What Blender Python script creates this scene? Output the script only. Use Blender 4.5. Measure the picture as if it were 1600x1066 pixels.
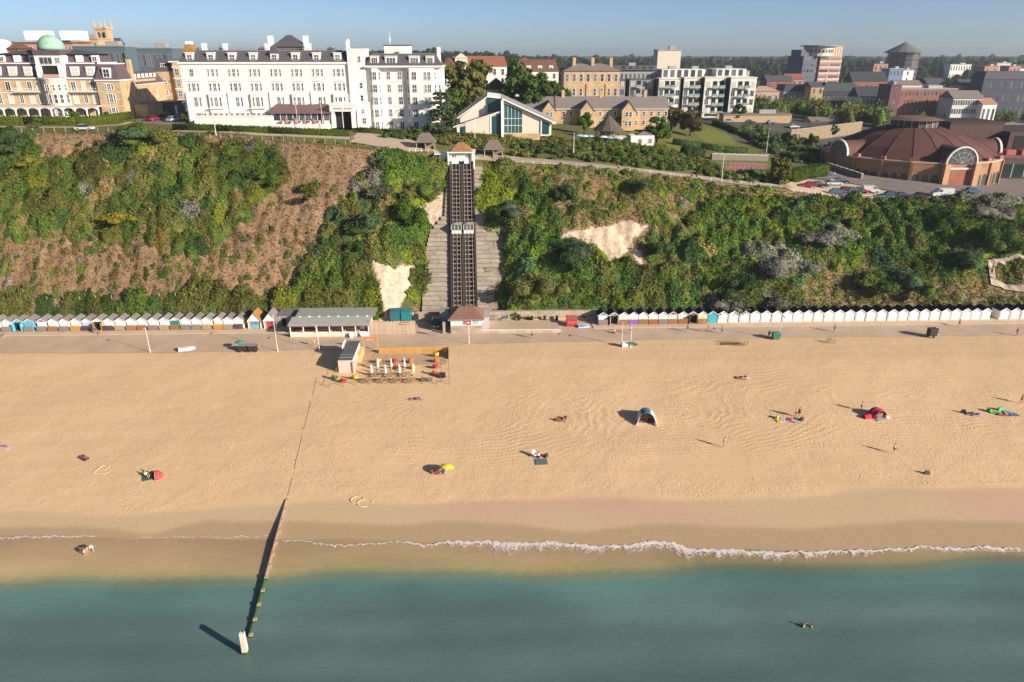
import bpy, bmesh, math, random
import numpy as np
from math import radians, sin, cos, pi, sqrt, atan2
from mathutils import Vector, Matrix

for o in list(bpy.data.objects):
    bpy.data.objects.remove(o)
scene = bpy.context.scene
COL = scene.collection
random.seed(7)
RNG = np.random.default_rng(11)

# ------------------------------------------------------------------ camera
FPX, CX, CY, HC = 1100.0, 800.0, 533.0, 58.5
PITCH, YAW = radians(22.38), radians(-1.85)
cam_data = bpy.data.cameras.new('camera')
cam = bpy.data.objects.new('camera', cam_data)
COL.objects.link(cam)
cam.location = (0, 0, HC)
cam.rotation_euler = (radians(90) - PITCH, 0, YAW)
cam_data.sensor_width = 36.0
cam_data.lens = 36.0 * FPX / 1600.0
cam_data.clip_start = 1.0
cam_data.clip_end = 20000.0
scene.camera = cam

# ------------------------------------------------------------------ light
SUN_EL = radians(21.0)
SUN_DIR = Vector((cos(radians(-33)) * cos(SUN_EL), sin(radians(-33)) * cos(SUN_EL), sin(SUN_EL)))  # towards the sun
world = bpy.data.worlds.new('World')
scene.world = world
world.use_nodes = True
wn = world.node_tree
wn.nodes.clear()
sky = wn.nodes.new('ShaderNodeTexSky')
sky.sky_type = 'NISHITA'
sky.sun_disc = False
sky.sun_elevation = SUN_EL
sky.sun_rotation = atan2(SUN_DIR.x, SUN_DIR.y)
sky.altitude = 0
sky.air_density = 0.45
sky.dust_density = 0.72
sky.ozone_density = 1.6
bg = wn.nodes.new('ShaderNodeBackground')
bg.inputs[1].default_value = 0.058
wo = wn.nodes.new('ShaderNodeOutputWorld')
wn.links.new(sky.outputs[0], bg.inputs[0])
wn.links.new(bg.outputs[0], wo.inputs[0])
sun_data = bpy.data.lights.new('sun', 'SUN')
sun_data.energy = 3.8
sun_data.angle = radians(0.6)
sun_data.color = (1.0, 0.875, 0.72)
sun = bpy.data.objects.new('sun', sun_data)
COL.objects.link(sun)
sun.rotation_euler = SUN_DIR.to_track_quat('Z', 'Y').to_euler()

scene.render.engine = 'CYCLES'
scene.view_settings.view_transform = 'Standard'
scene.view_settings.look = 'None'
scene.view_settings.exposure = 1.1
scene.view_settings.gamma = 1.0
scene.view_settings.use_curve_mapping = False
scene.cycles.use_denoising = True
scene.cycles.max_bounces = 6
scene.cycles.diffuse_bounces = 3
scene.cycles.glossy_bounces = 2
scene.cycles.transparent_max_bounces = 8
scene.cycles.transmission_bounces = 2
scene.cycles.volume_bounces = 0
scene.cycles.sample_clamp_indirect = 5.0

# ------------------------------------------------------------------ measuring the photograph
def ray(px, py):
    a = (px - CX) / FPX
    b = -(py - CY) / FPX
    dx, dy, dz = a, cos(PITCH) + b * sin(PITCH), -sin(PITCH) + b * cos(PITCH)
    c, s = cos(YAW), sin(YAW)
    return c * dx - s * dy, s * dx + c * dy, dz
def P(px, py, z):
    """point of height z seen at a place of the photograph"""
    d = ray(px, py)
    t = (z - HC) / d[2]
    return Vector((d[0] * t, d[1] * t, z))
def PY(px, py, y):
    """point at distance y inland seen at a place of the photograph"""
    d = ray(px, py)
    t = y / d[1]
    return Vector((d[0] * t, y, HC + d[2] * t))
def project(x, y, z):
    x, y, z = np.asarray(x, float), np.asarray(y, float), np.asarray(z, float) - HC
    c, s = cos(-YAW), sin(-YAW)
    X, Yv = c * x - s * y, s * x + c * y
    f = Yv * cos(PITCH) - z * sin(PITCH)
    u = Yv * sin(PITCH) + z * cos(PITCH)
    return CX + FPX * X / f, CY - FPX * u / f
# ------------------------------------------------------------------ materials
MATS = {}
def _new(name):
    m = bpy.data.materials.new(name)
    m.use_nodes = True
    nt = m.node_tree
    nt.nodes.clear()
    out = nt.nodes.new('ShaderNodeOutputMaterial')
    b = nt.nodes.new('ShaderNodeBsdfPrincipled')
    nt.links.new(b.outputs[0], out.inputs[0])
    return m, nt, b, out
def mat(name, c, rough=0.75, var=0.14, scale=1.2, bump=0.0, metal=0.0, spec=0.3, streak=False, rnd=0.0):
    """painted, plastered or built surface: colour with uneven wear"""
    if name in MATS:
        return MATS[name]
    m, nt, b, out = _new(name)
    N, L = nt.nodes.new, nt.links.new
    tc = N('ShaderNodeTexCoord')
    src = tc.outputs['Object']
    if streak:
        mp = N('ShaderNodeMapping')
        mp.inputs['Scale'].default_value = (1, 1, 0.15)
        L(src, mp.inputs[0])
        src = mp.outputs[0]
    nz = N('ShaderNodeTexNoise')
    nz.inputs['Scale'].default_value = scale
    nz.inputs['Detail'].default_value = 5
    nz.inputs['Roughness'].default_value = 0.65
    L(src, nz.inputs['Vector'])
    rp = N('ShaderNodeMapRange')
    rp.inputs[1].default_value = 0.25
    rp.inputs[2].default_value = 0.75
    rp.inputs[3].default_value = 1 - var
    rp.inputs[4].default_value = 1 + var
    L(nz.outputs[0], rp.inputs[0])
    val = rp.outputs[0]
    if rnd:
        oi = N('ShaderNodeObjectInfo')
        r2 = N('ShaderNodeMapRange')
        r2.inputs[3].default_value = 1 - rnd
        r2.inputs[4].default_value = 1 + rnd
        L(oi.outputs['Random'], r2.inputs[0])
        mu = N('ShaderNodeMath')
        mu.operation = 'MULTIPLY'
        L(val, mu.inputs[0]); L(r2.outputs[0], mu.inputs[1])
        val = mu.outputs[0]
    vm = N('ShaderNodeVectorMath')
    vm.operation = 'SCALE'
    vm.inputs[0].default_value = c
    L(val, vm.inputs['Scale'])
    L(vm.outputs[0], b.inputs['Base Color'])
    b.inputs['Roughness'].default_value = rough
    b.inputs['Metallic'].default_value = metal
    b.inputs['Specular IOR Level'].default_value = spec
    if bump:
        bp = N('ShaderNodeBump')
        bp.inputs['Strength'].default_value = bump
        bp.inputs['Distance'].default_value = 0.1
        n2 = N('ShaderNodeTexNoise')
        n2.inputs['Scale'].default_value = scale * 6
        n2.inputs['Detail'].default_value = 4
        L(src, n2.inputs['Vector'])
        L(n2.outputs[0], bp.inputs['Height'])
        L(bp.outputs[0], b.inputs['Normal'])
    MATS[name] = m
    return m
def brickmat(name, c1, c2, mortar, scale=1.0, bw=0.9, rh=0.3):
    """masonry too far off to tell the single bricks apart"""
    if name in MATS:
        return MATS[name]
    m, nt, b, out = _new(name)
    N, L = nt.nodes.new, nt.links.new
    tc = N('ShaderNodeTexCoord')
    sep = N('ShaderNodeSeparateXYZ'); L(tc.outputs['Object'], sep.inputs[0])
    ad = N('ShaderNodeMath'); ad.operation = 'ADD'
    L(sep.outputs[0], ad.inputs[0]); L(sep.outputs[1], ad.inputs[1])
    cb = N('ShaderNodeCombineXYZ'); L(ad.outputs[0], cb.inputs[0]); L(sep.outputs[2], cb.inputs[1])
    br = N('ShaderNodeTexBrick')
    br.inputs['Color1'].default_value = (*c1, 1); br.inputs['Color2'].default_value = (*c2, 1)
    br.inputs['Mortar'].default_value = (*mortar, 1)
    br.inputs['Scale'].default_value = scale
    br.inputs['Brick Width'].default_value = bw; br.inputs['Row Height'].default_value = rh
    br.inputs['Mortar Size'].default_value = 0.015
    L(cb.outputs[0], br.inputs['Vector'])
    nz = N('ShaderNodeTexNoise'); nz.inputs['Scale'].default_value = 0.5; nz.inputs['Detail'].default_value = 6
    L(tc.outputs['Object'], nz.inputs['Vector'])
    rp = N('ShaderNodeMapRange'); rp.inputs[1].default_value = .3; rp.inputs[2].default_value = .7; rp.inputs[3].default_value = .78; rp.inputs[4].default_value = 1.2
    L(nz.outputs[0], rp.inputs[0])
    vm = N('ShaderNodeVectorMath'); vm.operation = 'SCALE'
    L(br.outputs[0], vm.inputs[0]); L(rp.outputs[0], vm.inputs['Scale'])
    L(vm.outputs[0], b.inputs['Base Color'])
    b.inputs['Roughness'].default_value = 0.85
    b.inputs['Specular IOR Level'].default_value = 0.2
    MATS[name] = m
    return m
def leafmat(name, tint=(1, 1, 1), rnd=0.2):
    """leaves: colour held by each leaf clump, some light coming through"""
    if name in MATS:
        return MATS[name]
    m, nt, b, out = _new(name)
    N, L = nt.nodes.new, nt.links.new
    at = N('ShaderNodeAttribute'); at.attribute_name = 'leaf_colour'
    oi = N('ShaderNodeObjectInfo')
    r2 = N('ShaderNodeMapRange'); r2.inputs[3].default_value = 1 - rnd; r2.inputs[4].default_value = 1 + rnd
    L(oi.outputs['Random'], r2.inputs[0])
    vm = N('ShaderNodeVectorMath'); vm.operation = 'MULTIPLY'; vm.inputs[1].default_value = tint
    L(at.outputs['Color'], vm.inputs[0])
    vs = N('ShaderNodeVectorMath'); vs.operation = 'SCALE'
    L(vm.outputs[0], vs.inputs[0]); L(r2.outputs[0], vs.inputs['Scale'])
    df = N('ShaderNodeBsdfDiffuse'); tr = N('ShaderNodeBsdfTranslucent')
    L(vs.outputs[0], df.inputs[0]); L(vs.outputs[0], tr.inputs[0])
    mx = N('ShaderNodeMixShader'); mx.inputs[0].default_value = 0.22
    L(df.outputs[0], mx.inputs[1]); L(tr.outputs[0], mx.inputs[2])
    L(mx.outputs[0], out.inputs[0])
    nt.nodes.remove(b)
    MATS[name] = m
    return m
def glassmat(name, c, rough=0.08, rnd=0.5):
    if name in MATS:
        return MATS[name]
    m, nt, b, out = _new(name)
    N, L = nt.nodes.new, nt.links.new
    oi = N('ShaderNodeObjectInfo')
    r2 = N('ShaderNodeMapRange'); r2.inputs[3].default_value = 1 - rnd; r2.inputs[4].default_value = 1 + rnd
    L(oi.outputs['Random'], r2.inputs[0])
    vs = N('ShaderNodeVectorMath'); vs.operation = 'SCALE'; vs.inputs[0].default_value = c
    L(r2.outputs[0], vs.inputs['Scale']); L(vs.outputs[0], b.inputs['Base Color'])
    b.inputs['Roughness'].default_value = rough
    b.inputs['Specular IOR Level'].default_value = 0.6
    MATS[name] = m
    return m

WHITE = mat('white_render', (0.74, 0.72, 0.68), var=0.07, scale=0.35, streak=True)
WPAINT = mat('white_paint', (0.78, 0.77, 0.75), rough=0.55, var=0.06, rnd=0.05)
GLASS = glassmat('window_glass', (0.08, 0.09, 0.11), rnd=.8)
TEAL_GLASS = glassmat('teal_glass', (0.025, 0.085, 0.09), rnd=0.2)
SLATE = mat('slate_roof', (0.085, 0.08, 0.095), var=0.25, scale=1.5, bump=0.3)
BUFF = brickmat('buff_brick', (0.54, 0.375, 0.205), (0.47, 0.32, 0.18), (0.45, 0.37, 0.27))
REDBRICK = brickmat('red_brick', (0.32, 0.12, 0.075), (0.26, 0.10, 0.065), (0.3, 0.2, 0.15))
REDTILE = mat('red_tile', (0.27, 0.10, 0.06), var=0.25, scale=2, bump=0.3)
GREYTILE = mat('grey_tile', (0.20, 0.175, 0.165), var=0.2, scale=2, bump=0.3)
CONCRETE = mat('concrete', (0.36, 0.33, 0.29), var=0.2, scale=0.8, bump=0.2)
STONE = brickmat('stone_wall', (0.42, 0.34, 0.25), (0.34, 0.28, 0.21), (0.3, 0.25, 0.2), scale=0.8, bw=1.1, rh=0.5)
ASPHALT = mat('asphalt', (0.20, 0.165, 0.155), rough=0.9, var=0.22, scale=0.25)
DARK = mat('dark_metal', (0.03, 0.03, 0.035), rough=0.6)
STEEL = mat('grey_steel', (0.35, 0.35, 0.36), rough=0.45, metal=0.3)
TIMBER = mat('weathered_timber', (0.22, 0.15, 0.10), var=0.3, scale=3)
BARK = mat('bark', (0.10, 0.07, 0.05), var=0.3, scale=4)
BLACKHOLE = mat('interior_shade', (0.02, 0.02, 0.022), rough=0.9)  # near-black colour standing in for shade inside openings and voids

# ------------------------------------------------------------------ mesh building
class MB:
    def __init__(s):
        s.v, s.f, s.m = [], [], []
    def face(s, pts, m=0):
        n = len(s.v)
        s.v.extend([tuple(p) for p in pts])
        s.f.append(tuple(range(n, n + len(pts))))
        s.m.append(m)
        return s
    def _add(s, vs, fs, m=0):
        n = len(s.v)
        s.v.extend([tuple(p) for p in vs])
        for f in fs:
            s.f.append(tuple(n + i for i in f)); s.m.append(m)
        return s
    def box(s, x0, x1, y0, y1, z0, z1, m=0):
        vs = [(x0, y0, z0), (x1, y0, z0), (x1, y1, z0), (x0, y1, z0), (x0, y0, z1), (x1, y0, z1), (x1, y1, z1), (x0, y1, z1)]
        return s._add(vs, [(0, 3, 2, 1), (4, 5, 6, 7), (0, 1, 5, 4), (1, 2, 6, 5), (2, 3, 7, 6), (3, 0, 4, 7)], m)
    def prism(s, pts, z0, z1, m=0, top=None):
        """plan outline (counter-clockwise) raised from z0 to z1; top: outline at z1"""
        n = len(pts)
        top = top or pts
        vs = [(p[0], p[1], z0) for p in pts] + [(p[0], p[1], z1) for p in top]
        fs = [tuple(range(n))[::-1], tuple(range(n, 2 * n))] + [(i, (i + 1) % n, n + (i + 1) % n, n + i) for i in range(n)]
        return s._add(vs, fs, m)
    def front(s, pts, y0, y1, m=0):
        """outline in x,z (counter-clockwise seen from the front) pushed back from y0 to y1"""
        n = len(pts)
        vs = [(p[0], y0, p[1]) for p in pts] + [(p[0], y1, p[1]) for p in pts]
        fs = [tuple(range(n)), tuple(range(n, 2 * n))[::-1]] + [(i, n + i, n + (i + 1) % n, (i + 1) % n) for i in range(n)]
        return s._add(vs, fs, m)
    def side(s, pts, x0, x1, m=0):
        """outline in y,z pushed from x0 to x1"""
        n = len(pts)
        vs = [(x0, p[0], p[1]) for p in pts] + [(x1, p[0], p[1]) for p in pts]
        fs = [tuple(range(n))[::-1], tuple(range(n, 2 * n))] + [(i, (i + 1) % n, n + (i + 1) % n, n + i) for i in range(n)]
        return s._add(vs, fs, m)
    def cyl(s, x, y, z0, z1, r0, r1=None, n=10, m=0, cap=True):
        r1 = r0 if r1 is None else r1
        vs = [(x + r * cos(2 * pi * i / n), y + r * sin(2 * pi * i / n), z) for z, r in ((z0, r0), (z1, r1)) for i in range(n)]
        fs = [(i, (i + 1) % n, n + (i + 1) % n, n + i) for i in range(n)]
        if cap:
            fs += [tuple(range(n))[::-1], tuple(range(n, 2 * n))]
        return s._add(vs, fs, m)
    def tube(s, pts, rs, n=8, m=0):
        """round bar through points"""
        pts = [Vector(p) for p in pts]
        if not hasattr(rs, '__len__'):
            rs = [rs] * len(pts)
        vs, fs = [], []
        for i, p in enumerate(pts):
            d = (pts[min(i + 1, len(pts) - 1)] - pts[max(i - 1, 0)]).normalized()
            a = d.orthogonal().normalized() if abs(d.z) > .9 else d.cross(Vector((0, 0, 1))).normalized()
            b = d.cross(a)
            vs += [p + (a * cos(2 * pi * k / n) + b * sin(2 * pi * k / n)) * rs[i] for k in range(n)]
        for i in range(len(pts) - 1):
            fs += [(i * n + k, i * n + (k + 1) % n, (i + 1) * n + (k + 1) % n, (i + 1) * n + k) for k in range(n)]
        fs += [tuple(range(n))[::-1], tuple(range((len(pts) - 1) * n, len(pts) * n))]
        return s._add(vs, fs, m)
    def beam(s, p, q, w, h=None, m=0):
        """squared bar from p to q"""
        p, q = Vector(p), Vector(q)
        h = h or w
        d = (q - p).normalized()
        a = d.cross(Vector((0, 0, 1)))
        a = Vector((1, 0, 0)) if a.length < 1e-4 else a.normalized()
        b = a.cross(d)
        vs = [e + a * (i * w / 2) + b * (j * h / 2) for e in (p, q) for i, j in ((-1, -1), (1, -1), (1, 1), (-1, 1))]
        return s._add(vs, [(3, 2, 1, 0), (4, 5, 6, 7), (0, 1, 5, 4), (1, 2, 6, 5), (2, 3, 7, 6), (3, 0, 4, 7)], m)
    def hip(s, x0, x1, y0, y1, z0, z1, inset=None, m=0):
        """hipped roof, ridge along the longer side"""
        if x1 - x0 >= y1 - y0:
            k = (y1 - y0) / 2 if inset is None else inset
            k = min(k, (x1 - x0) / 2 - 0.02)
            r = [(x0 + k, (y0 + y1) / 2, z1), (x1 - k, (y0 + y1) / 2, z1)]
            vs = [(x0, y0, z0), (x1, y0, z0), (x1, y1, z0), (x0, y1, z0)] + r
            return s._add(vs, [(0, 1, 5, 4), (1, 2, 5), (2, 3, 4, 5), (3, 0, 4), (0, 3, 2, 1)], m)
        k = (x1 - x0) / 2 if inset is None else inset
        k = min(k, (y1 - y0) / 2 - 0.02)
        r = [((x0 + x1) / 2, y0 + k, z1), ((x0 + x1) / 2, y1 - k, z1)]
        vs = [(x0, y0, z0), (x1, y0, z0), (x1, y1, z0), (x0, y1, z0)] + r
        return s._add(vs, [(0, 1, 4), (1, 2, 5, 4), (2, 3, 5), (3, 0, 4, 5), (0, 3, 2, 1)], m)
    def mansard(s, x0, x1, y0, y1, z0, z1, k, m=0, m2=None):
        s.prism([(x0, y0), (x1, y0), (x1, y1), (x0, y1)], z0, z1, m, [(x0 + k, y0 + k), (x1 - k, y0 + k), (x1 - k, y1 - k), (x0 + k, y1 - k)])
        if m2 is not None:
            s.m[-5] = m2
        return s
    def gable(s, x0, x1, y0, y1, z0, z1, axis='x', m=0):
        """ridge along axis"""
        if axis == 'x':
            return s.side([(y0, z0), (y1, z0), ((y0 + y1) / 2, z1)], x0, x1, m)
        return s.front([(x0, z0), (x1, z0), ((x0 + x1) / 2, z1)], y0, y1, m)
    def dome(s, x, y, z, r, h, n=20, k=6, m=0):
        vs, fs = [], []
        for j in range(k):
            a = j / k * pi / 2
            vs += [(x + r * cos(a) * cos(2 * pi * i / n), y + r * cos(a) * sin(2 * pi * i / n), z + h * sin(a)) for i in range(n)]
        vs.append((x, y, z + h))
        for j in range(k - 1):
            fs += [(j * n + i, j * n + (i + 1) % n, (j + 1) * n + (i + 1) % n, (j + 1) * n + i) for i in range(n)]
        fs += [((k - 1) * n + i, (k - 1) * n + (i + 1) % n, k * n) for i in range(n)]
        fs.append(tuple(range(n))[::-1])
        return s._add(vs, fs, m)
    def mesh(s, name, mats, smooth=False):
        me = bpy.data.meshes.new(name)
        me.from_pydata(s.v, [], s.f)
        for mm in (mats if isinstance(mats, (list, tuple)) else [mats]):
            me.materials.append(mm)
        if any(s.m):
            me.polygons.foreach_set('material_index', s.m)
        if smooth:
            me.polygons.foreach_set('use_smooth', [True] * len(s.f))
        me.update()
        return me
    def build(s, name, mats, parent=None, loc=None, rz=0.0, smooth=False):
        return link(name, s.mesh(name, mats, smooth), parent, loc, rz)
def link(name, me, parent=None, loc=None, rz=0.0):
    o = bpy.data.objects.new(name, me)
    COL.objects.link(o)
    o.parent = parent
    if loc is not None:
        o.location = loc
    if rz:
        o.rotation_euler.z = rz
    return o
def tag(o, label=None, cat=None, group=None, kind=None):
    if label: o['label'] = label
    if cat: o['category'] = cat
    if group: o['group'] = group
    if kind: o['kind'] = kind
    return o
def thing(name, label, cat, loc=(0, 0, 0), rz=0.0, group=None):
    o = bpy.data.objects.new(name, None)
    COL.objects.link(o)
    o.empty_display_size = 0.5
    o.location = loc
    o.rotation_euler.z = rz
    return tag(o, label, cat, group)
def struct(name, me):
    return tag(link(name, me), kind='structure')
def copy_tree(o, loc, rz=None, label=None, parent=None, scale=None):
    c = o.copy()
    COL.objects.link(c)
    c.parent = parent
    if loc is not None: c.location = loc
    if rz is not None: c.rotation_euler.z = rz
    if scale is not None: c.scale = (scale,) * 3 if not hasattr(scale, '__len__') else scale
    if label: c['label'] = label
    for ch in list(o.children):
        copy_tree(ch, None, parent=c)
    return c
ORD = 'first second third fourth fifth sixth seventh eighth ninth tenth eleventh twelfth thirteenth fourteenth fifteenth sixteenth seventeenth eighteenth nineteenth twentieth'.split()
ORD += ['twenty-' + w for w in ORD[:9]] + ['thirtieth'] + ['thirty-' + w for w in ORD[:9]] + ['fortieth']

# windows: one frame mesh and one pane mesh for each size, shared
_WIN = {}
def window(parent, x, z, w, h, y=0.0, rz=0.0, frame=None, glass=None, bars=(1, 1), t=0.12, name='window', proud=0.08, sill=True):
    """window centred on x with its sill at z, on the plane y of the parent, facing -y turned by rz"""
    frame = frame or WPAINT; glass = glass or GLASS
    k = (round(w, 2), round(h, 2), frame.name, glass.name, bars, t, proud, sill)
    if k not in _WIN:
        a = MB()
        a.box(-w/2 - t, -w/2, -proud, .02, 0, h); a.box(w/2, w/2 + t, -proud, .02, 0, h)
        a.box(-w/2 - t, w/2 + t, -proud - .01, .02, h, h + t)
        if sill: a.box(-w/2 - t - .05, w/2 + t + .05, -proud - .08, .02, -t, 0)
        for i in range(bars[0]):
            xx = -w/2 + w * (i + 1) / (bars[0] + 1)
            a.box(xx - .04, xx + .04, -proud + .03, .0, 0, h)
        for i in range(bars[1]):
            zz = h * (i + 1) / (bars[1] + 1)
            a.box(-w/2, w/2, -proud + .035, .0, zz - .04, zz + .04)
        b = MB().box(-w/2, w/2, -.025, .02, 0, h)
        _WIN[k] = (a.mesh('window', frame), b.mesh('pane', glass))
    fm, gm = _WIN[k]
    o = link(name, fm, parent, (x, y, z), rz)
    link('pane', gm, o)
    return o
# ------------------------------------------------------------------ terrain heights
ZEX = [-400, -117, -86, -67, -32, -19, -11, -1, 22, 38, 54, 71, 88, 113, 139, 300]
ZEV = [40, 39.9, 40.3, 39.7, 36.5, 34.8, 32.2, 32.6, 31.7, 30.7, 28.2, 26.2, 24.4, 23.1, 22.0, 20]
GX = np.array([-6000, -120, -60, -10, 30, 60, 90, 120, 160, 250, 500, 6000], float)
GY = np.array([186, 200, 220, 260, 296, 340, 500, 800, 1300, 3000, 9000], float)
GZ = np.array([
    [41, 40.2, 39.6, 35.0, 32.5, 29, 24.8, 23.3, 21.5, 18, 15, 15],
    [41, 40.5, 40, 37.5, 35, 29.5, 25, 23.5, 21, 18, 15, 15],
    [41, 40.5, 40.2, 38, 35, 30.5, 26, 23.5, 21, 18, 15, 15],
    [42, 41, 40.5, 38, 36, 33, 28, 24, 21, 18, 15, 15],
    [42, 41, 40.5, 38.3, 36.5, 34, 31.8, 31, 30.5, 22, 15, 15],
    [42, 41, 40.5, 38.5, 37, 34.5, 32, 30.5, 29.5, 22, 14, 14],
    [42, 41, 40.5, 39, 37, 33, 29, 26, 23, 18, 13, 14],
    [42, 41, 40, 38, 35, 30, 27, 24, 21, 17, 15, 16],
    [45, 45, 44, 43, 41, 38, 36, 35, 34, 32, 30, 31],
    [28] * 12,
    [0] * 12], float)
SHX = [-300, -64, -29, 2, 35, 67, 300]
SHY = [78.5, 77.2, 75.7, 73.8, 71.3, 70.3, 70]
def wob(x, y, k=1.0, seed=0.0):
    """smooth uneven field in -1..1"""
    return (np.sin(x * .31 * k + 1.3 * np.sin(y * .23 * k + seed) + seed * 2.1) + np.sin(y * .37 * k + 1.7 * np.sin(x * .19 * k + seed * 1.7)) + np.sin((x + y) * .73 * k + seed * 3) * .5) / 2.5
def ground_z(x, y):
    x = np.asarray(x, float); y = np.asarray(y, float)
    x, y = np.broadcast_arrays(x, y)
    sh = np.interp(x, SHX, SHY)
    d = y - sh
    zb = np.interp(d, [-400, -60, -22, -5, 0, 8, 20, 52, 60], [-12, -5, -2.2, -.32, 0, .62, 1.5, 3.42, 3.44])
    ze = np.interp(x, ZEX, ZEV)
    s = np.clip((y - 146) / 32, 0, 1)
    prof_a = np.interp(s, [0, .07, .3, .55, .8, .92, 1], [0, .10, .36, .60, .83, .94, 1])
    lin = np.clip((np.abs(x + 6.5) - 9) / 8, 0, 1)
    zc = 3.46 + (ze - 3.46) * prof_a
    ztr = np.clip(3.2 + (y - 148.6) * 28.2 / 28.6, 3.46, None)
    ztr = ztr + (ze - 3.2 - 28.99) * np.clip((y - 172) / 6, 0, 1)
    zc = zc * lin + ztr * (1 - lin)
    rough = wob(x, y, 1.0, .4) * .7 + wob(x, y, 2.7, 1.9) * .28
    rough = rough + np.sin(x * 2.3 + 1.5 * np.sin(y * .6)) * .16 + np.sin(x * 1.1 + y * .4) * .2
    zc = zc + rough * lin * np.sin(np.clip(s, 0, 1) * pi) ** .6
    ix = np.clip(np.searchsorted(GX, x) - 1, 0, len(GX) - 2)
    yy = np.maximum(y, 186)
    iy = np.clip(np.searchsorted(GY, yy) - 1, 0, len(GY) - 2)
    fx = np.clip((x - GX[ix]) / (GX[ix + 1] - GX[ix]), 0, 1)
    fy = np.clip((yy - GY[iy]) / (GY[iy + 1] - GY[iy]), 0, 1)
    zg = (GZ[iy, ix] * (1 - fx) + GZ[iy, ix + 1] * fx) * (1 - fy) + (GZ[iy + 1, ix] * (1 - fx) + GZ[iy + 1, ix + 1] * fx) * fy
    te = np.clip((y - 178) / 8, 0, 1)
    zg = ze * (1 - te) + zg * te
    z = np.where(y < 132, zb, np.where(y < 146, 3.45, np.where(y < 178, zc, zg)))
    return z
def gz(x, y):
    return float(ground_z(x, y))
def G(px, py, dz=0.0):
    """place on the terrain seen at a spot of the photograph"""
    d = ray(px, py)
    t = np.concatenate([np.arange(55, 400, .5), np.arange(400, 3000, 5)])
    x, y, z = d[0] * t, d[1] * t, HC + d[2] * t
    below = np.nonzero(z <= ground_z(x, y))[0]
    i = below[0] if len(below) else len(t) - 1
    lo, hi = t[max(i - 1, 0)], t[i]
    for _ in range(18):
        m = (lo + hi) / 2
        if HC + d[2] * m <= gz(d[0] * m, d[1] * m): hi = m
        else: lo = m
    return Vector((d[0] * hi, d[1] * hi, gz(d[0] * hi, d[1] * hi) + dz))
def B(px, py, dz=0.0):
    """place on the beach or promenade"""
    return G(px, py, dz)

def inpoly(px, py, poly):
    px = np.asarray(px); py = np.asarray(py)
    r = np.zeros(px.shape, bool)
    j = len(poly) - 1
    for i in range(len(poly)):
        xi, yi = poly[i]; xj, yj = poly[j]
        c = ((yi > py) != (yj > py)) & (px < (xj - xi) * (py - yi) / ((yj - yi) or 1e-9) + xi)
        r ^= c
        j = i
    return r
# outlines measured in the photograph
SCARS = [[(582, 405), (600, 412), (620, 416), (651, 414), (646, 440), (636, 462), (630, 480), (622, 494), (604, 494), (592, 460), (588, 430)],
         [(877, 371), (892, 362), (925, 358), (955, 352), (985, 342), (1000, 352), (1012, 350), (1004, 368), (985, 381), (975, 400), (962, 420), (945, 410), (930, 390), (905, 376)],
         [(990, 380), (1000, 395), (1005, 418), (995, 412), (988, 395)],
         [(600, 488), (640, 488), (690, 496), (690, 500), (600, 500)], [(758, 354), (798, 354), (790, 361), (760, 361)],
         [(655, 320), (700, 300), (702, 345), (668, 352)]]
SLABS = [[(668, 352), (702, 335), (708, 490), (660, 490), (664, 420)], [(741, 262), (757, 262), (752, 330), (758, 362), (800, 372), (800, 400), (790, 425), (770, 470), (790, 488), (745, 490)]]
DENSE = [[(-200, 330), (-200, 195), (40, 205), (62, 250), (110, 250), (180, 240), (245, 215), (330, 232), (425, 228), (442, 280), (395, 318), (355, 372), (300, 392), (240, 378), (150, 368), (90, 368), (30, 372), (-200, 372)],
         [(-200, 472), (180, 480), (290, 468), (430, 465), (430, 500), (-200, 500)],
         [(590, 238), (700, 240), (702, 300), (655, 322), (660, 352), (664, 420), (640, 490), (625, 492), (652, 414), (600, 410), (582, 405), (590, 490), (430, 492), (440, 470), (520, 345), (560, 290)],
         [(757, 262), (800, 262), (830, 300), (870, 330), (880, 370), (930, 395), (960, 425), (1000, 420), (1060, 440), (1120, 400), (1200, 470), (1250, 480), (1250, 494), (770, 494), (800, 420), (800, 372), (757, 362), (752, 330)],
         [(1060, 350), (1130, 320), (1250, 310), (1400, 318), (1600, 330), (1800, 330), (1800, 470), (1500, 440), (1440, 430), (1300, 400), (1240, 440), (1100, 450), (1060, 400)]]
GREY = [[(1165, 395), (1215, 385), (1270, 425), (1240, 440), (1190, 420)], [(1275, 345), (1330, 360), (1350, 395), (1310, 385)], [(1090, 470), (1240, 455), (1255, 490), (1090, 490)], [(575, 255), (610, 250), (600, 300), (560, 320)], [(1500, 312), (1590, 320), (1590, 345), (1530, 335)]]
RUST = [[(1240, 440), (1420, 440), (1450, 485), (1250, 485)], [(1470, 430), (1545, 430), (1550, 480), (1480, 480)]]

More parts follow.
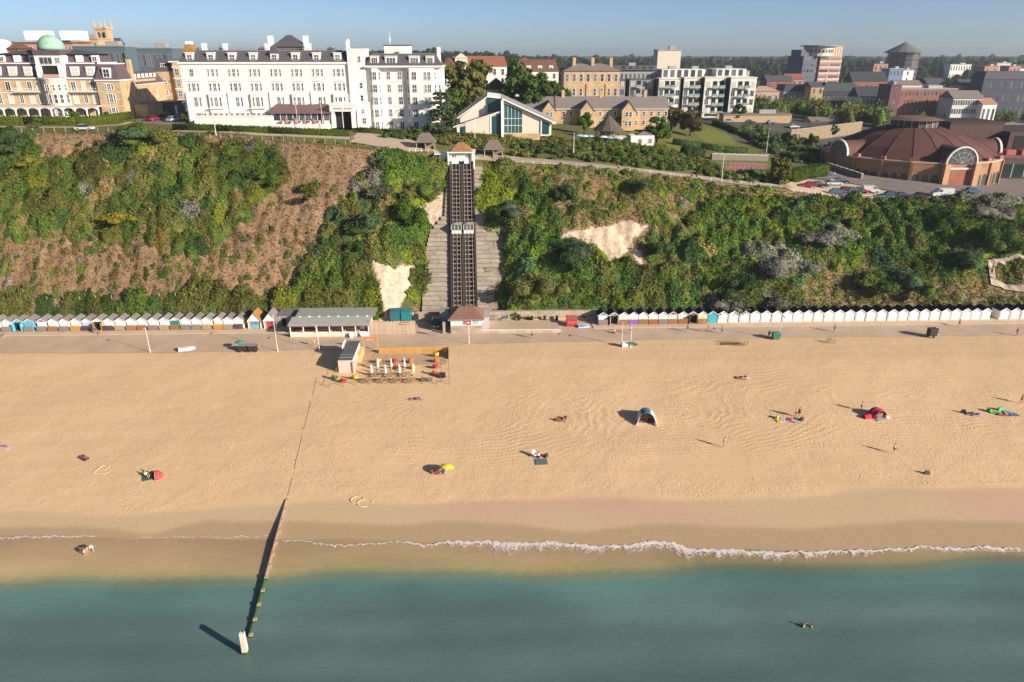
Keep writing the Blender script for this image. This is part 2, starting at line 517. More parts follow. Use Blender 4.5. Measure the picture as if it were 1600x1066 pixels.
def grid_mesh(name, xs, ys, zf, mats):
    X, Yg = np.meshgrid(xs, ys)
    Z = zf(X, Yg)
    nx, ny = len(xs), len(ys)
    v = np.stack([X, Yg, Z], -1).reshape(-1, 3)
    i = np.arange(nx * ny).reshape(ny, nx)
    f = np.stack([i[:-1, :-1], i[:-1, 1:], i[1:, 1:], i[1:, :-1]], -1).reshape(-1, 4)
    me = fast_mesh(name, v, f, mats)
    me.polygons.foreach_set('use_smooth', np.ones(len(f), bool))
    return me, v
def fast_mesh(name, v, f, mats):
    """mesh of quads or triangles from arrays"""
    me = bpy.data.meshes.new(name)
    k = f.shape[1]
    me.vertices.add(len(v)); me.loops.add(f.size); me.polygons.add(len(f))
    me.vertices.foreach_set('co', np.ascontiguousarray(v, dtype=np.float32).ravel())
    me.loops.foreach_set('vertex_index', np.ascontiguousarray(f, dtype=np.int32).ravel())
    me.polygons.foreach_set('loop_start', np.arange(0, f.size, k, dtype=np.int32))
    me.polygons.foreach_set('loop_total', np.full(len(f), k, dtype=np.int32))
    for m in (mats if isinstance(mats, (list, tuple)) else [mats]):
        me.materials.append(m)
    me.update(calc_edges=True)
    return me
def colour_attr(me, name, c):
    a = me.attributes.new(name, 'FLOAT_COLOR', 'POINT')
    c4 = np.ones((len(me.vertices), 4), np.float32)
    c4[:, :3] = c
    a.data.foreach_set('color', c4.ravel())

# ---- ground-like material: colour of the soil and grass itself, with grain
def soilmat(name, scale=0.6, amp=0.3, bump=0.5):
    m, nt, b, out = _new(name)
    N, L = nt.nodes.new, nt.links.new
    at = N('ShaderNodeAttribute'); at.attribute_name = 'soil'
    tc = N('ShaderNodeTexCoord')
    n1 = N('ShaderNodeTexNoise'); n1.inputs['Scale'].default_value = scale; n1.inputs['Detail'].default_value = 8; n1.inputs['Roughness'].default_value = .7
    L(tc.outputs['Object'], n1.inputs['Vector'])
    r = N('ShaderNodeMapRange'); r.inputs[1].default_value = .25; r.inputs[2].default_value = .75; r.inputs[3].default_value = 1 - amp; r.inputs[4].default_value = 1 + amp
    L(n1.outputs[0], r.inputs[0])
    vs = N('ShaderNodeVectorMath'); vs.operation = 'SCALE'
    L(at.outputs['Color'], vs.inputs[0]); L(r.outputs[0], vs.inputs['Scale'])
    L(vs.outputs[0], b.inputs['Base Color'])
    b.inputs['Roughness'].default_value = .95; b.inputs['Specular IOR Level'].default_value = .1
    bp = N('ShaderNodeBump'); bp.inputs['Strength'].default_value = bump; bp.inputs['Distance'].default_value = .5
    L(n1.outputs[0], bp.inputs['Height']); L(bp.outputs[0], b.inputs['Normal'])
    return m

# ---- beach
def sandmat():
    m, nt, b, out = _new('sand')
    N, L = nt.nodes.new, nt.links.new
    def math(op, a=None, c=None, v=None):
        n = N('ShaderNodeMath'); n.operation = op
        for i, s in enumerate((a, c)):
            if s is None: continue
            if isinstance(s, (int, float)): n.inputs[i].default_value = s
            else: L(s, n.inputs[i])
        return n.outputs[0]
    tc = N('ShaderNodeTexCoord'); O = tc.outputs['Object']
    wet = N('ShaderNodeAttribute'); wet.attribute_name = 'wet'
    sp = N('ShaderNodeSeparateColor'); L(wet.outputs['Color'], sp.inputs[0])
    W, SWASH, PINK = sp.outputs[0], sp.outputs[1], sp.outputs[2]
    def noise(scale, detail=4, rough=.6, vec=O, dist=0):
        n = N('ShaderNodeTexNoise'); n.inputs['Scale'].default_value = scale; n.inputs['Detail'].default_value = detail
        n.inputs['Roughness'].default_value = rough; n.inputs['Distortion'].default_value = dist
        L(vec, n.inputs['Vector']); return n.outputs[0]
    def mixc(f, c1, c2):
        n = N('ShaderNodeMix'); n.data_type = 'RGBA'
        if isinstance(f, (int, float)): n.inputs[0].default_value = f
        else: L(f, n.inputs[0])
        for i, c in ((6, c1), (7, c2)):
            if isinstance(c, tuple): n.inputs[i].default_value = (*c, 1)
            else: L(c, n.inputs[i])
        return n.outputs[2]
    def mr(v, a, b_, c=0, d=1):
        n = N('ShaderNodeMapRange'); n.inputs[1].default_value = a; n.inputs[2].default_value = b_; n.inputs[3].default_value = c; n.inputs[4].default_value = d
        L(v, n.inputs[0]); return n.outputs[0]
    big = mr(noise(.035, 3), .35, .65)
    dry = mixc(big, (0.685, 0.482, 0.285), (0.65, 0.462, 0.265))
    stripe = N('ShaderNodeMapping'); stripe.inputs['Scale'].default_value = (.03, .6, 1); L(O, stripe.inputs[0])
    dry = mixc(math('MULTIPLY', mr(noise(1.0, 4, .6, stripe.outputs[0]), .42, .62), .35), dry, (0.58, 0.42, 0.26))
    grain = mr(noise(2.2, 4, .75), .3, .7, .93, 1.06)
    wetc = mixc(PINK, (0.545, 0.41, 0.255), (0.55, 0.37, 0.265))
    col = mixc(W, dry, wetc)
    col = mixc(SWASH, col, (0.43, 0.315, 0.19))
    vs = N('ShaderNodeVectorMath'); vs.operation = 'SCALE'; L(col, vs.inputs[0]); L(grain, vs.inputs['Scale'])
    L(vs.outputs[0], b.inputs['Base Color'])
    L(mr(W, 0, 1, .95, .7), b.inputs['Roughness'])
    b.inputs['Specular IOR Level'].default_value = .2
    # footprints, raked and driven sand: fine relief
    vo = N('ShaderNodeTexVoronoi'); vo.inputs['Scale'].default_value = 2.5
    wv = N('ShaderNodeVectorMath'); wv.operation = 'ADD'
    n3 = N('ShaderNodeTexNoise'); n3.inputs['Scale'].default_value = .9; L(O, n3.inputs['Vector'])
    L(O, wv.inputs[0]); L(n3.outputs['Color'], wv.inputs[1]); L(wv.outputs[0], vo.inputs['Vector'])
    foot = mr(vo.outputs['Distance'], .05, .38)
    fmask = math('MULTIPLY', mr(noise(.13, 3, .65), .42, .6, .12, 1), math('SUBTRACT', 1.0, W))
    rn = noise(.14, 2)
    rmask = mr(rn, .4, .58)
    rdist = math('MULTIPLY', rn, 3.5)
    rings = None
    for cx, cy, sx, f in ((-3, 103, .5, 3.6), (30, 104, .42, 4.0), (75, 108, .25, 3.4)):
        mp = N('ShaderNodeMapping'); mp.inputs['Location'].default_value = (-cx * sx, -cy, 0); mp.inputs['Scale'].default_value = (sx, 1, 0); L(O, mp.inputs[0])
        ln = N('ShaderNodeVectorMath'); ln.operation = 'LENGTH'; L(mp.outputs[0], ln.inputs[0])
        w = math('POWER', math('ABSOLUTE', math('SINE', math('MULTIPLY', math('ADD', ln.outputs['Value'], rdist), f))), 3.0)
        w = math('MULTIPLY', w, mr(ln.outputs['Value'], 11, 15, 1, 0))
        rings = w if rings is None else math('ADD', rings, w)
    rings = math('MULTIPLY', rings, rmask)
    rings = math('MULTIPLY', rings, math('SUBTRACT', 1.0, W))
    h = math('ADD', math('MULTIPLY', math('MULTIPLY', foot, fmask), .06), math('MULTIPLY', noise(2.6, 3, .7), .03))
    h = math('ADD', h, math('MULTIPLY', rings, .03))
    hm = math('MULTIPLY', h, math('SUBTRACT', 1.0, math('MULTIPLY', W, .93)))
    bp = N('ShaderNodeBump'); bp.inputs['Strength'].default_value = .8; bp.inputs['Distance'].default_value = 1.0
    L(hm, bp.inputs['Height']); L(bp.outputs[0], b.inputs['Normal'])
    return m
SAND = sandmat()
def axis(*seg):
    """breakpoints with steps: a, step, b, step, c ..."""
    r = []
    for i in range(0, len(seg) - 2, 2):
        a, s, b = seg[i:i + 3]
        r.append(np.linspace(a, b, max(1, int(round((b - a) / s))), endpoint=False))
    r.append(np.array([seg[-1]], float))
    return np.concatenate(r)
def beach_z(x, y):
    z = ground_z(x, y)
    d = y - np.interp(x, SHX, SHY)
    z = z + np.where(d > 6, (wob(x, y, .5, 2.2) * .07 + wob(x, y, 1.7, 5) * .03) * np.clip((d - 6) / 4, 0, 1) * np.clip((132 - y) / 8, 0, 1), 0)
    return z
me, v = grid_mesh('beach', axis(-260, 3, -110, .6, 130, 3, 260), axis(-60, 8, 60, .6, 134, 1, 146.5), beach_z, SAND)
bx, by = v[:, 0], v[:, 1]
dsh = by - np.interp(bx, SHX, SHY)
wet = np.clip((by - (82.6 + wob(bx, by * .2, .45, 3.3) * 1.2)) / -1.2, 0, 1)
edge2 = np.interp(bx, [-80, -55, -45, -38, -20, -5, 12, 20, 40, 60, 80], [79.6, 79.4, 77.3, 80.2, 78.5, 78.6, 76.2, 77, 75.6, 76.6, 75.2]) + wob(bx, by * .2, .8, 1.1) * .5
swash = np.clip((by - edge2) / -.7, 0, 1)
pink = np.clip(wob(bx, by * 2, .35, 6.1) * 1.4 + .2, 0, 1) * np.clip((bx + 20) / 15, 0, 1)
colour_attr(me, 'wet', np.stack([wet, swash, pink], 1))
struct('beach', me)

# ---- cliff face
SOIL = soilmat('cliff_soil', .9, .42, .9)
me, v = grid_mesh('cliff', axis(-300, 4, -130, .6, 150, 4, 320), axis(145.8, .55, 178.6), ground_z, SOIL)
px, py = project(v[:, 0], v[:, 1], v[:, 2])
dxy = wob(v[:, 0], v[:, 1], 2.2, 7) * 7
c = np.empty((len(v), 3)); c[:] = (0.235, 0.155, 0.095)
tone = wob(v[:, 0], v[:, 1], .35, 3)[:, None]
c = c * (1 + .18 * tone) + np.array([.02, .03, 0]) * np.clip(wob(v[:, 0], v[:, 1], .8, 9)[:, None], 0, 1)
c[px > 750] = c[px > 750] * 0.35 + np.array([.22, .17, .075]) * .65
for p in DENSE:
    c[inpoly(px + dxy, py + dxy * .6, p)] = (.11, .12, .04)
for p in SLABS:
    c[inpoly(px + dxy * .2, py, p)] = (.29, .245, .195)
for p in SCARS:
    c[inpoly(px + dxy * .6, py + dxy * .4, p)] = (.60, .455, .345)
diag = np.abs((px - 590) / -160 - (py - 235) / 245) * 160 < 12 + dxy
c[diag & (py > 240) & (py < 480) & (px < 590)] = (.30, .20, .13)
colour_attr(me, 'soil', c)
struct('cliff', me)

# ---- land behind the cliff, to the horizon
LAND = soilmat('land_soil', .5, .3, .4)
me, v = grid_mesh('ground', axis(-9000, 1200, -600, 40, -150, 2, 190, 25, 800, 1000, 9000), axis(178.6, 1.2, 300, 12, 600, 60, 1500, 500, 9000), ground_z, LAND)
c = np.empty((len(v), 3)); c[:] = (.125, .13, .042)
far = v[:, 1] > 290
c[far] = (.055, .07, .03)
urban = (v[:, 0] > 90) & (v[:, 1] > 260) & (v[:, 1] < 800)
c[urban] = (.10, .095, .085)
colour_attr(me, 'soil', c)
struct('ground', me)

# ---- sea
def seamat():
    m, nt, b, out = _new('sea_water')
    N, L = nt.nodes.new, nt.links.new
    at = N('ShaderNodeAttribute'); at.attribute_name = 'depth'
    sp = N('ShaderNodeSeparateColor'); L(at.outputs['Color'], sp.inputs[0])
    tc = N('ShaderNodeTexCoord')
    mp = N('ShaderNodeMapping'); mp.inputs['Scale'].default_value = (.5, 1, 1); L(tc.outputs['Object'], mp.inputs[0])
    n1 = N('ShaderNodeTexNoise'); n1.inputs['Scale'].default_value = .09; n1.inputs['Detail'].default_value = 5; L(mp.outputs[0], n1.inputs['Vector'])
    n2 = N('ShaderNodeTexNoise'); n2.inputs['Scale'].default_value = 1.6; n2.inputs['Detail'].default_value = 3; n2.inputs['Distortion'].default_value = .6; L(mp.outputs[0], n2.inputs['Vector'])
    ad = N('ShaderNodeMath'); ad.operation = 'ADD'; L(sp.outputs[0], ad.inputs[0])
    r1 = N('ShaderNodeMapRange'); r1.inputs[3].default_value = -.035; r1.inputs[4].default_value = .035; L(n2.outputs[0], r1.inputs[0]); L(r1.outputs[0], ad.inputs[1])
    ramp = N('ShaderNodeValToRGB'); L(ad.outputs[0], ramp.inputs[0])
    e = ramp.color_ramp.elements
    e[0].position = 0; e[0].color = (.52, .385, .23, 1)
    e[1].position = 1; e[1].color = (.092, .150, .145, 1)
    for p_, c_ in ((.20, (.48, .36, .20)), (.30, (.40, .335, .165)), (.37, (.19, .235, .15)), (.45, (.105, .215, .195)), (.65, (.105, .178, .168))):
        k = e.new(p_); k.color = (*c_, 1)
    mx = N('ShaderNodeMix'); mx.data_type = 'RGBA'; mx.blend_type = 'MULTIPLY'
    r2 = N('ShaderNodeMapRange'); r2.inputs[1].default_value = .3; r2.inputs[2].default_value = .7; r2.inputs[3].default_value = .80; r2.inputs[4].default_value = 1.22; L(n1.outputs[0], r2.inputs[0])
    vs = N('ShaderNodeVectorMath'); vs.operation = 'SCALE'; L(ramp.outputs[0], vs.inputs[0]); L(r2.outputs[0], vs.inputs['Scale'])
    L(vs.outputs[0], b.inputs['Base Color'])
    b.inputs['Roughness'].default_value = .22; b.inputs['IOR'].default_value = 1.33
    b.inputs['Specular IOR Level'].default_value = .35
    bp = N('ShaderNodeBump'); bp.inputs['Strength'].default_value = .14; bp.inputs['Distance'].default_value = .25
    L(n2.outputs[0], bp.inputs['Height']); L(bp.outputs[0], b.inputs['Normal'])
    tr = N('ShaderNodeBsdfTransparent')
    ms = N('ShaderNodeMixShader'); L(sp.outputs[1], ms.inputs[0]); L(tr.outputs[0], ms.inputs[1]); L(b.outputs[0], ms.inputs[2])
    L(ms.outputs[0], out.inputs[0])
    return m
me, v = grid_mesh('sea', axis(-3000, 300, -120, 1, 120, 300, 3000), axis(-4000, 400, 0, 8, 40, .5, 80), lambda x, y: 0 * x + wob(x, y, .9, 3) * .03 + np.sin(y * 1.15 + 1.3 * wob(x, y, .22, 2)) * .05 * np.clip((66 - y) / 6, 0, 1), seamat())
d = np.interp(v[:, 0], SHX, SHY) - v[:, 1]
ed = np.interp(v[:, 0], [-80, -60, -27, 2, 34, 66, 90], [68.6, 68.7, 68.0, 68.4, 68.8, 69.2, 69.2]) + wob(v[:, 0], v[:, 1] * .3, .55, 4.4) * .8 + wob(v[:, 0], v[:, 1], .21, 1.7) * .9
u = ed - v[:, 1]        # metres seaward of the edge where the bed drops off
dep = np.interp(u, [-8, -3, -1.2, 0, 1.6, 6, 20], [0, .2, .29, .36, .44, .64, 1.0])
op = np.interp(d, [-1, 0, .6, 3, 6], [0, .35, .55, .8, 1.0])
colour_attr(me, 'depth', np.stack([dep, op, dep * 0], 1))
struct('sea', me)
# ------------------------------------------------------------------ plants
GREEN, DEEP, OLIVE, LIME = (.105, .155, .034), (.066, .112, .034), (.150, .155, .045), (.19, .22, .03)
GREYLEAF, STRAW, RUSTC, YELLOW, BLUEGREEN = (.23, .225, .18), (.26, .20, .09), (.20, .135, .05), (.25, .215, .03), (.085, .135, .065)
def leaf_quads(cent, rad, n, leaf, col, rng, up=True, lump=.3, jit=.55, flat=False):
    """n leaf clumps over each of the uneven rounded masses: vertices, quads, colours"""
    cent = np.asarray(cent, float); rad = np.asarray(rad, float); col = np.asarray(col, float)
    N = len(cent)
    d = rng.normal(size=(N, n, 3)); d /= np.linalg.norm(d, axis=2, keepdims=True)
    if up:
        d[..., 2] = np.where(d[..., 2] < -.25, -d[..., 2], d[..., 2])
    ph = rng.uniform(0, 6.28, (N, 1, 3)); fr = rng.uniform(2.2, 4.2, (N, 1, 3))
    r = 1 - lump + lump * (np.sin(d[..., :1] * fr[..., :1] * 1.3 + ph[..., :1]) * np.sin(d[..., 1:2] * fr[..., 1:2] * 1.3 + ph[..., 1:2]) + np.sin(d[..., 2:] * fr[..., 2:] + ph[..., 2:]) * .5)
    r = r * rng.uniform(.82, 1.08, (N, n, 1))
    p = cent[:, None] + d * rad[:, None] * r
    nn = d + rng.normal(size=d.shape) * jit
    nn /= np.linalg.norm(nn, axis=2, keepdims=True)
    t = np.cross(nn, rng.normal(size=d.shape)); t /= np.linalg.norm(t, axis=2, keepdims=True) + 1e-9
    b = np.cross(nn, t)
    s = (leaf if np.ndim(leaf) == 0 else np.asarray(leaf)[:, None, None]) * rng.uniform(.55, 1.2, (N, n, 1))
    q = np.stack([p - t * s * .6, p - b * s * .5 + t * s * .1, p + t * s * .75, p + b * s * .5 + t * s * .1], 2).reshape(-1, 3)
    c = col[:, None] * rng.uniform(.62, 1.4, (N, n, 1)) * (1 + rng.normal(size=(N, n, 3)) * .08)
    c = np.repeat(np.clip(c, 0.002, 1).reshape(-1, 3), 4, 0)
    f = np.arange(len(q)).reshape(-1, 4)
    return q, f, c
_o = MB().dome(0, 0, 0, 1, 1, 7, 2)
def cores(cent, rad, col, k=.72):
    """opaque inner core of each mass in a darkened leaf colour, as quads"""
    n = 7
    ring = [(cos(2 * pi * i / n), sin(2 * pi * i / n)) for i in range(n)]
    vs = np.array([(x * .75, y * .75, -.35) for x, y in ring] + [(x, y, .1) for x, y in ring] + [(x * .6, y * .6, .75) for x, y in ring] + [(0, 0, .98)])
    fs = [(j * n + i, j * n + (i + 1) % n, (j + 1) * n + (i + 1) % n, (j + 1) * n + i) for j in range(2) for i in range(n)]
    fs += [(2 * n + i, 2 * n + (i + 1) % n, 3 * n, 3 * n) for i in range(0, n)]
    # quads only: close the top with kites
    fs = [f for f in fs if len(set(f)) == 4] + [(2 * n + i, 2 * n + (i + 1) % n, 2 * n + (i + 2) % n, 3 * n) for i in (0, 2, 4)] + [(2 * n + 6, 2 * n, 3 * n, 3 * n - 1 + 0)][:0]
    fs = np.array(fs)
    cent = np.asarray(cent, float); rad = np.asarray(rad, float); N = len(cent)
    v = (cent[:, None] + vs[None] * rad[:, None] * k).reshape(-1, 3)
    f = (fs[None] + (np.arange(N) * len(vs))[:, None, None]).reshape(-1, 4)
    c = np.repeat(np.asarray(col, float) * .8, len(vs), 0)
    return v, f, c
def join(parts):
    v, f, c, o = [], [], [], 0
    for a, b, d in parts:
        v.append(a); f.append(b + o); c.append(d); o += len(a)
    return np.concatenate(v), np.concatenate(f), np.concatenate(c)
def leaf_mesh(name, parts, m):
    v, f, c = join(parts)
    me = fast_mesh(name, v, f, m)
    colour_attr(me, 'leaf_colour', c)
    return me
LEAF = leafmat('leaves', rnd=.12)
def mass(cents, rads, cols, n, leaf, rng, lump=.3):
    return [leaf_quads(cents, rads, n, leaf, cols, rng, lump=lump), cores(cents, rads, cols)]

# ---- the scrub that covers the cliff
def scatter_cliff():
    rng = np.random.default_rng(5)
    N = 12000
    x = rng.uniform(-140, 170, N); y = rng.uniform(146.5, 183, N)
    z = ground_z(x, y)
    px, py = project(x, y, z)
    w = wob(x, y, 1.2, 8) * 9
    dense = np.zeros(N, bool)
    for p in DENSE: dense |= inpoly(px + w, py + w * .5, p)
    bare = np.zeros(N, bool)
    for p in SCARS:
        for ox, oy in ((0, 0), (-9, 0), (9, 0), (0, 9), (0, -7)): bare |= inpoly(px + ox, py + oy, p)
    slab = np.zeros(N, bool)
    for p in SLABS: slab |= inpoly(px, py, p)
    track = np.abs(x + 5.9) < 4.4
    grey = np.zeros(N, bool)
    for p in GREY: grey |= inpoly(px + w, py, p)
    rust = np.zeros(N, bool)
    for p in RUST: rust |= inpoly(px + w, py, p)
    dense |= grey
    left = px < 590
    patch = wob(x, y, .9, 4) + wob(x, y, 2.2, 1) * .6
    prob = np.where(dense, .95, np.where(left, np.where(py > 365, .38 + .32 * (patch > .1), .06 + .08 * (patch > .5)), np.where(py < 325, .5, .75) + .2 * (patch > .1)))
    prob = np.where(rust, .85, prob)
    top = (y > 177.5)
    prob = np.where(top, np.where((x > 2) & (x < 95), 0, np.where(x < 2, .10, .5)), prob)
    prob = np.where(bare | track, 0, prob)
    prob = np.where(slab, .045, prob)
    prob = np.where((px > 1215) & (py < 312), 0, prob)
    zig = [(1540, 404), (1610, 398), (1610, 417), (1566, 417), (1560, 424), (1562, 436), (1610, 444), (1610, 464), (1546, 452), (1540, 425)]
    for ox, oy in ((0, 0), (0, 6), (0, -7), (7, 0), (-7, 0)): prob = np.where(inpoly(px + ox, py + oy, zig), 0, prob)
    keep = rng.uniform(size=N) < prob
    x, y, z, px, py, dense, grey, rust, left, patch, slab = [a[keep] for a in (x, y, z, px, py, dense, grey, rust, left, patch, slab)]
    n = len(x)
    r = np.where(dense, np.clip(rng.lognormal(.12, .38, n), .5, 2.6), rng.uniform(.3, .95, n) * np.where(left, .8, 1)) * np.where(rust, .7, 1)
    r = np.where(slab, r * .7, r)
    pal = np.array([GREEN, DEEP, OLIVE, LIME, GREYLEAF, STRAW, RUSTC, BLUEGREEN])
    pick = np.where(patch > .35, rng.choice(8, n, p=[.36, .22, .16, .08, 0, .01, .0, .17]), rng.choice(8, n, p=[.42, .14, .28, .1, .0, .03, .0, .03]))
    pick = np.where(left & ~dense, rng.choice(8, n, p=[.34, .10, .30, .0, .02, .18, .06, 0]), pick)
    pick = np.where((~left) & ~dense, rng.choice(8, n, p=[.30, .06, .34, .08, .02, .18, .02, 0]), pick)
    pick = np.where(left & dense & (px < 445), rng.choice(8, n, p=[.34, .12, .40, .03, .01, .07, .03, .0]), pick)
    pick = np.where(grey, rng.choice([4, 2, 7], n, p=[.7, .15, .15]), pick)
    pick = np.where(rust, rng.choice([6, 2, 5, 0], n, p=[.42, .3, .13, .15]), pick)
    limey = inpoly(px, py, [(755, 245), (785, 245), (790, 350), (760, 350)])
    pick = np.where(limey, 3, pick)
    col = pal[pick] * rng.uniform(.78, 1.25, (n, 1)) * np.where((px > 590)[:, None], np.array([1.27, 1.42, 1.2]), np.array([1.08, 1.08, 1.02]))
    # canopy: the bushes grown into one uneven surface, outlines broken up
    dx = .35
    gxs = np.arange(-140, 170, dx); gys = np.arange(145.5, 185, dx)
    X, Yg = np.meshgrid(gxs, gys)
    wx = wob(X, Yg, 3.1, 1.2) * .42 + wob(X, Yg, 7.3, 2.2) * .22 + rng.normal(0, .07, X.shape)
    wy = wob(X, Yg, 3.4, 5.2) * .42 + wob(X, Yg, 6.7, 7.2) * .22 + rng.normal(0, .07, X.shape)
    Hc = np.zeros(X.shape); Cc = np.zeros(X.shape + (3,))
    hh = r * rng.uniform(.45, 1.05, n); rx = r * rng.uniform(.9, 1.5, n); ry = r * rng.uniform(.8, 1.3, n)
    for k in np.argsort(hh):
        i0, i1 = int((x[k] - rx[k] - .8 + 140) / dx), int((x[k] + rx[k] + .8 + 140) / dx) + 1
        j0, j1 = int((y[k] - ry[k] - .8 - 145.5) / dx), int((y[k] + ry[k] + .8 - 145.5) / dx) + 1
        i0, j0 = max(i0, 0), max(j0, 0)
        sl_ = (slice(j0, j1), slice(i0, i1))
        d2 = ((X[sl_] + wx[sl_] - x[k]) / rx[k]) ** 2 + ((Yg[sl_] + wy[sl_] - y[k]) / ry[k]) ** 2
        h = hh[k] * np.clip(1 - d2, 0, 1) ** .55
        w_ = h > Hc[sl_]
        Hc[sl_][w_] = h[w_]; Cc[sl_][w_] = col[k]
    Hc *= 1 + .35 * wob(X, Yg, 5.1, 3.3) + rng.normal(0, .1, X.shape)
    Zg = ground_z(X, Yg); Zs = Zg + Hc
    fz = np.gradient(Zs, dx)
    nrm = np.stack([-fz[1], -fz[0], np.ones_like(Zs)], -1); nrm /= np.linalg.norm(nrm, axis=2, keepdims=True)
    wgt = (np.clip(Hc - .08, 0, None) > 0) / np.clip(nrm[..., 2], .3, 1)
    M = 430000
    cell = rng.choice(wgt.size, M, p=(wgt / wgt.sum()).ravel())
    jj, ii = np.unravel_index(cell, wgt.shape)
    lx = gxs[ii] + rng.uniform(0, dx, M); ly = gys[jj] + rng.uniform(0, dx, M)
    hl = Hc[jj, ii]
    lz = ground_z(lx, ly) + hl * (1 - .3 * rng.uniform(size=M) ** 2) + rng.normal(0, .07, M)
    nn = nrm[jj, ii] + rng.normal(size=(M, 3)) * .62; nn /= np.linalg.norm(nn, axis=1, keepdims=True)
    t = np.cross(nn, rng.normal(size=(M, 3))); t /= np.linalg.norm(t, axis=1, keepdims=True) + 1e-9
    b = np.cross(nn, t); s = (rng.uniform(.11, .27, M) * np.clip(.6 + hl * .5, .6, 1.2))[:, None]
    p = np.stack([lx, ly, lz], 1)
    lq = np.stack([p - t * s, p - b * s * .7, p + t * s * 1.15, p + b * s * .7], 1).reshape(-1, 3)
    fld = .82 + .3 * wob(lx, ly, .55, 3.7)[:, None] + .14 * wob(lx, ly, 2.9, 6.1)[:, None]
    lc = Cc[jj, ii] * fld * rng.uniform(.66, 1.38, (M, 1)) * (1 + rng.normal(size=(M, 3)) * .07)
    parts = [(lq, np.arange(len(lq)).reshape(-1, 4), np.repeat(np.clip(lc, .004, 1), 4, 0))]
    idx = np.arange(X.size).reshape(X.shape)
    ok = (Hc[:-1, :-1] > .1) & (Hc[1:, 1:] > .1) & (Hc[:-1, 1:] > .1) & (Hc[1:, :-1] > .1)
    uf = np.stack([idx[:-1, :-1], idx[:-1, 1:], idx[1:, 1:], idx[1:, :-1]], -1)[ok]
    parts.append((np.stack([X, Yg, Zg + Hc * .86 - .08], -1).reshape(-1, 3), uf, np.clip(Cc, .01, 1).reshape(-1, 3) * .85))
    # dry grass tussocks on the open ground
    M = 42000
    gx = rng.uniform(-140, 170, M); gy = rng.uniform(146.3, 180, M); g_z = ground_z(gx, gy)
    qx, qy = project(gx, gy, g_z)
    ok = np.abs(gx + 5.9) > 4.4
    for p in SCARS + SLABS: ok &= ~inpoly(qx, qy, p)
    ok &= ~((gy > 177.5) & (gx > 2))
    gx, gy, g_z, qx = gx[ok], gy[ok], g_z[ok], qx[ok]
    n = len(gx)
    gc = np.where((rng.uniform(size=n) < np.where(qx < 590, .72, .45))[:, None], np.array([.27, .185, .105]), np.array([.12, .12, .038])) * rng.uniform(.7, 1.3, (n, 1))
    rr = rng.uniform(.18, .4, n)
    parts.append(leaf_quads(np.stack([gx, gy, g_z], 1), np.stack([rr, rr, rr * .8], 1), 5, .24, gc, rng))
    return leaf_mesh('cliff_scrub', parts, LEAF)
o = link('cliff_scrub', scatter_cliff())
tag(o, 'mixed green and straw coloured scrub covering the steep sandy cliff', 'scrub', kind='stuff')

# ---- shrubs that stand out singly
def shrub_mesh(name, w, h, col, n=650, leaf=.34, seed=0, lobes=7, mix=None):
    rng = np.random.default_rng(seed)
    c = np.stack([rng.normal(0, .30 * w, lobes), rng.normal(0, .30 * w, lobes), rng.uniform(.18, .62, lobes) * h], 1)
    c[0] = (0, 0, .5 * h)
    r = np.stack([rng.uniform(.3, .48, lobes) * w] * 2 + [rng.uniform(.28, .42, lobes) * h], 1)
    r[0] = (.5 * w, .5 * w, .5 * h)
    col = np.array(col) * (1.45 if max(col) < .1 else 1.0)
    cols = np.array([col] * lobes) * rng.uniform(.82, 1.2, (lobes, 1))
    if mix is not None:
        cols[lobes // 2:] = np.array(mix) * rng.uniform(.85, 1.15, (lobes - lobes // 2, 1))
    leaf = .30
    q = int(2.0 * 3.14 * (.42 * w) * (.42 * h + .2 * w) * .9 / (leaf * leaf * .5))
    return leaf_mesh(name, [leaf_quads(c, r, max(60, int(q * .45)), leaf, cols, rng, lump=.34, jit=.85), cores(c, r, cols, .66)], LEAF)
def shrub(px, py, w, h, col, label, name='shrub', seed=0, mix=None, dz=-.25, n=650):
    """py: where its foot meets the ground in the photograph"""
    p = G(px, py, dz)
    o = link(name, shrub_mesh(name, w, h, col, n=n, seed=seed + int(px), mix=mix), None, p)
    return tag(o, label, 'shrub')
shrub(490, 304, 4.6, 3.6, (.10, .125, .03), 'lone round olive shrub on the bare brown slope')
shrub(405, 282, 5.5, 3.4, DEEP, 'dark shrub at the upper right end of the big scrub patch', mix=GREEN)
shrub(427, 284, 3.4, 2.8, GREEN, 'small green shrub beside the bare brown slope, end of scrub patch')
shrub(215, 226, 8.2, 5.6, GREEN, 'large rounded green shrub at the cliff edge below the sloping car road', mix=BLUEGREEN, n=1100)
shrub(252, 224, 6.0, 4.2, OLIVE, 'olive shrub at the cliff edge beside the larger round green one', n=900)
shrub(188, 345, 6.2, 2.6, YELLOW, 'yellow flowering gorse bush in the middle of the scrub patch', n=900, name='gorse_bush')
shrub(28, 238, 7.0, 4.6, DEEP, 'dark green shrub at the leftmost top of the cliff', n=900)
shrub(48, 262, 4.4, 3.6, (.20, .19, .03), 'yellowish shrub below the dark one at the leftmost cliff top')
shrub(575, 372, 8.6, 7.6, BLUEGREEN, 'biggest rounded dark shrub between the brown slope and the lift', mix=GREEN, n=1400)
shrub(562, 398, 4.4, 4.2, (.05, .10, .02), 'bright green upright bush just above the smaller sand scar')
shrub(634, 360, 6.4, 8.8, (.058, .098, .02), 'tall deep green bush beside the upper lift track', n=1300)
shrub(664, 318, 6.2, 6.2, GREEN, 'broad green bush touching the paved slope left of the lift', mix=OLIVE, n=1100)
shrub(608, 268, 5.4, 4.4, GREEN, 'green bush at the top of the cliff by the road corner')
shrub(592, 312, 7.0, 4.2, (.12, .14, .075), 'pale grey green bush below the road corner', n=900)
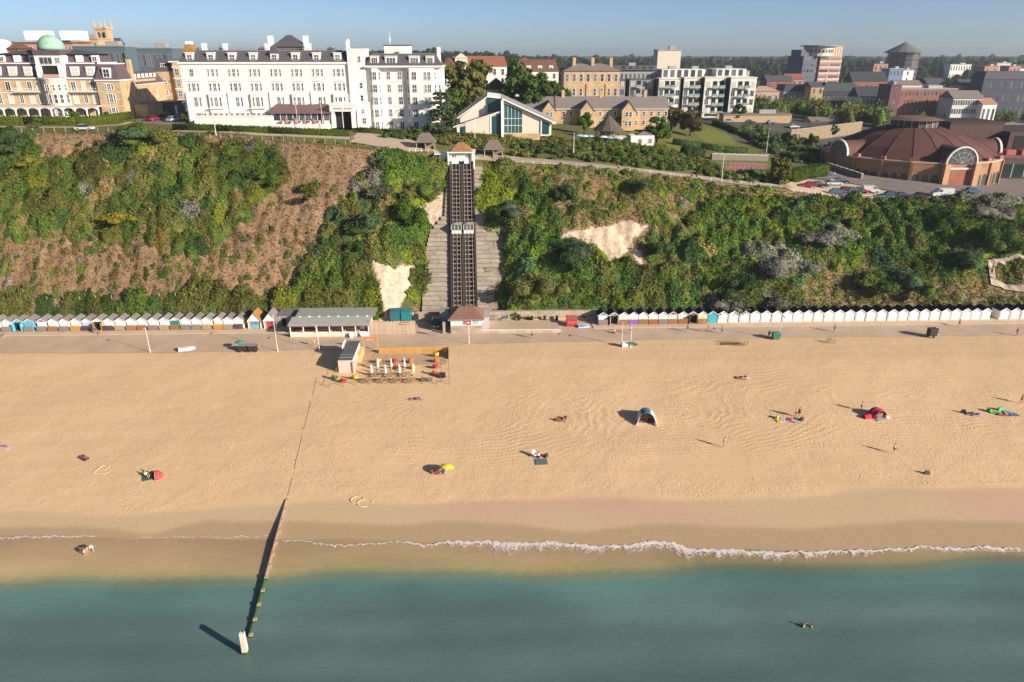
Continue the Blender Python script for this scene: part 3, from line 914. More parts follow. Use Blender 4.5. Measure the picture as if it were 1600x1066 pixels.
shrub(795, 345, 7.2, 5.8, (.055, .07, .045), 'dark greyish shrub right of the upper paved slope', mix=DEEP, n=1100)
shrub(886, 312, 4.8, 4.6, DEEP, 'round dark bush standing alone above the larger sand scar')
shrub(1000, 300, 5.2, 3.8, GREEN, 'round green bush just below the zigzag path fence')
shrub(900, 420, 8.6, 7.4, (.05, .068, .042), 'large dark grey green shrub against the lower edge of the larger sand scar', mix=DEEP, n=1400)
shrub(1024, 402, 4.8, 4.6, DEEP, 'round dark green bush to the right of the larger sand scar')
shrub(850, 472, 7.6, 7.0, (.15, .16, .05), 'tall pale green tree-like shrub above the stone wall', mix=OLIVE, n=1200)
shrub(1158, 458, 6.4, 5.6, DEEP, 'round dark green bush above the row of white huts', n=900)
shrub(1215, 430, 10, 5.4, GREYLEAF, 'wide silvery grey shrub on the middle of the slope', n=1300)
shrub(1290, 385, 7, 4.2, GREYLEAF, 'silvery grey shrub uphill of the widest grey one', n=900)
shrub(1418, 462, 8.2, 6.6, BLUEGREEN, 'big domed blue green bush low on the slope above the huts', mix=GREEN, n=1300)
shrub(1355, 450, 5.6, 5.0, GREEN, 'mid green bush left of the big domed blue green one')
shrub(1565, 398, 8.2, 9.4, (.045, .072, .022), 'tallest dark green bush next to the zigzag footpath', mix=GREEN, n=1500)
shrub(1505, 420, 6.0, 5.6, BLUEGREEN, 'blue green bush left of the zigzag footpath bend', n=900)
shrub(1480, 362, 9.0, 7.2, (.06, .105, .02), 'spreading bright green bush below the white van', mix=DEEP, n=1400)
shrub(1540, 345, 9.0, 4.6, GREYLEAF, 'greyish blossom covered shrub at the cliff top beyond the white van', n=1200)
shrub(1118, 488, 6.4, 3.8, GREYLEAF, 'grey leaved bush right behind the turquoise hut', n=900)
shrub(1215, 486, 7.4, 4.2, (.15, .145, .10), 'grey leaved bush behind the plain white huts', n=900)

# ---- hedges: clipped leafy walls along a line
def hedge(pts, w, h, col, label, name='hedge', den=26, seed=1, leaf=.3):
    rng = np.random.default_rng(seed)
    pts = [Vector(p) for p in pts]
    q, core = [], MB()
    for a, b in zip(pts[:-1], pts[1:]):
        d = b - a; L = d.length; dn = d.normalized(); s = Vector((-dn.y, dn.x, 0)).normalized()
        n = int(L * (2 * h + w) * den / 3)
        t = rng.uniform(0, L, n); k = rng.uniform(-h - w / 2, h + w / 2, n)
        off = np.clip(k, -w / 2, w / 2); zz = np.where(np.abs(k) > w / 2, h - (np.abs(k) - w / 2), h) + rng.normal(0, .06, n)
        off = off + rng.normal(0, .07, n)
        pos = np.array(a)[None] + np.array(dn)[None] * t[:, None] + np.array(s)[None] * off[:, None]
        pos[:, 2] += zz
        q.append(pos)
        e = Vector((0, 0, h * .5))
        core.beam(a + e - Vector((0, 0, .3)), b + e - Vector((0, 0, .3)), w * .86, h * .86 + .6)
    pos = np.concatenate(q)
    p = leaf_quads(pos, np.full((len(pos), 3), .08), 1, leaf, np.array([col] * len(pos)), rng)
    cv = np.array(core.v); cf = np.array(core.f)
    me = leaf_mesh(name, [p, (cv, cf, np.repeat(np.array([col]) * .8, len(cv), 0))], LEAF)
    return tag(link(name, me), label, 'hedge')

# ---- trees: trunk with limbs and a crown of leaf clumps
_TREE = {}
def tree_meshes(kind, seed):
    k = (kind, seed)
    if k in _TREE: return _TREE[k]
    rng = np.random.default_rng(seed * 17 + 3)
    t = MB()
    if kind == 'cedar':          # flat spreading tiers, built 1 m tall
        t.tube([(0, 0, 0), (.01, 0, .5), (0, .01, .97)], [.035, .025, .006])
        c, r = [], []
        for i in range(9):
            z = .18 + .78 * i / 9; R = .36 * (1 - .72 * i / 9)
            for j in range(5 if i < 6 else 3):
                a = rng.uniform(0, 6.28); rr = R * rng.uniform(.35, 1)
                t.tube([(0, 0, z - .03), (cos(a) * rr, sin(a) * rr, z)], [.012, .004], 5)
                c.append((cos(a) * rr, sin(a) * rr, z)); r.append((.13 * rng.uniform(.8, 1.2), .13, .035))
        cols = np.array([(.075, .11, .05)] * len(c)); n, leaf = 46, .05
    else:
        t.tube([(0, 0, 0), (.01, .01, .2), (-.01, .02, .42), (.0, 0, .75)], [.045, .035, .026, .008])
        c, r = [], []
        m = 26
        for i in range(m):
            a = i * 2.4 + rng.uniform(-.4, .4)
            z = rng.uniform(.3, .92)
            R = .40 * sqrt(max(.08, 1 - ((z - .55) / .47) ** 2)) * rng.uniform(.45, 1.0)
            c.append((cos(a) * R, sin(a) * R, z)); s = rng.uniform(.10, .17)
            r.append((s, s, s * rng.uniform(.75, 1.0)))
            if i % 3 == 0:
                t.tube([(0, 0, .3 + z * .25), (cos(a) * R * .6, sin(a) * R * .6, z - .08), (cos(a) * R, sin(a) * R, z)], [.016, .01, .004], 5)
        cols = np.array([(1., 1., 1.)] * m) * rng.uniform(.75, 1.25, (m, 1)); n, leaf = 80, .07
    crown = leaf_quads(np.array(c), np.array(r), n, leaf, cols, rng, up=False, lump=.22)
    if kind != 'cedar': crown = join([crown, cores(np.array(c), np.array(r), cols, .7)])
    _TREE[k] = (t, crown)
    return _TREE[k]
_CROWN = {}
def tree(px, py, h, col, label, kind='round', seed=0, wid=1.0, name='tree', p=None):
    t, (v, f, c) = tree_meshes(kind, seed)
    p = p or G(px, py, -.2)
    key = (kind, seed, col)
    if key not in _CROWN:
        cc = c if kind == 'cedar' else c * np.array(col) * (1.0 if max(col) > .14 else 1.5)
        _CROWN[key] = (t.mesh('trunk', BARK, True), leaf_mesh('crown', [(v, f, cc)], LEAF))
    tm, cm = _CROWN[key]
    o = thing(name, label, 'tree', p, seed * 1.3 + px)
    o.scale = (h * wid, h * wid, h)
    link('trunk', tm, o); link('crown', cm, o)
    return o
# ------------------------------------------------------------------ promenade
PROM = mat('promenade_tarmac', (0.50, 0.38, 0.275), rough=.9, var=.16, scale=.22, bump=.1)
PAVE = mat('pavement_sandy', (0.56, 0.43, 0.30), rough=.9, var=.15, scale=.5, bump=.1)
def strip(name, xs, y0f, y1f, z, m, thick=.0):
    b = MB()
    for a, c in zip(xs[:-1], xs[1:]):
        b.face([(a, y0f(a), z), (c, y0f(c), z), (c, y1f(c), z), (a, y1f(a), z)])
    return struct(name, b.mesh(name, m))
PFX, PFY = [-260, -97, -67, -47, -34, -20, -1, 31, 71, 111, 260], [130.6, 130.6, 129.7, 130.0, 130.2, 131.0, 132.3, 133.2, 133.6, 133.2, 133]
XS = list(np.arange(-260, 260.1, 1.5))
strip('promenade', XS, lambda x: float(np.interp(x, PFX, PFY) + wob(np.array(x), np.array(0.), 2.0, 2) * .28), lambda x: 146.6, 3.505, PROM)
b = MB()
for a, c in zip(XS[:-1], XS[1:]):
    if not (-13 < a < 22):
        y0 = 139.6 if a < 0 else 139.9
        b.box(a, c, y0, 146.5, 3.4, 3.60)
struct('pavement', b.mesh('pavement', PAVE))
ROOF_GREY = mat('hut_roof_grey', (0.20, 0.185, 0.18), var=.2, rnd=.15, bump=.2)
ROOF_NAVY = mat('hut_roof_navy', (0.022, 0.026, 0.045), var=.2, rnd=.1)
HUT_C = {'white': (0.78, .76, .73), 'blue': (.10, .42, .62), 'pale blue': (.40, .60, .72), 'green': (.04, .20, .17), 'turquoise': (.05, .40, .48), 'cream': (.72, .58, .36),
         'grey': (.24, .20, .17), 'brown': (.30, .16, .07), 'orange': (.50, .25, .06), 'purple': (.10, .05, .055), 'tan': (.36, .27, .19), 'rust': (.34, .12, .05), 'olive': (.24, .17, .05), 'violet': (.28, .12, .45), 'red': (.45, .04, .04)}
HM = {k: mat('hut_' + k.replace(' ', '_'), v, rough=.6, var=.1, scale=2.5, rnd=.06) for k, v in HUT_C.items()}
def hut_meshes(style, W=2.08, D=2.7, H=2.05, R=2.72):
    d = {}
    d['wall'] = MB().front([(-W/2, 0), (W/2, 0), (W/2, H), (0, R), (-W/2, H)], 0, D)
    r = MB(); e = .16; sl = (R - H) / (W / 2)
    for s in (-1, 1):
        x1, z1 = s * (W/2 + e), H - e * sl
        q = [(0, R + .02), (x1, z1 + .02), (x1, z1 + .10), (0, R + .10)]
        r.front(q if s < 0 else q[::-1], -.18, D + .1)
    d['roof'] = r
    g = MB()
    for s in (-1, 1):
        x1, z1 = s * (W/2 + e), H - e * sl
        q = [(0, R - .16), (x1, z1 - .12), (x1, z1 + .02), (0, R + .02)]
        g.front(q if s < 0 else q[::-1], -.17, -.10)
    d['barge_board'] = g
    f = MB()
    for i in range(6):
        x = -W/2 + .04 + i * (W - .08) / 6
        f.box(x + .02, x + (W - .08) / 6 - .02, -.02, .03, 0, 1.18 + .03 * (i % 2))
    f.box(-W/2, W/2, .03, .07, .12, .2); f.box(-W/2, W/2, .03, .07, 1.0, 1.08)
    d['fence_panel'] = f
    d['door'] = MB().box(-.44, .44, -.05, .0, .08, 1.82).box(-.40, .40, -.075, -.05, .9, 1.0).box(-.40, .40, -.07, -.05, 1.6, 1.68)
    d['void'] = MB().box(-.78, .78, -.03, .0, .08, 1.85)
    d['shutter'] = MB().box(-W/2 + .1, W/2 - .1, -.06, 0, .3, 1.95)
    d['deck'] = MB().box(-W/2, W/2, -1.0, -.02, -.02, .12)
    return d
_HS = hut_meshes(0)
_HM = {}
def hpart(part, m):
    k = (part, m.name)
    if k not in _HM: _HM[k] = _HS[part].mesh(part, m)
    return _HM[k]
def hut(x, y, label, group, upper='white', lower=None, roof=ROOF_GREY, body=None, opened=False, rz=0.0):
    o = thing('beach_hut', label, 'beach hut', (x, y, 3.604), rz, group)
    link('wall', hpart('wall', HM[body or 'white']), o)
    link('roof', hpart('roof', roof), o)
    link('gable_board', hpart('barge_board', WPAINT), o)
    if opened:
        link('doorway', hpart('void', BLACKHOLE), o)
        for s in (-1, 1):
            link('door', hpart('door', HM[upper]), o, (s * .86, -.42, 0), pi / 2)
        link('deck', hpart('deck', HM['tan']), o)
    elif lower:
        link('shutter', hpart('shutter', HM[upper]), o, (0, -.01, 0))
        link('fence_panel', hpart('fence_panel', HM[lower]), o, (0, -.62, 0))
        link('deck', hpart('deck', HM['tan']), o)
    else:
        for s in (-1, 1):
            link('door', hpart('door', HM[upper]), o, (s * .45, -.005, 0))
    return o
LEFT = [(-7, 'white', 'grey'), (10.5, 'white', 'grey'), (27.7, 'blue', None), (45, 'blue', 'grey'), (65, 'white', 'grey'), (82.5, 'white', 'brown'), (100.3, 'white', 'grey'),
        (118, 'white', 'orange'), (135.7, 'pale blue', 'purple'), (153, 'olive', None), (170, 'white', 'purple'), (187.5, 'white', 'tan'), (205.3, 'white', 'brown'), (222, 'white', 'rust'), (239.5, 'white', 'grey'),
        (257, 'white', 'tan'), (274, 'green', 'olive'), (290.5, 'white', 'grey'), (307, 'white', 'grey'), (323.5, 'white', 'tan'), (341.5, 'white', 'orange'), (357, 'white', 'tan'), (373, 'white', 'purple')]
for i, (px_, up, lo) in enumerate(LEFT):
    x = PY(px_, 505, 142.3).x
    n = len(LEFT) - i
    lab = {2: 'bright blue beach hut with its doors swung open', 3: 'blue fronted beach hut next to the open blue one', 8: 'pale blue fronted beach hut with dark purple low fence',
           9: 'open beach hut with olive doors and people outside', 16: 'dark green fronted beach hut in the grey roofed row'}.get(i)
    lab = lab or f'{up} beach hut with {lo} low fence, {ORD[n - 1]} from the steep gabled cabins'
    hut(x, 142.3 + random.uniform(-.06, .06), lab, 'grey roofed beach huts', up, lo, ROOF_GREY, 'violet' if i == 4 else ('blue' if i in (2, 3) else 'white'), opened=lo is None)
RIGHT = [942, 959, 974.6, 989.7, 1005, 1020.3, 1036, 1051, 1066.6, 1082, 1097.3, 1112.7, 1129, 1146, 1163, 1179.7, 1196.5, 1213.2, 1230, 1246.3, 1262, 1278, 1294.7, 1310.5, 1327, 1343.5, 1360, 1377, 1393.7, 1410, 1427, 1443, 1459.5, 1476, 1492, 1508, 1523, 1539, 1567.5, 1584.5, 1601, 1618]
RC = [('white', 'grey', 'turquoise'), ('white', None, 'tan'), ('white', 'brown', 'white'), ('white', 'violet', 'white'), ('white', 'olive', 'white'), ('white', 'rust', 'white'), ('white', 'grey', 'white'), ('white', 'brown', 'red'), ('white', 'rust', 'white'), ('grey', None, 'grey'), ('cream', 'brown', 'white')]
for i, px_ in enumerate(RIGHT):
    x = PY(px_, 497, 142.4).x
    y = 142.4 + random.uniform(-.05, .05)
    if i < 11:
        up, lo, bd = RC[i]
        lab = f'navy roofed beach hut with {lo} low fence, {ORD[10 - i]} before the turquoise one' if lo else f'navy roofed beach hut standing open, {ORD[10 - i]} before the turquoise one'
        hut(x, y, lab, 'navy roofed beach huts', up, lo, ROOF_NAVY, bd, opened=lo is None)
    elif i == 11:
        hut(x, y, 'all turquoise beach hut with closed doors', 'navy roofed beach huts', 'turquoise', None, ROOF_NAVY, 'turquoise')
    elif i < 38:
        hut(x, y, f'plain white closed beach hut, {ORD[i - 12]} beyond the turquoise hut', 'plain white beach huts')
    else:
        hut(x, y, f'plain white beach hut past the gap in the row, {ORD[i - 38]} after it', 'plain white beach huts')
for o in scene.objects:
    if o.get('group') == 'plain white beach huts':
        for ch in o.children:
            if ch.name.startswith('roof'): ch.data = hpart('roof', ROOF_NAVY)

# two steep gabled cabins at the end of the row
for px_, rc, dc, lab in ((397, (.33, .17, .05), (.16, .42, .60), 'steep gabled cabin with ochre roof and pale blue door'), (421.7, (.21, .19, .18), (.60, .05, .06), 'steep gabled cabin with grey roof and red door')):
    x = PY(px_, 505, 141.8).x
    o = thing('gabled_cabin', lab, 'cabin', (x, 141.8, 3.604), 0, 'steep gabled cabins')
    W, H, R, D = 2.9, 1.75, 3.5, 3.6
    MB().front([(-W/2, 0), (W/2, 0), (W/2, H), (0, R), (-W/2, H)], .35, D).build('wall', mat('cabin_wall', (.42, .37, .32)), o)
    MB().front([(-W/2 - .1, H - .02), (W/2 + .1, H - .02), (0, R - .02)], 0, .32).build('gable_front', WPAINT, o)
    r = MB()
    for s in (-1, 1):
        q = [(0, R), (s * (W/2 + .25), H - .28), (s * (W/2 + .25), H - .16), (0, R + .14)]
        r.front(q if s < 0 else q[::-1], -.12, D + .12)
    r.build('roof', mat('cabin_roof_' + lab[25:29].strip(), rc, var=.3, scale=3, bump=.3), o)
    for s in (-1, 1):
        MB().box(s * 1.3 - .06, s * 1.3 + .06, .05, .17, 0, H).build('post', WPAINT, o)
    dm = mat('cabin_door_' + lab[25:29].strip(), dc)
    for s in (-1, 1):
        MB().box(s * .36 - .34, s * .36 + .34, .26, .35, .05, 1.55).build('door', dm, o)
        MB().box(s * .36 - .22, s * .36 + .22, .235, .26, 1.0, 1.42).build('door_pane', GLASS, o)

# low shed between the cabins and the café
o = thing('shed', 'low grey roofed stone shed beside the café', 'shed', PY(449, 500, 143.5).xy.to_3d() + Vector((0, 0, 3.6)))
MB().box(-1.9, 1.9, 0, 3.4, 0, 2.1).build('wall', mat('shed_wall', (.34, .31, .28)), o)
MB().side([(-.2, 2.25), (3.6, 2.7), (3.6, 2.85), (-.2, 2.4)], -2.0, 2.0).build('roof', ROOF_GREY, o)
MB().box(-1.2, -.3, -.04, 0, .05, 1.8).build('door', BLACKHOLE, o)
MB().box(-1.9, 1.9, -.02, 3.38, 2.1, 2.26).build('eave', WPAINT, o)

# café
p0, p1 = P(455, 527, 3.52), P(577, 525, 3.52)
CW = (p1 - p0).length
o = thing('beach_cafe', 'long low beach café with grey green roof and white counter front', 'café', (p0.x, p0.y, 3.51), 0)
cm = mat('cafe_wall', (.60, .52, .42)); CREAM = mat('cafe_panel', (.68, .60, .46), var=.12)
MB().box(.4, CW - .3, 3.2, 7.2, 0, 2.5).build('wall', cm, o)
MB().side([(-.35, 2.62), (3.6, 3.02), (3.6, 3.14), (-.35, 2.74)], -.4, CW + .3).build('front_roof', mat('cafe_roof_front', (.36, .38, .36), var=.15, streak=False), o)
MB().side([(3.6, 3.10), (8.0, 3.45), (8.0, 3.57), (3.6, 3.22)], .3, CW + .9).build('rear_roof', mat('cafe_roof_rear', (.27, .29, .25), var=.2), o)
MB().box(-.3, CW + .2, -.30, -.16, 2.42, 2.66).build('fascia', mat('cafe_red', (.45, .07, .05)), o)
for i in range(8):
    MB().side([(3.45, 3.08), (3.75, 3.11), (3.75, 3.28), (3.45, 3.24)], 1 + i * CW / 8, 1.5 + i * CW / 8).build('roof_vent', WPAINT, o)
nb = 6
for i in range(nb + 1):
    x = i * CW / nb
    MB().box(x - .09, x + .09, -.12, .06, 0, 2.45).build('post', WPAINT, o)
    if i < nb:
        MB().box(x + .13, x + CW / nb - .13, -.06, .05, .04, .98).build('counter_panel', CREAM if i < 5 else WPAINT, o)
        MB().box(x + .09, x + CW / nb - .09, -.02, .30, 1.0, 1.06).build('counter_top', WPAINT, o)
        MB().box(x + .12, x + CW / nb - .12, 1.4, 1.46, 1.1, 2.4).build('window_band', GLASS, o)
for i in range(5):
    for s in (0, 1):
        MB().box(i * 2.9 + 1 + s, i * 2.9 + 1.5 + s, .6, 1.0, .45, .9 + .25 * s).build('stool', [TIMBER, mat('seat_orange', (.55, .22, .06))][s], o)
# white leaning sandwich board & bins by the café
def aboard(px, py, m, label):
    t = thing('sandwich_board', label, 'sign', B(px, py, .06), .4)
    for s in (-1, 1):
        MB().beam((0, s * .25, 0), (0, s * .04, 1.05), .65, .04).build('board', m, t)
aboard(562, 526, DARK, 'black sandwich board standing in front of the café')
aboard(549, 528, WPAINT, 'white sandwich board at the corner of the café')

# boarded fence with a red sign
a0, a1 = P(578, 523, 3.6), P(650, 523, 3.6)
o = thing('boarded_fence', 'tall pale boarded fence with a small red sign', 'fence', (a0.x, a0.y, 3.55))
FL = a1.x - a0.x
fm = mat('pale_boards', (.50, .38, .27), var=.2, scale=2, rnd=.12)
bm = MB().box(0, .21, 0, .05, 0, 3.0).mesh('board', fm)
for i in range(int(FL / .24)):
    ob = link('board', bm, o, (i * .24, random.uniform(-.015, .015), 0)); ob.scale.z = random.uniform(.96, 1.02)
for i in range(6):
    MB().box(i * FL / 5.05 - .07, i * FL / 5.05 + .07, .06, .2, 0, 3.1).build('post', TIMBER, o)
MB().box(FL * .66, FL * .86, -.07, -.02, 2.2, 2.7).build('sign_board', mat('sign_red', (.48, .07, .04)), o)
for k in range(7):
    MB().box(FL * .68 + k * .25, FL * .68 + k * .25 + .16, -.085, -.07, 2.36, 2.54).build('lettering', mat('sign_cream', (.75, .62, .4)), o)
# storage containers behind it
for px_, cc, lab in ((617, (.03, .16, .20), 'dark teal storage container behind the boarded fence'), (634, (.02, .22, .24), 'brighter teal storage container nearest the lift, behind the fence')):
    t = thing('storage_container', lab, 'container', (PY(px_, 495, 144.6).x, 144.6, 3.55), 0, 'storage containers')
    cmt = mat('container_' + str(px_), cc)
    MB().box(-1.05, 1.05, 0, 3.0, .1, 2.3).build('body', cmt, t)
    for k in range(5):
        MB().box(-.9 + k * .42, -.75 + k * .42, -.03, 0, .2, 2.25).build('rib', cmt, t)
    MB().box(-1.1, 1.1, -.04, 3.04, 2.3, 2.4).build('lid', cmt, t)
# sand-coloured garden wall, dark van beside the lift
b0, b1 = P(655, 515, 3.6), P(690, 512, 3.6)
w = MB()
w.box(0, 6.5, 0, .35, 0, 2.2); w.box(-.05, 6.55, -.05, .4, 2.2, 2.32)
tag(w.build('stone_wall', STONE, None, (b0.x - .5, 144.9, 3.5)), 'short sandstone wall between the boarded fence and the lift', 'wall')
def vehicle(name, label, loc, rz, col, L=4.3, W=1.75, H=1.45, kind='car', group=None, cat='car'):
    """car or van with body, glazed cabin, wheels and lamps; nose towards +x"""
    t = thing(name, label, cat, loc, rz, group)
    key = (kind, L)
    pm = mat('paint_%03d_%03d_%03d' % tuple(int(c * 999) for c in col), col, rough=.3, var=.04, spec=.5)
    if key not in _CARS:
        hb = H * .56
        if kind == 'van':
            prof = [(-L/2, .35), (-L/2, H), (L*.18, H), (L*.33, H*.60), (L/2 - .05, H*.5), (L/2, .35)]
            cab = [(L*.06, H*.62), (L*.06, H*.92), (L*.19, H*.92), (L*.30, H*.62)]
        else:
            prof = [(-L/2, .32), (-L/2 + .02, hb), (-L*.40, hb + .03), (L*.22, hb), (L*.46, hb*.86), (L/2, hb*.62), (L/2, .32)]
            cab = [(-L*.43, hb), (-L*.30, H*.97), (L*.02, H), (L*.20, hb)]
        def slab(pr, w0, w1):
            m_ = MB(); n = len(pr)
            zs = [p[1] for p in pr]; z0, z1 = min(zs), max(zs)
            wd = [w0 + (w1 - w0) * (p[1] - z0) / (z1 - z0) for p in pr]
            vs = [(p[0], -k/2, p[1]) for p, k in zip(pr, wd)] + [(p[0], k/2, p[1]) for p, k in zip(pr, wd)]
            return m_._add(vs, [tuple(range(n)), tuple(range(n, 2*n))[::-1]] + [(i, (i+1) % n, n + (i+1) % n, n + i) for i in range(n)])
        body = slab(prof, W, W * (.96 if kind == 'van' else .97))
        cabin = slab(cab, W * (.99 if kind == 'van' else .93), W * (.99 if kind == 'van' else .74))
        roof = None
        if kind == 'car':
            roof = MB().box(-L*.29, L*.015, -W*.36, W*.36, H*.965, H*1.01)
        _CARS[key] = (body, cabin, roof, MB().tube([(0, -.11, 0), (0, .11, 0)], .32, 12).mesh('tyre', DARK), MB().tube([(0, -.12, 0), (0, .12, 0)], .18, 8).mesh('rim', STEEL), MB().box(-.03, .03, -.2, .2, -.08, .08))
    body, cabin, roof, ty, rim, lamp = _CARS[key]
    body.build('body', pm, t); cabin.build('cabin_glass', GLASS, t)
    if roof: roof.build('roof', pm, t)
    for sx in (-.31, .31):
        for sy in (-1, 1):
            w_ = link('wheel', ty, t, (sx * L, sy * (W/2 - .1), .32)); link('rim', rim, w_)
    for sy in (-1, 1):
        lamp.build('headlight', WPAINT, t, (L/2 - .02, sy * W * .36, H * .4))
        lamp.build('tail_light', HM['red'], t, (-L/2 + .01, sy * W * .36, H * .45))
    return t
_CARS = {}
vehicle('parked_van', 'dark green van parked between sandstone wall and lift station', (PY(681, 500, 142.5).x, 142.4, 3.52), -pi/2, (.02, .06, .05), 4.4, 1.8, 2.0, 'van', cat='van')
tag(MB().box(-.9, .9, 0, 2.2, 0, 3.3).box(-1, 1, -.1, 2.3, 3.3, 3.45).box(-.25, .25, -.03, 0, 2.0, 2.6).build('plant_cabinet', mat('plant_grey', (.26, .28, .30)), None, (PY(694, 498, 142.6).x, 142.6, 3.5)), 'tall blue grey machinery cabinet against the lift station', 'cabinet')

# retaining wall, railings and ramp to the right of the lift
rw = thing('retaining_wall', 'long low sandstone retaining wall under the green cliff', 'wall', (0, 0, 0))
xa, xb = PY(757, 500, 146.2).x, PY(935, 500, 146.2).x
RS = random.Random(4)
sm = [mat('sandstone_%d' % i, c, var=.2, scale=3, bump=.3) for i, c in enumerate(((.46, .36, .26), (.40, .32, .24), (.50, .40, .29)))]
for row in range(3):
    x = xa
    while x < xb:
        l = RS.uniform(.9, 1.9)
        MB().box(x + .02, min(x + l, xb) - .02, 146.0 + RS.uniform(-.04, .04), 146.7, 3.5 + row * .62 + .01, 3.5 + row * .62 + .60).build('stone', sm[RS.randrange(3)], rw)
        x += l
MB().box(xa - .1, xb + .1, 145.95, 146.75, 5.36, 5.46).build('coping', CONCRETE, rw)
fr = thing('iron_railing', 'grey iron railing fence right of the lower lift station', 'railing', (PY(755, 503, 144.2).x, 144.2, 3.5))
FLn = PY(795, 503, 144.2).x - fr.location.x
for i in range(22):
    MB().box(i * FLn / 21 - .025, i * FLn / 21 + .025, -.02, .02, 0, 2.3).build('bar', STEEL, fr)
for z in (.3, 1.3, 2.25):
    MB().box(0, FLn, -.025, .025, z - .03, z + .03).build('rail', STEEL, fr)
for i in (0, 1, 2):
    MB().box(i * FLn / 2 - .13, i * FLn / 2 + .13, -.13, .13, 0, 2.4).build('post', CONCRETE, fr)
# raised terrace in front with white kerb
q0, q1 = P(752, 520, 3.5), P(876, 519, 3.5)
t = MB()
t.prism([(q0.x, q0.y), (q1.x, q1.y + .2), (q1.x - .4, 144.2), (q0.x, 144.2)], 3.5, 3.95)
struct('terrace', t.mesh('terrace', PROM))
k = thing('terrace_kerb', 'pale stone kerb wall along the terrace by the lift', 'wall', (q0.x, q0.y, 3.5))
d = (q1 - q0); L_ = d.length; n = 9
for i in range(n):
    MB().box(i * L_ / n + .01, (i + 1) * L_ / n - .01, -.32, .02, 0, .62).build('stone', sm[i % 3], k)
    MB().box(i * L_ / n + .01, (i + 1) * L_ / n - .01, -.36, .06, .62, .70).build('coping', WPAINT, k)
k.rotation_euler.z = atan2(d.y, d.x)
for i, px_ in enumerate((811, 831, 851, 870)):
    p = PY(px_, 502, 145.2)
    t = thing('litter_bin', f'{ORD[i]} small dark bin along the sandstone wall counting from the lift', 'bin', (p.x, 145.2, 3.5), 0, 'bins along the wall')
    MB().cyl(0, 0, 0, .95, .30, .34, 10).build('body', DARK, t)
    MB().dome(0, 0, .95, .36, .2, 10, 3).build('lid', DARK, t)
o = thing('kiosk_box', 'small dark red kiosk box at the end of the sandstone wall', 'kiosk', B(893, 511, .08))
MB().box(-1.1, 1.1, 0, 1.6, 0, 1.7).build('body', mat('kiosk_red', (.35, .05, .05)), o)
MB().side([(-.2, 1.72), (1.8, 1.9), (1.8, 2.0), (-.2, 1.82)], -1.25, 1.25).build('roof', mat('kiosk_roof', (.42, .13, .11)), o)
MB().box(-.9, .9, -.04, 0, .7, 1.3).build('shutter', mat('kiosk_shutter', (.5, .09, .08)), o)
o = thing('stacked_boat', 'blue covered upturned dinghy lying by the red kiosk box', 'boat', B(912, 511, .08), .1)
def dinghy(o, L, W, H, m, m2):
    n = 9; vs, fs = [], []
    for i in range(n):
        t_ = i / (n - 1); x = (t_ - .5) * L; w_ = W / 2 * (1 - max(0, (t_ - .45) / .55) ** 2.2) + .01
        for j in range(7):
            a = pi * j / 6
            vs.append((x, cos(a) * w_, sin(a) ** .8 * H * (1 - .25 * t_ ** 3)))
    for i in range(n - 1):
        fs += [(i*7 + j, i*7 + j + 1, (i+1)*7 + j + 1, (i+1)*7 + j) for j in range(6)]
    fs += [tuple(range(7)), tuple(range((n-1)*7, n*7))[::-1]]
    b_ = MB(); b_._add(vs, fs); b_.build('hull', m, o, smooth=True)
    MB().tube([((-.48) * L, 0, H * .97), (.1 * L, 0, H * .98), (.42 * L, 0, H * .72)], .05, 6).build('keel', m2, o)
    for s in (-1, 1):
        MB().tube([(-.5 * L, s * W / 2, .04), (0, s * W / 2 * 1.01, .04), (.35 * L, s * W * .30, .04), (.5 * L, 0, .04)], .06, 6).build('gunwale', m2, o)
dinghy(o, 2.6, 1.3, .55, mat('boat_blue', (.12, .22, .42)), WPAINT)
o = thing('upturned_dinghy', 'pale grey upturned dinghy on the sand at the promenade edge', 'boat', B(293, 547, .02), .35)
dinghy(o, 3.2, 1.5, .75, mat('boat_grey', (.42, .45, .50), var=.15), STEEL)
# handcarts with a green parasol
for i, px_ in enumerate((381, 396)):
    t = thing('beach_cart', ('dark beach cart under the green parasol', 'dark beach cart further from the green parasol')[i], 'cart', B(px_, 549, .02), .1, 'beach carts')
    MB().box(-.85, .85, -.5, .5, .45, 1.35).build('bin', DARK, t)
    MB().box(-.9, .9, -.55, .55, 1.35, 1.43).build('rim', STEEL, t)
    for sx in (-.6, .6):
        for sy in (-.55, .55):
            MB().tube([(sx, sy - .05, .28), (sx, sy + .05, .28)], .28, 10).build('wheel', DARK, t)
    MB().tube([(.9, -.3, .9), (1.3, -.3, 1.1), (1.3, .3, 1.1), (.9, .3, .9)], .03, 6).build('handle', WPAINT, t)
def parasol(name, label, loc, r, h, m, tilt=(0, 0), group=None, n=8, flat=.34):
    t = thing(name, label, 'parasol', loc, random.uniform(0, 1), group)
    t.rotation_euler = (tilt[0], tilt[1], 0)
    MB().cyl(0, 0, 0, h, .03, .03, 8).build('pole', WPAINT, t)
    c = MB(); vs = [(0, 0, h)]
    for k, (rr, zz) in enumerate(((.5, .08), (1.0, flat))):
        vs += [(r * rr * cos(2*pi*i/n), r * rr * sin(2*pi*i/n), h - r * zz) for i in range(n)]
    c._add(vs, [(0, 1 + i, 1 + (i+1) % n) for i in range(n)] + [(1 + i, 1 + n + i, 1 + n + (i+1) % n, 1 + (i+1) % n) for i in range(n)])
    c.build('canopy', m, t)
    for i in range(n):
        MB().beam((0, 0, h - r * .45), (r * .7 * cos(2*pi*i/n), r * .7 * sin(2*pi*i/n), h - r * flat * .62), .02).build('rib', WPAINT, t)
    return t
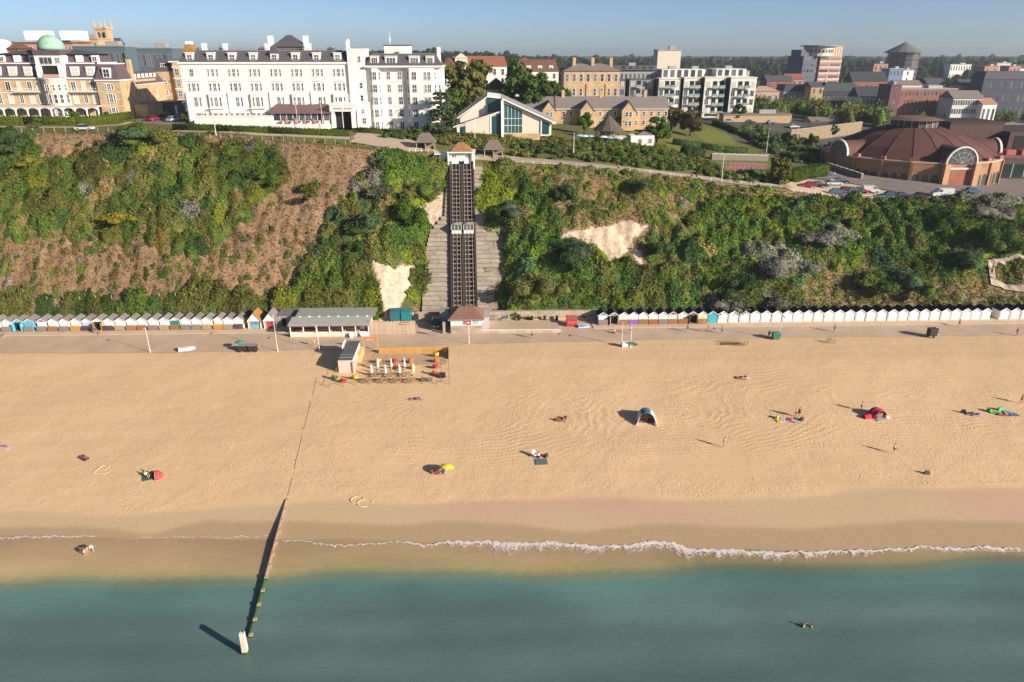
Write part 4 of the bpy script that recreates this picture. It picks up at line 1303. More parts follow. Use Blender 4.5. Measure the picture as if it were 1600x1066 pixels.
parasol('parasol', 'small green and white parasol beside the dark beach carts', B(376, 546, 0), .95, 1.9, mat('parasol_green', (.02, .28, .17)))

# lamp posts
def lamp(px, py, h, label, twin=False):
    t = thing('lamp_post', label, 'lamp post', B(px, py, .0), 0, 'lamp posts on the promenade')
    MB().cyl(0, 0, 0, .9, .1, .08, 10).build('base', WPAINT, t)
    MB().cyl(0, 0, .9, h, .055, .04, 8).build('post', WPAINT, t)
    MB().tube([(0, 0, h - .02), (0, -.35, h + .12), (0, -.8, h + .14)], .035, 6).build('arm', WPAINT, t)
    MB().box(-.12, .12, -1.25, -.7, h + .08, h + .2).build('lantern', STEEL, t)
for px_, py_, h, l in ((235, 551, 5.2, 'white lamp post on the promenade in front of the tan fenced huts'), (434, 549, 7.6, 'tall grey lamp post in front of the red doored cabin'), (499, 548, 5.4, 'white lamp post in front of the long café'),
                       (971, 541, 5.4, 'white lamp post behind the turquoise parasol'), (985, 543, 5.2, 'white lamp post standing right by the turquoise parasol'), (1217, 531, 5.2, 'white lamp post next to the green bin')):
    lamp(px_, py_, h, l)
o = thing('lifebuoy_post', 'white pole with a red lifebuoy panel before the lift station', 'post', B(733, 538, 0))
MB().cyl(0, 0, 0, 5.0, .06, .05, 8).build('pole', WPAINT, o)
MB().box(-.5, .35, -.1, -.04, 4.2, 5.2).build('panel', mat('buoy_red', (.55, .02, .03)), o)
MB().box(-.3, .15, -.13, -.1, 4.55, 4.85).build('emblem', WPAINT, o)

# bins, carts and clutter on the right part of the promenade
o = thing('wheeled_bin', 'green wheeled bin next to a lamp post on the promenade', 'bin', B(1212, 530, .02))
MB().prism([(-.7, -.5), (.7, -.5), (.7, .5), (-.7, .5)], .15, 1.25, 0, [(-.8, -.6), (.8, -.6), (.8, .6), (-.8, .6)]).build('body', mat('bin_green', (.04, .18, .13)), o)
MB().side([(-.65, 1.25), (.65, 1.25), (.6, 1.4), (-.4, 1.55)], -.82, .82).build('lid', mat('bin_green'), o) if False else MB().side([(-.65, 1.26), (.65, 1.26), (.6, 1.42), (-.4, 1.58)], -.82, .82).build('lid', MATS['bin_green'], o)
for s in (-.55, .55): MB().tube([(s, -.45, .15), (s, -.3, .15)], .15, 8).build('wheel', DARK, o)
o = thing('trailer_box', 'black box trailer on the promenade edge', 'trailer', B(1455, 527, .02), .1)
MB().box(-.85, .85, -.6, .6, .45, 1.9).build('body', DARK, o)
MB().box(-.9, .9, -.65, .65, 1.9, 1.98).build('lid', mat('trailer_lid', (.06, .06, .07)), o)
for s in (-.65, .65): MB().tube([(0, s - .06, .3), (0, s + .06, .3)], .3, 10).build('wheel', DARK, o)
MB().tube([(.85, 0, .5), (1.6, 0, .45)], .05, 6).build('drawbar', STEEL, o)
MB().cyl(1.05, .3, 0, 2.2, .03, .03, 6).build('pole', WPAINT, o)
parasol('parasol', 'turquoise parasol lying tilted at the sand edge by two lamp posts', B(987, 545, .1), 1.15, 1.3, mat('parasol_turquoise', (.10, .42, .38)), (radians(-38), radians(14)))
o = thing('white_cool_box', 'white box stall left of the turquoise parasol', 'box', B(976, 542, .02))
MB().box(-.55, .55, -.4, .4, .1, .95).build('body', WPAINT, o); MB().box(-.6, .6, -.45, .45, .95, 1.08).build('lid', WPAINT, o)
o = thing('wire_pen', 'low wire mesh pen of weathered posts on the promenade edge', 'pen', B(1128, 540, .02))
for i in range(9):
    for j in (0, 1):
        MB().cyl(i * .52, j * 1.5, 0, .75 + random.uniform(-.1, .1), .035, .03, 6).build('post', TIMBER, o)
for j in (0, 1):
    for z in (.2, .42, .64):
        MB().tube([(0, j * 1.5, z), (4.2, j * 1.5, z)], .016, 5).build('wire', TIMBER, o)
for i in range(16):
    MB().beam((.2 + i * .25, .15, .12), (.35 + i * .25, 1.3, .12), .10, .05).build('slat', TIMBER, o)
o = thing('post_cluster', 'cluster of short weathered posts on sand right of wire pen', 'posts', B(1160, 541, .0))
for i in range(7):
    MB().cyl(random.uniform(-1, 1.4), random.uniform(-.5, .9), 0, random.uniform(.5, 1.1), .06, .05, 7).build('post', TIMBER, o)
def bicycle(px, py, label, col, rz):
    t = thing('bicycle', label, 'bicycle', B(px, py, .02), rz, 'parked bicycles')
    m = mat('bike_' + label.split()[0], col, rough=.4)
    for s in (-.52, .52):
        w_ = MB(); n = 18
        w_.tube([(s + .33 * cos(2*pi*i/n), 0, .34 + .33 * sin(2*pi*i/n)) for i in range(n + 1)], .025, 5)
        wo_ = w_.build('wheel', DARK, t)
        for i in range(6):
            MB().beam((s, 0, .34), (s + .31 * cos(pi*i/3), 0, .34 + .31 * sin(pi*i/3)), .012).build('spoke', STEEL, wo_)
    f = MB(); A, Bq, C, D_ = (-.52, 0, .34), (-.08, 0, .32), (-.2, 0, .82), (.38, 0, .80)
    for p_, q_ in ((A, Bq), (A, C), (Bq, C), (Bq, D_), (C, D_), (D_, (.52, 0, .34))): f.tube([p_, q_], .022, 5)
    f.build('frame', m, t)
    MB().tube([(.36, 0, .8), (.34, 0, .98), (.34, .28, 1.0)], .018, 5).tube([(.34, 0, .98), (.34, -.28, 1.0)], .018, 5).build('handlebar', DARK, t)
    MB().box(-.32, -.1, -.07, .07, .9, .96).cyl(-.2, 0, .8, .9, .02, .02, 5).build('saddle', DARK, t)
bicycle(1294, 535, 'red bicycle parked on the sand below the plain white huts', (.4, .08, .06), .3)
bicycle(1299, 537, 'grey bicycle leaning by the red one on the sand', (.3, .3, .34), -.2)
# ------------------------------------------------------------------ cliff lift
LA, LB = Vector((-5.95, 148.6, 4.4)), Vector((-6.75, 177.2, 32.6))
ld = (LB - LA); LL = ld.length; ln_ = ld.normalized()
lside = ln_.cross(Vector((0, 0, 1))).normalized(); lup = lside.cross(ln_)
def on(u, s, h):
    """along the track u metres, s metres to the right, h above its plane"""
    return LA + ln_ * u + lside * s + lup * h
lt = thing('lift_track', 'twin rail cliff lift track on dark cross beams up the slope', 'lift track', (0, 0, 0))
TR = mat('track_beam', (.055, .042, .036), var=.3, scale=2); SL = mat('track_sleeper', (.27, .20, .155), var=.3, scale=2); RAIL = mat('track_rail', (.34, .28, .25), rough=.5, metal=.3)
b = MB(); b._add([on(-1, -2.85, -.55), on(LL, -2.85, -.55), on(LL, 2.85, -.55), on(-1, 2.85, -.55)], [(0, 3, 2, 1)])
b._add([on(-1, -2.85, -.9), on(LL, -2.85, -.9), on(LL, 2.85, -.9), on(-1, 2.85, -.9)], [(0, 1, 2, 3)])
b.build('bed', BLACKHOLE, lt)  # near-black sheet paints the shade of the voids between the beams
for s in (-2.8, -.12, .12, 2.8):
    MB().beam(on(-1, s, -.1), on(LL, s, -.1), .22, .8).build('side_beam', TR, lt)
for s in (-2.25, -1.32, -.55, .55, 1.32, 2.25):
    MB().beam(on(-.5, s, .2), on(LL, s, .2), .13, .13).build('rail', RAIL, lt)
ns = 33
for i in range(ns):
    u = .6 + i * (LL - 1) / ns
    for s in (-1.42, 1.42):
        MB().beam(on(u, s - 1.2, -.02), on(u, s + 1.2, -.02), .30, .22).build('sleeper', SL, lt)
        if i % 2 == 0:
            MB().beam(on(u - .3, s - .75, -.3), on(u + .75, s - .1, -.25), .16, .12).build('brace', TR, lt)
for k in range(9):
    u = 1 + k * (LL - 2) / 8
    for s in (-2.95, 2.95):
        MB().box(-.12, .12, -.12, .12, -2.2, 0).build('trestle_post', TR, lt, on(u, s, -.3))
# two cars
CARM = mat('car_cream', (.42, .40, .33), var=.12); CARR = mat('car_roof', (.30, .27, .23), var=.15)
for i, s in enumerate((-1.42, 1.42)):
    p = on(20.2, s, .3)
    t = thing('lift_car', ('cream cliff lift car on the track nearer the hotel side', 'cream cliff lift car on the track nearer the arena side')[i], 'lift car', p, 0, 'cliff lift cars')
    W, D, H = 2.35, 2.3, 2.5
    MB().box(-W/2, W/2, 0, D, 0, .95).build('body', CARM, t)
    MB().side([(0, -.05), (D, -.05), (D, -.1), (.2, -2.2), (0, -1.9)], -W/2 + .1, W/2 - .1).build('undercarriage', TR, t)
    for x in (-W/2, -W/6, W/6, W/2):
        for y in (0, D):
            MB().box(x - .05, x + .05, y - .05, y + .05, .95, 2.2).build('pillar', WPAINT, t)
    for k in range(3):
        MB().box(-W/2 + .06 + k * W/3, -W/2 + W/3 - .06 + k * W/3, .0, .04, 1.05, 2.1).build('window', GLASS, t)
        MB().box(-W/2 + .1 + k * W/3, -W/2 + W/3 - .1 + k * W/3, -.04, 0, .2, .8).build('panel', WPAINT, t)
    for y in (0, 1):
        MB().box(-W/2 - .01 + y * (W - .02), -W/2 + .03 + y * (W - .02), .1, D - .1, 1.0, 2.1).build('side_window', GLASS, t)
    MB().hip(-W/2 - .15, W/2 + .15, -.2, D + .15, 2.2, 2.62).build('roof', CARR, t)
    MB().front([(-.4, 2.3), (.4, 2.3), (0, 2.62)], -.22, -.14).build('pediment', CARM, t)
# paved slopes either side, in stepped courses of concrete slabs
sl = thing('paved_slope', 'stepped concrete slab apron on the hotel side of the lift', 'paved slope', (0, 0, 0))
sr = thing('paved_slope', 'narrow stepped concrete slab apron on the arena side of the lift', 'paved slope', (0, 0, 0))
SLB = [mat('slab_%d' % i, c, var=.22, scale=1.3, bump=.3) for i, c in enumerate(((.33, .275, .215), (.29, .245, .20), (.36, .30, .24)))]
RS = random.Random(9)
for i in range(34):
    u = i * LL / 34 - .3
    wl = float(np.interp(i, [0, 12, 18, 22, 34], [6.4, 6.0, 4.6, 1.2, .4]))
    wr = float(np.interp(i, [0, 8, 14, 20, 34], [2.0, 6.5, 7.0, 2.6, 2.4]))
    for par, sgn, wid in ((sl, -1, wl), (sr, 1, wr)):
        x = 3.05
        while x < 3.05 + wid - .15:
            w_ = min(RS.uniform(1.6, 3.4), 3.05 + wid - x)
            if not (par is sr and x > 4.8 and RS.random() < .35):
                h = -.45 + RS.uniform(-.05, .05)
                b = MB(); q = [on(u + e, sgn * (x + f), h + g) for e, f, g in ((.02, .02, .14), (.02, w_ - .02, .14), (LL/34 - .03, w_ - .02, -.02), (LL/34 - .03, .02, -.02))]
                lo_ = [v_ - lup * .5 for v_ in q]
                b._add(q + lo_, [(0, 1, 2, 3), (7, 6, 5, 4), (0, 4, 5, 1), (1, 5, 6, 2), (2, 6, 7, 3), (3, 7, 4, 0)])
                b.build('slab', SLB[RS.randrange(3)], par)
            x += w_
# lower station
p = P(729, 521, 3.52)
o = thing('lift_station', 'lower lift station with brown hipped roof and stone base', 'lift station', (p.x, p.y, 3.5))
W, D = 6.6, 6.4
MB().box(-W/2, W/2, 0, D, 0, 1.75).build('stone_base', STONE, o)
MB().box(-W/2 + .02, W/2 - .02, .03, D, 1.75, 3.1).build('white_wall', WHITE, o)
for i, x in enumerate((-.45, .0, .45, .8)):
    window(o, x, 2.0, .34, .8, .03, bars=(0, 1), t=.05, proud=.05)
MB().box(1.5, 2.6, -.02, .03, 2.0, 2.8).build('notice_board', mat('notice', (.35, .48, .5)), o)
for i in range(14):
    MB().box(-W/2 - .2 + i * (W + .3) / 13, -W/2 - .05 + i * (W + .3) / 13, -.35, 0, 2.95, 3.1).build('rafter_end', DARK, o)
MB().box(-W/2 - .5, W/2 + .5, -.45, D + .3, 3.1, 3.22).build('eave', mat('eave_grey', (.33, .36, .42)), o)
MB().hip(-W/2 - .45, W/2 + .45, -.4, D + .25, 3.225, 5.0, 2.3).build('roof', mat('station_roof', (.22, .125, .085), var=.25, scale=2, bump=.3), o)
MB().box(W/2 + .02, W/2 + 1.5, 1.5, D, 0, 2.9).box(W/2, W/2 + 1.6, 1.4, D + .1, 2.9, 3.0).build('side_wing', mat('wing_grey', (.42, .42, .42)), o)
for x in (-W/2 - 1.4,):
    MB().box(x - .25, x + .25, 0, .5, 0, 2.6).build('gate_pier', STONE, o)
# upper station
p = Vector((-6.75, 176.8, 31.2))
o = thing('lift_station', 'white upper lift station with small rust coloured hipped roof', 'lift station', p)
W = 6.3
MB().box(-W/2 + .15, W/2 - .15, 1.0, 5.6, 2.2, 4.3).build('wall', WHITE, o)
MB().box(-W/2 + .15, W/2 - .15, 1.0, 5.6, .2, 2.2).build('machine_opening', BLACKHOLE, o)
for s in (-1, 1):
    MB().box(s * W/2 - .16, s * W/2 + .16, .1, .5, 0, 4.3).build('column', WPAINT, o)
    for k in (0, 1):
        window(o, s * 1.7 + (k - .5) * .62, 3.15, .42, .62, 1.0, bars=(0, 0), t=.07)
    MB().box(s * 1.55 - .85, s * 1.55 + .85, .9, 1.0, 1.6, 2.7).build('gate_panel', WPAINT, o)
for k in range(4):
    MB().box(-.55 + k * .36 - .06, -.55 + k * .36 + .06, .92, 1.0, 2.6, 4.1).build('pilaster', WPAINT, o)
MB().box(-W/2 - .3, W/2 + .3, -.1, 5.9, 4.3, 4.52).build('eave', WPAINT, o)
MB().hip(-2.7, 2.7, .3, 5.6, 4.525, 6.5, 1.9).build('roof', mat('rust_roof', (.30, .155, .06), var=.35, scale=1.2, bump=.3), o)
MB().box(-W/2 - 2.4, -W/2 - .35, 2.2, 5, 1.3, 3.6).box(-W/2 - 3.6, -W/2 - .35, 2.0, 5.2, 3.6, 3.8).build('side_wing', WPAINT, o)
# thatched shelters
def shelter(px, py, label, W=4.6):
    p = G(px, py)
    t = thing('shelter', label, 'shelter', p, 0, 'cliff top shelters')
    TH = mat('shingle', (.17, .135, .115), var=.3, scale=3, bump=.5)
    MB().prism([(-W/2 - .3, -.3), (W/2 + .3, -.3), (W/2 + .3, 3.5), (-W/2 - .3, 3.5)], 2.0, 4.3, 0, [(-1.0, 1.2), (1.0, 1.2), (1.0, 2.0), (-1.0, 2.0)]).build('roof', TH, t)
    MB().box(-W/2, W/2, 3.0, 3.2, 0, 2.0).box(-.1, .1, .4, 3.0, .0, 2.0).build('back_wall', TIMBER, t)
    for x in (-W/2 + .1, 0, W/2 - .1):
        MB().box(x - .09, x + .09, -.05, .13, 0, 2.02).build('post', CONCRETE, t)
    MB().box(-W/2 + .3, W/2 - .3, 2.3, 2.9, .35, .45).build('bench', TIMBER, t)
    for s in (-1, 1):
        MB().box(s * W/2 - .05, s * W/2 + .05, 1.2, 3.0, 0, 1.1).build('side_panel', TIMBER, t)
shelter(665, 236, 'shingle roofed open shelter on the hotel side of the upper lift station')
shelter(771, 247, 'shingle roofed open shelter on the path side of the upper lift station')
# ------------------------------------------------------------------ cliff-top ground surfaces
GRASS = soilmat('lawn_grass', .8, .25, .3)
def sheet(name, pts, z_off, m, soil=None, step=2.0):
    """surface laid over the terrain inside an outline of ground points"""
    poly = [(p[0], p[1]) for p in pts]
    xs = [p[0] for p in poly]; ys = [p[1] for p in poly]
    bm = bmesh.new()
    bm.faces.new([bm.verts.new((x, y, 0)) for x, y in poly])
    for ax, lo, hi in ((0, min(xs), max(xs)), (1, min(ys), max(ys))):
        c = lo + step
        while c < hi:
            co, no = [0, 0, 0], [0, 0, 0]
            co[ax] = c; no[ax] = 1
            bmesh.ops.bisect_plane(bm, geom=bm.verts[:] + bm.edges[:] + bm.faces[:], plane_co=co, plane_no=no)
            c += step
    for v_ in bm.verts:
        v_.co.z = gz(v_.co.x, v_.co.y) + z_off
    me = bpy.data.meshes.new(name)
    bm.to_mesh(me); bm.free()
    me.materials.append(m)
    if soil: colour_attr(me, 'soil', np.array(soil))
    return struct(name, me)
def line(*px):
    return [G(x, y) for x, y in px]
def band(name, px, w, z_off, m, soil=None):
    """path of width w along places of the photograph"""
    p = line(*px); L_, R_ = [], []
    for i, q in enumerate(p):
        d = (p[min(i + 1, len(p) - 1)] - p[max(i - 1, 0)]); d.z = 0; d.normalize()
        n = Vector((-d.y, d.x, 0))
        L_.append(q + n * w / 2); R_.append(q - n * w / 2)
    return sheet(name, R_ + L_[::-1], z_off, m, soil)
PATHM = mat('path_gravel', (.40, .315, .24), rough=.95, var=.15, scale=.6)
band('path', [(-60, 198), (60, 199), (130, 199), (190, 195), (205, 191)], 2.2, .05, mat('sandy_path', (.50, .38, .24), var=.15))
sheet('road', line((208, 193), (262, 196), (292, 197), (284, 178), (276, 160), (258, 155), (232, 172)), .06, ASPHALT)
band('path', [(270, 205), (400, 210), (480, 213), (560, 217)], 3.0, .05, PATHM)
sheet('forecourt', line((545, 222), (640, 238), (668, 236), (690, 240), (640, 218), (560, 206)), .07, PATHM)
sheet('forecourt', line((668, 240), (700, 247), (745, 250), (800, 255), (880, 258), (800, 244), (740, 240)), .075, PATHM)
band('path', [(770, 250), (850, 252), (920, 258), (1000, 266), (1080, 276), (1160, 286), (1235, 291)], 3.0, .09, mat('path_tarmac', (.33, .265, .22), var=.15, scale=.5))
LAWN = (.15, .165, .035)
sheet('lawn', line((1020, 222), (1052, 238), (1092, 248), (1098, 236), (1060, 222), (1040, 212)), .06, GRASS, LAWN)
sheet('lawn', line((1085, 210), (1105, 223), (1150, 226), (1140, 212), (1105, 200)), .06, GRASS, LAWN)
sheet('lawn', line((958, 206), (985, 212), (1000, 205), (970, 198)), .06, GRASS, LAWN)
sheet('tennis_court', line((1128, 268), (1195, 270), (1196, 256), (1140, 254)), .07, mat('court_red', (.28, .115, .09), var=.1))
sheet('car_park', line((1222, 290), (1238, 299), (1310, 308), (1395, 312), (1390, 300), (1330, 288), (1262, 280)), .06, mat('car_park_pale', (.52, .42, .31), var=.12))
sheet('road', line((1262, 276), (1330, 287), (1400, 300), (1400, 313), (1480, 315), (1600, 322), (1700, 330), (1700, 285), (1640, 276), (1420, 266), (1330, 252), (1292, 246)), .09, ASPHALT)
sheet('road', line((1462, 196), (1500, 206), (1560, 208), (1640, 215), (1640, 190), (1540, 186)), .08, mat('far_tarmac', (.30, .27, .24), var=.12))
sheet('zigzag_path', line((1540, 408), (1600, 402), (1600, 413), (1560, 413), (1553, 420), (1556, 440), (1600, 448), (1600, 458), (1548, 447), (1545, 425)), .4, mat('zigzag_tarmac', (.42, .34, .27), var=.12), step=1.0)

# fence along the cliff-top paths
def fence(px, n, h, label, m=None, wire=2, name='post_fence'):
    p = line(*px)
    seg = [(b_ - a_).length for a_, b_ in zip(p[:-1], p[1:])]; tot = sum(seg)
    t = thing(name, label, 'fence', (0, 0, 0))
    m = m or WPAINT
    pts = []
    for i in range(n + 1):
        s = tot * i / n; j = 0
        while j < len(seg) - 1 and s > seg[j]: s -= seg[j]; j += 1
        q = p[j].lerp(p[j + 1], min(1, s / seg[j])); q.z = gz(q.x, q.y); pts.append(q)
    pm = MB().box(-.045, .045, -.045, .045, -.2, h).mesh('post', m)
    for q in pts: link('post', pm, t, q)
    for k in range(wire):
        b_ = MB()
        for a_, c_ in zip(pts[:-1], pts[1:]):
            b_.beam(a_ + Vector((0, 0, h * (.95 - .45 * k))), c_ + Vector((0, 0, h * (.95 - .45 * k))), .025)
        b_.build('rail', m, t)
    return t
CP = mat('fence_concrete', (.42, .38, .33))
fence([(0, 208), (60, 207), (170, 206)], 10, 1.1, 'post and wire fence at the cliff edge below the buff hotel', CP, 0)
fence([(280, 214), (400, 220), (540, 226)], 16, 1.1, 'post and wire fence at the cliff edge below the white hotel', CP, 0)
fence([(0, 478), (140, 472), (300, 466)], 12, 1.5, 'line of pale posts low on the slope behind the grey roofed huts', CP, 0)
fence([(800, 254), (900, 262), (1000, 270), (1100, 282), (1220, 294)], 26, .8, 'long white rail fence along the descending cliff-top path')
fence([(1240, 300), (1310, 309), (1395, 313)], 14, .9, 'white rail fence on the cliff side of the small car park')
fence([(640, 238), (660, 238), (700, 246)], 6, 1.0, 'short white rail fence beside the shelter on the hotel side')

# hedges
ez = lambda pts, k=0: [Vector((p.x, p.y, gz(p.x, p.y))) for p in pts]
hedge(ez(line((-40, 194), (40, 194), (120, 195), (170, 192), (205, 185))), 1.6, 1.9, (.10, .13, .02), 'long clipped yellow green hedge in front of the buff hotel', seed=2)
hedge(ez(line((272, 203), (340, 205), (420, 208), (545, 213))), 1.3, 1.5, (.075, .105, .02), 'long clipped hedge below the white hotel terrace', seed=3)
hedge(ez(line((685, 222), (712, 216), (800, 219))), 3.2, 1.5, (.11, .115, .03), 'olive clipped hedge bank below the angular glazed hall', seed=4, den=20)
hedge(ez(line((1052, 226), (1095, 232), (1130, 238), (1165, 240))), 2.0, 1.8, DEEP, 'dark clipped hedge along the upper lawn edge', seed=5)
hedge(ez(line((1115, 195), (1170, 215), (1230, 240))), 2.2, 1.9, (.05, .085, .02), 'long dark hedge sloping down past the tennis court', seed=6)
hedge(ez(line((1236, 284), (1258, 278), (1288, 274))), 3.0, 3.2, (.075, .12, .02), 'thick green hedge behind the small car park', seed=7)
hedge(ez(line((560, 207), (600, 209), (640, 213))), 1.2, 1.2, (.07, .10, .02), 'low hedge at the foot of the taller white hotel wing', seed=8)
hedge(ez(line((1068, 240), (1080, 244), (1094, 243))), 3.4, 2.2, (.045, .075, .025), 'rounded clipped hedge at the end of the lower lawn', seed=9)
# shrub bank between the path and the terrace above it
def bank(name, label, poly_px, n, r0, r1, pal, seed, leaf=.34, q=100, hz=1.0):
    rng = np.random.default_rng(seed)
    pts = line(*poly_px); poly = [(p.x, p.y) for p in pts]
    xs = [p[0] for p in poly]; ys = [p[1] for p in poly]
    x = rng.uniform(min(xs), max(xs), n * 6); y = rng.uniform(min(ys), max(ys), n * 6)
    k = inpoly(x, y, poly); x, y = x[k][:n], y[k][:n]
    m_ = len(x); r = rng.uniform(r0, r1, m_)
    c = np.stack([x, y, ground_z(x, y) + r * .35 * hz], 1)
    col = np.array(pal)[rng.integers(0, len(pal), m_)] * rng.uniform(.9, 1.45, (m_, 1))
    rad = np.stack([r * 1.15, r * 1.15, r * hz], 1)
    return tag(link(name, leaf_mesh(name, [leaf_quads(c, rad, q, leaf, col, rng, lump=.38, jit=.85), cores(c, rad, col, .62)], LEAF)), label, 'shrubbery', kind='stuff')
bank('bank_shrubbery', 'dense shrub bank above the descending cliff-top path', [(800, 246), (880, 250), (1000, 262), (1130, 278), (1125, 262), (1040, 236), (1010, 226), (880, 228), (800, 226)], 420, .7, 1.5, [GREEN, OLIVE, GREEN, DEEP, (.13, .16, .04)], 21, .32, 130)
bank('bank_shrubbery', 'olive shrubs on the bank below the glazed hall', [(690, 228), (745, 234), (860, 232), (885, 226), (870, 214), (712, 215)], 190, .7, 1.3, [OLIVE, GREEN, (.17, .17, .05), OLIVE], 29, .32, 120)
bank('bank_shrubbery', 'green shrubs round the tennis court and path', [(1125, 284), (1230, 290), (1236, 278), (1200, 273), (1128, 272)], 60, .7, 1.7, [GREEN, OLIVE, DEEP], 22, .32, 130)
bank('bank_shrubbery', 'mixed shrubbery between the flats and the arena', [(1150, 208), (1250, 258), (1290, 250), (1290, 235), (1240, 215), (1170, 196)], 160, 1.0, 2.2, [GREEN, DEEP, OLIVE, BLUEGREEN], 23, .42, 140)
bank('bank_shrubbery', 'broad green shrubbery below the town roofs', [(1150, 180), (1240, 186), (1330, 200), (1380, 204), (1390, 190), (1330, 168), (1250, 160), (1180, 163)], 300, 2.2, 4.2, [GREEN, OLIVE, (.10, .12, .03), DEEP, OLIVE], 24, .75, 170, 1.9)
bank('bank_shrubbery', 'trees and shrubs between the arena and the town buildings', [(1395, 190), (1480, 194), (1530, 194), (1600, 196), (1660, 190), (1640, 180), (1530, 182), (1480, 184), (1400, 180)], 90, 1.8, 3.4, [GREEN, DEEP, BLUEGREEN, OLIVE], 27, .75, 160, 1.7)
bank('bank_shrubbery', 'trees scattered among the town roofs', [(1180, 150), (1300, 152), (1600, 150), (1600, 120), (1400, 116), (1180, 120)], 110, 3.0, 6.0, [GREEN, DEEP, BLUEGREEN, OLIVE], 28, 1.3, 110, 1.2)
bank('bank_shrubbery', 'garden shrubs at the foot of the taller white hotel wing', [(600, 216), (690, 226), (706, 214), (640, 205)], 60, .6, 1.4, [GREEN, DEEP, OLIVE], 25)
bank('bank_shrubbery', 'garden plants in front of the buff hotel arcade', [(0, 191), (150, 190), (190, 186), (150, 185), (0, 186)], 60, .4, .9, [GREEN, OLIVE, (.2, .1, .05)], 26, .3, 30)
# ------------------------------------------------------------------ large buildings on the cliff
def qbox(o, name, m, *a):
    return MB().box(*a).build(name, m, o)
# ---- white hotel, long wing
Wx0, Wx1, Wy, Wz = -82.0, -37.4, 204.0, 40.0
o = thing('white_hotel', 'long white hotel with slate mansard roof and dormers above the cliff', 'hotel', (Wx0, Wy, Wz))
L_ = Wx1 - Wx0
qbox(o, 'wall', WHITE, 0, L_, 0, 13, -.6, 15.4)
for z in (3.7, 7.8, 11.6): qbox(o, 'string_course', WPAINT, -.1, L_ + .1, -.12, 0, z, z + .22)
qbox(o, 'cornice', WPAINT, -.35, L_ + .2, -.4, 13.3, 15.4, 15.8)
MB().mansard(-.1, L_, -.1, 13, 15.82, 18.6, 1.5).build('mansard_roof', SLATE, o)
qbox(o, 'roof_flat', mat('roof_lead', (.22, .21, .21)), 1.6, L_ - 1.5, 1.5, 11.4, 18.6, 18.75)
nb = 8; bw = L_ / nb
for i in range(nb):
    cx = (i + .52) * bw
    # shallow bay carrying the windows
    if i % 2: qbox(o, 'bay', WHITE, cx - 1.9, cx + 1.9, -.55, 0, -.5, 7.8)
    for z, h, w0 in ((.5, 2.3, .8), (4.6, 2.35, .85), (8.6, 1.9, .8), (12.3, 1.75, .75)):
        yb = -.55 if (i % 2 and z < 8) else 0
        dx = 1.15
        if i == 0 and z > 12: 
            window(o, cx, z, .9, h, yb); continue
        window(o, cx, z, w0, h, yb)
        for s in (-1, 1):
            if z < 5 and i % 2 == 0 and s < 0: continue
            window(o, cx + s * dx, z, .42, h, yb, bars=(0, 1))
        if z in (8.6,):
            MB().front([(cx - 1.7, 11.0), (cx + 1.7, 11.0), (cx, 11.4)], -.2, 0).build('pediment', WPAINT, o)
        if z == 4.6 and i % 2: qbox(o, 'balcony', WPAINT, cx - 2.1, cx + 2.1, -1.2, -.56, 4.1, 4.3)
    # dormer
    d = qbox(o, 'dormer', WHITE, cx - 1.05, cx + 1.05, .25, 2.4, 15.9, 18.0)
    if i in (4,):
        MB().hip(cx - 1.5, cx + 1.5, 0, 2.8, 18.0, 19.9).build('dormer_roof', SLATE, o)
    else:
        MB().side([(.1, 18.0), (2.6, 18.2), (2.6, 18.35), (.1, 18.15)], cx - 1.2, cx + 1.2).build('dormer_roof', WPAINT, o)
    window(o, cx, 16.2, 1.2, 1.4, .25)
    if i and i % 2 == 0 or i == 1:
        MB().box(cx - 3.0, cx - 2.0, 3.0, 4.2, 17.5, 20.2).box(cx - 3.1, cx - 1.9, 2.9, 4.3, 20.2, 20.4).build('chimney', WPAINT, o)
    if i % 2 == 0: qbox(o, 'pier', WPAINT, cx - 2.4, cx - 1.9, -.35, 0, 0, 8.3)
LICH = mat('lichen_slate', (.28, .15, .04), var=.4, scale=1.5)
MB().mansard(.6, 4.2, .7, 5, 17.0, 20.2, 1.0).build('corner_turret_roof', LICH, o)
qbox(o, 'turret_cap', WPAINT, 1.7, 3.1, 1.9, 3.7, 20.2, 20.9)
qbox(o, 'gable_block', SLATE, 23.5, 31.5, 6, 12, 18.75, 19.6)
MB().hip(23.2, 31.8, 5.6, 12.4, 19.6, 22.6, 3.6).build('gable_roof', SLATE, o)
for x in (22.4, 32.0): MB().box(x - .6, x + .6, 8, 9.4, 18.75, 22.4).build('chimney', WPAINT, o)
MB().tube([(4, 2, 19.2), (L_ - 3, 2, 19.2)], .05, 5).build('roof_rail', STEEL, o)
for k in range(30): MB().box(4 + k * 1.25 - .03, 4 + k * 1.25 + .03, 1.97, 2.03, 18.7, 19.2).build('rail_post', STEEL, o)
# ---- narrow tower and taller wing
Tz = 38.6
t = thing('white_hotel_wing', 'five storey white hotel wing with roof dormers and corner tower', 'hotel', (-37.4, 203.4, Tz))
qbox(t, 'tower', WHITE, .02, 4.6, 0, 8, -.6, 20.2)
qbox(t, 'tower_cap', WPAINT, -.15, 4.75, -.15, 8.1, 20.2, 20.5)
MB().box(.0, .9, -.2, .8, 20.5, 22.4).dome(.45, .3, 22.4, .5, .5, 10, 3).build('finial', WPAINT, t)
for z in (1, 4.2, 7.4, 10.6, 17.2): window(t, 3.2, z, .7, 1.4, 0, bars=(0, 1))
x0, x1, H = 4.6, 25.0, 15.9
qbox(t, 'wall', WHITE, x0 + .02, x1, .8, 13, -1.2, H)
BX = [(5.4, 8.6), (15.4, 23.6)]
for a, c in BX:
    MB().prism([(a, .8), (a + .9, -.6), (c - .9, -.6), (c, .8)], -1.2, H).build('canted_bay', WHITE, t)
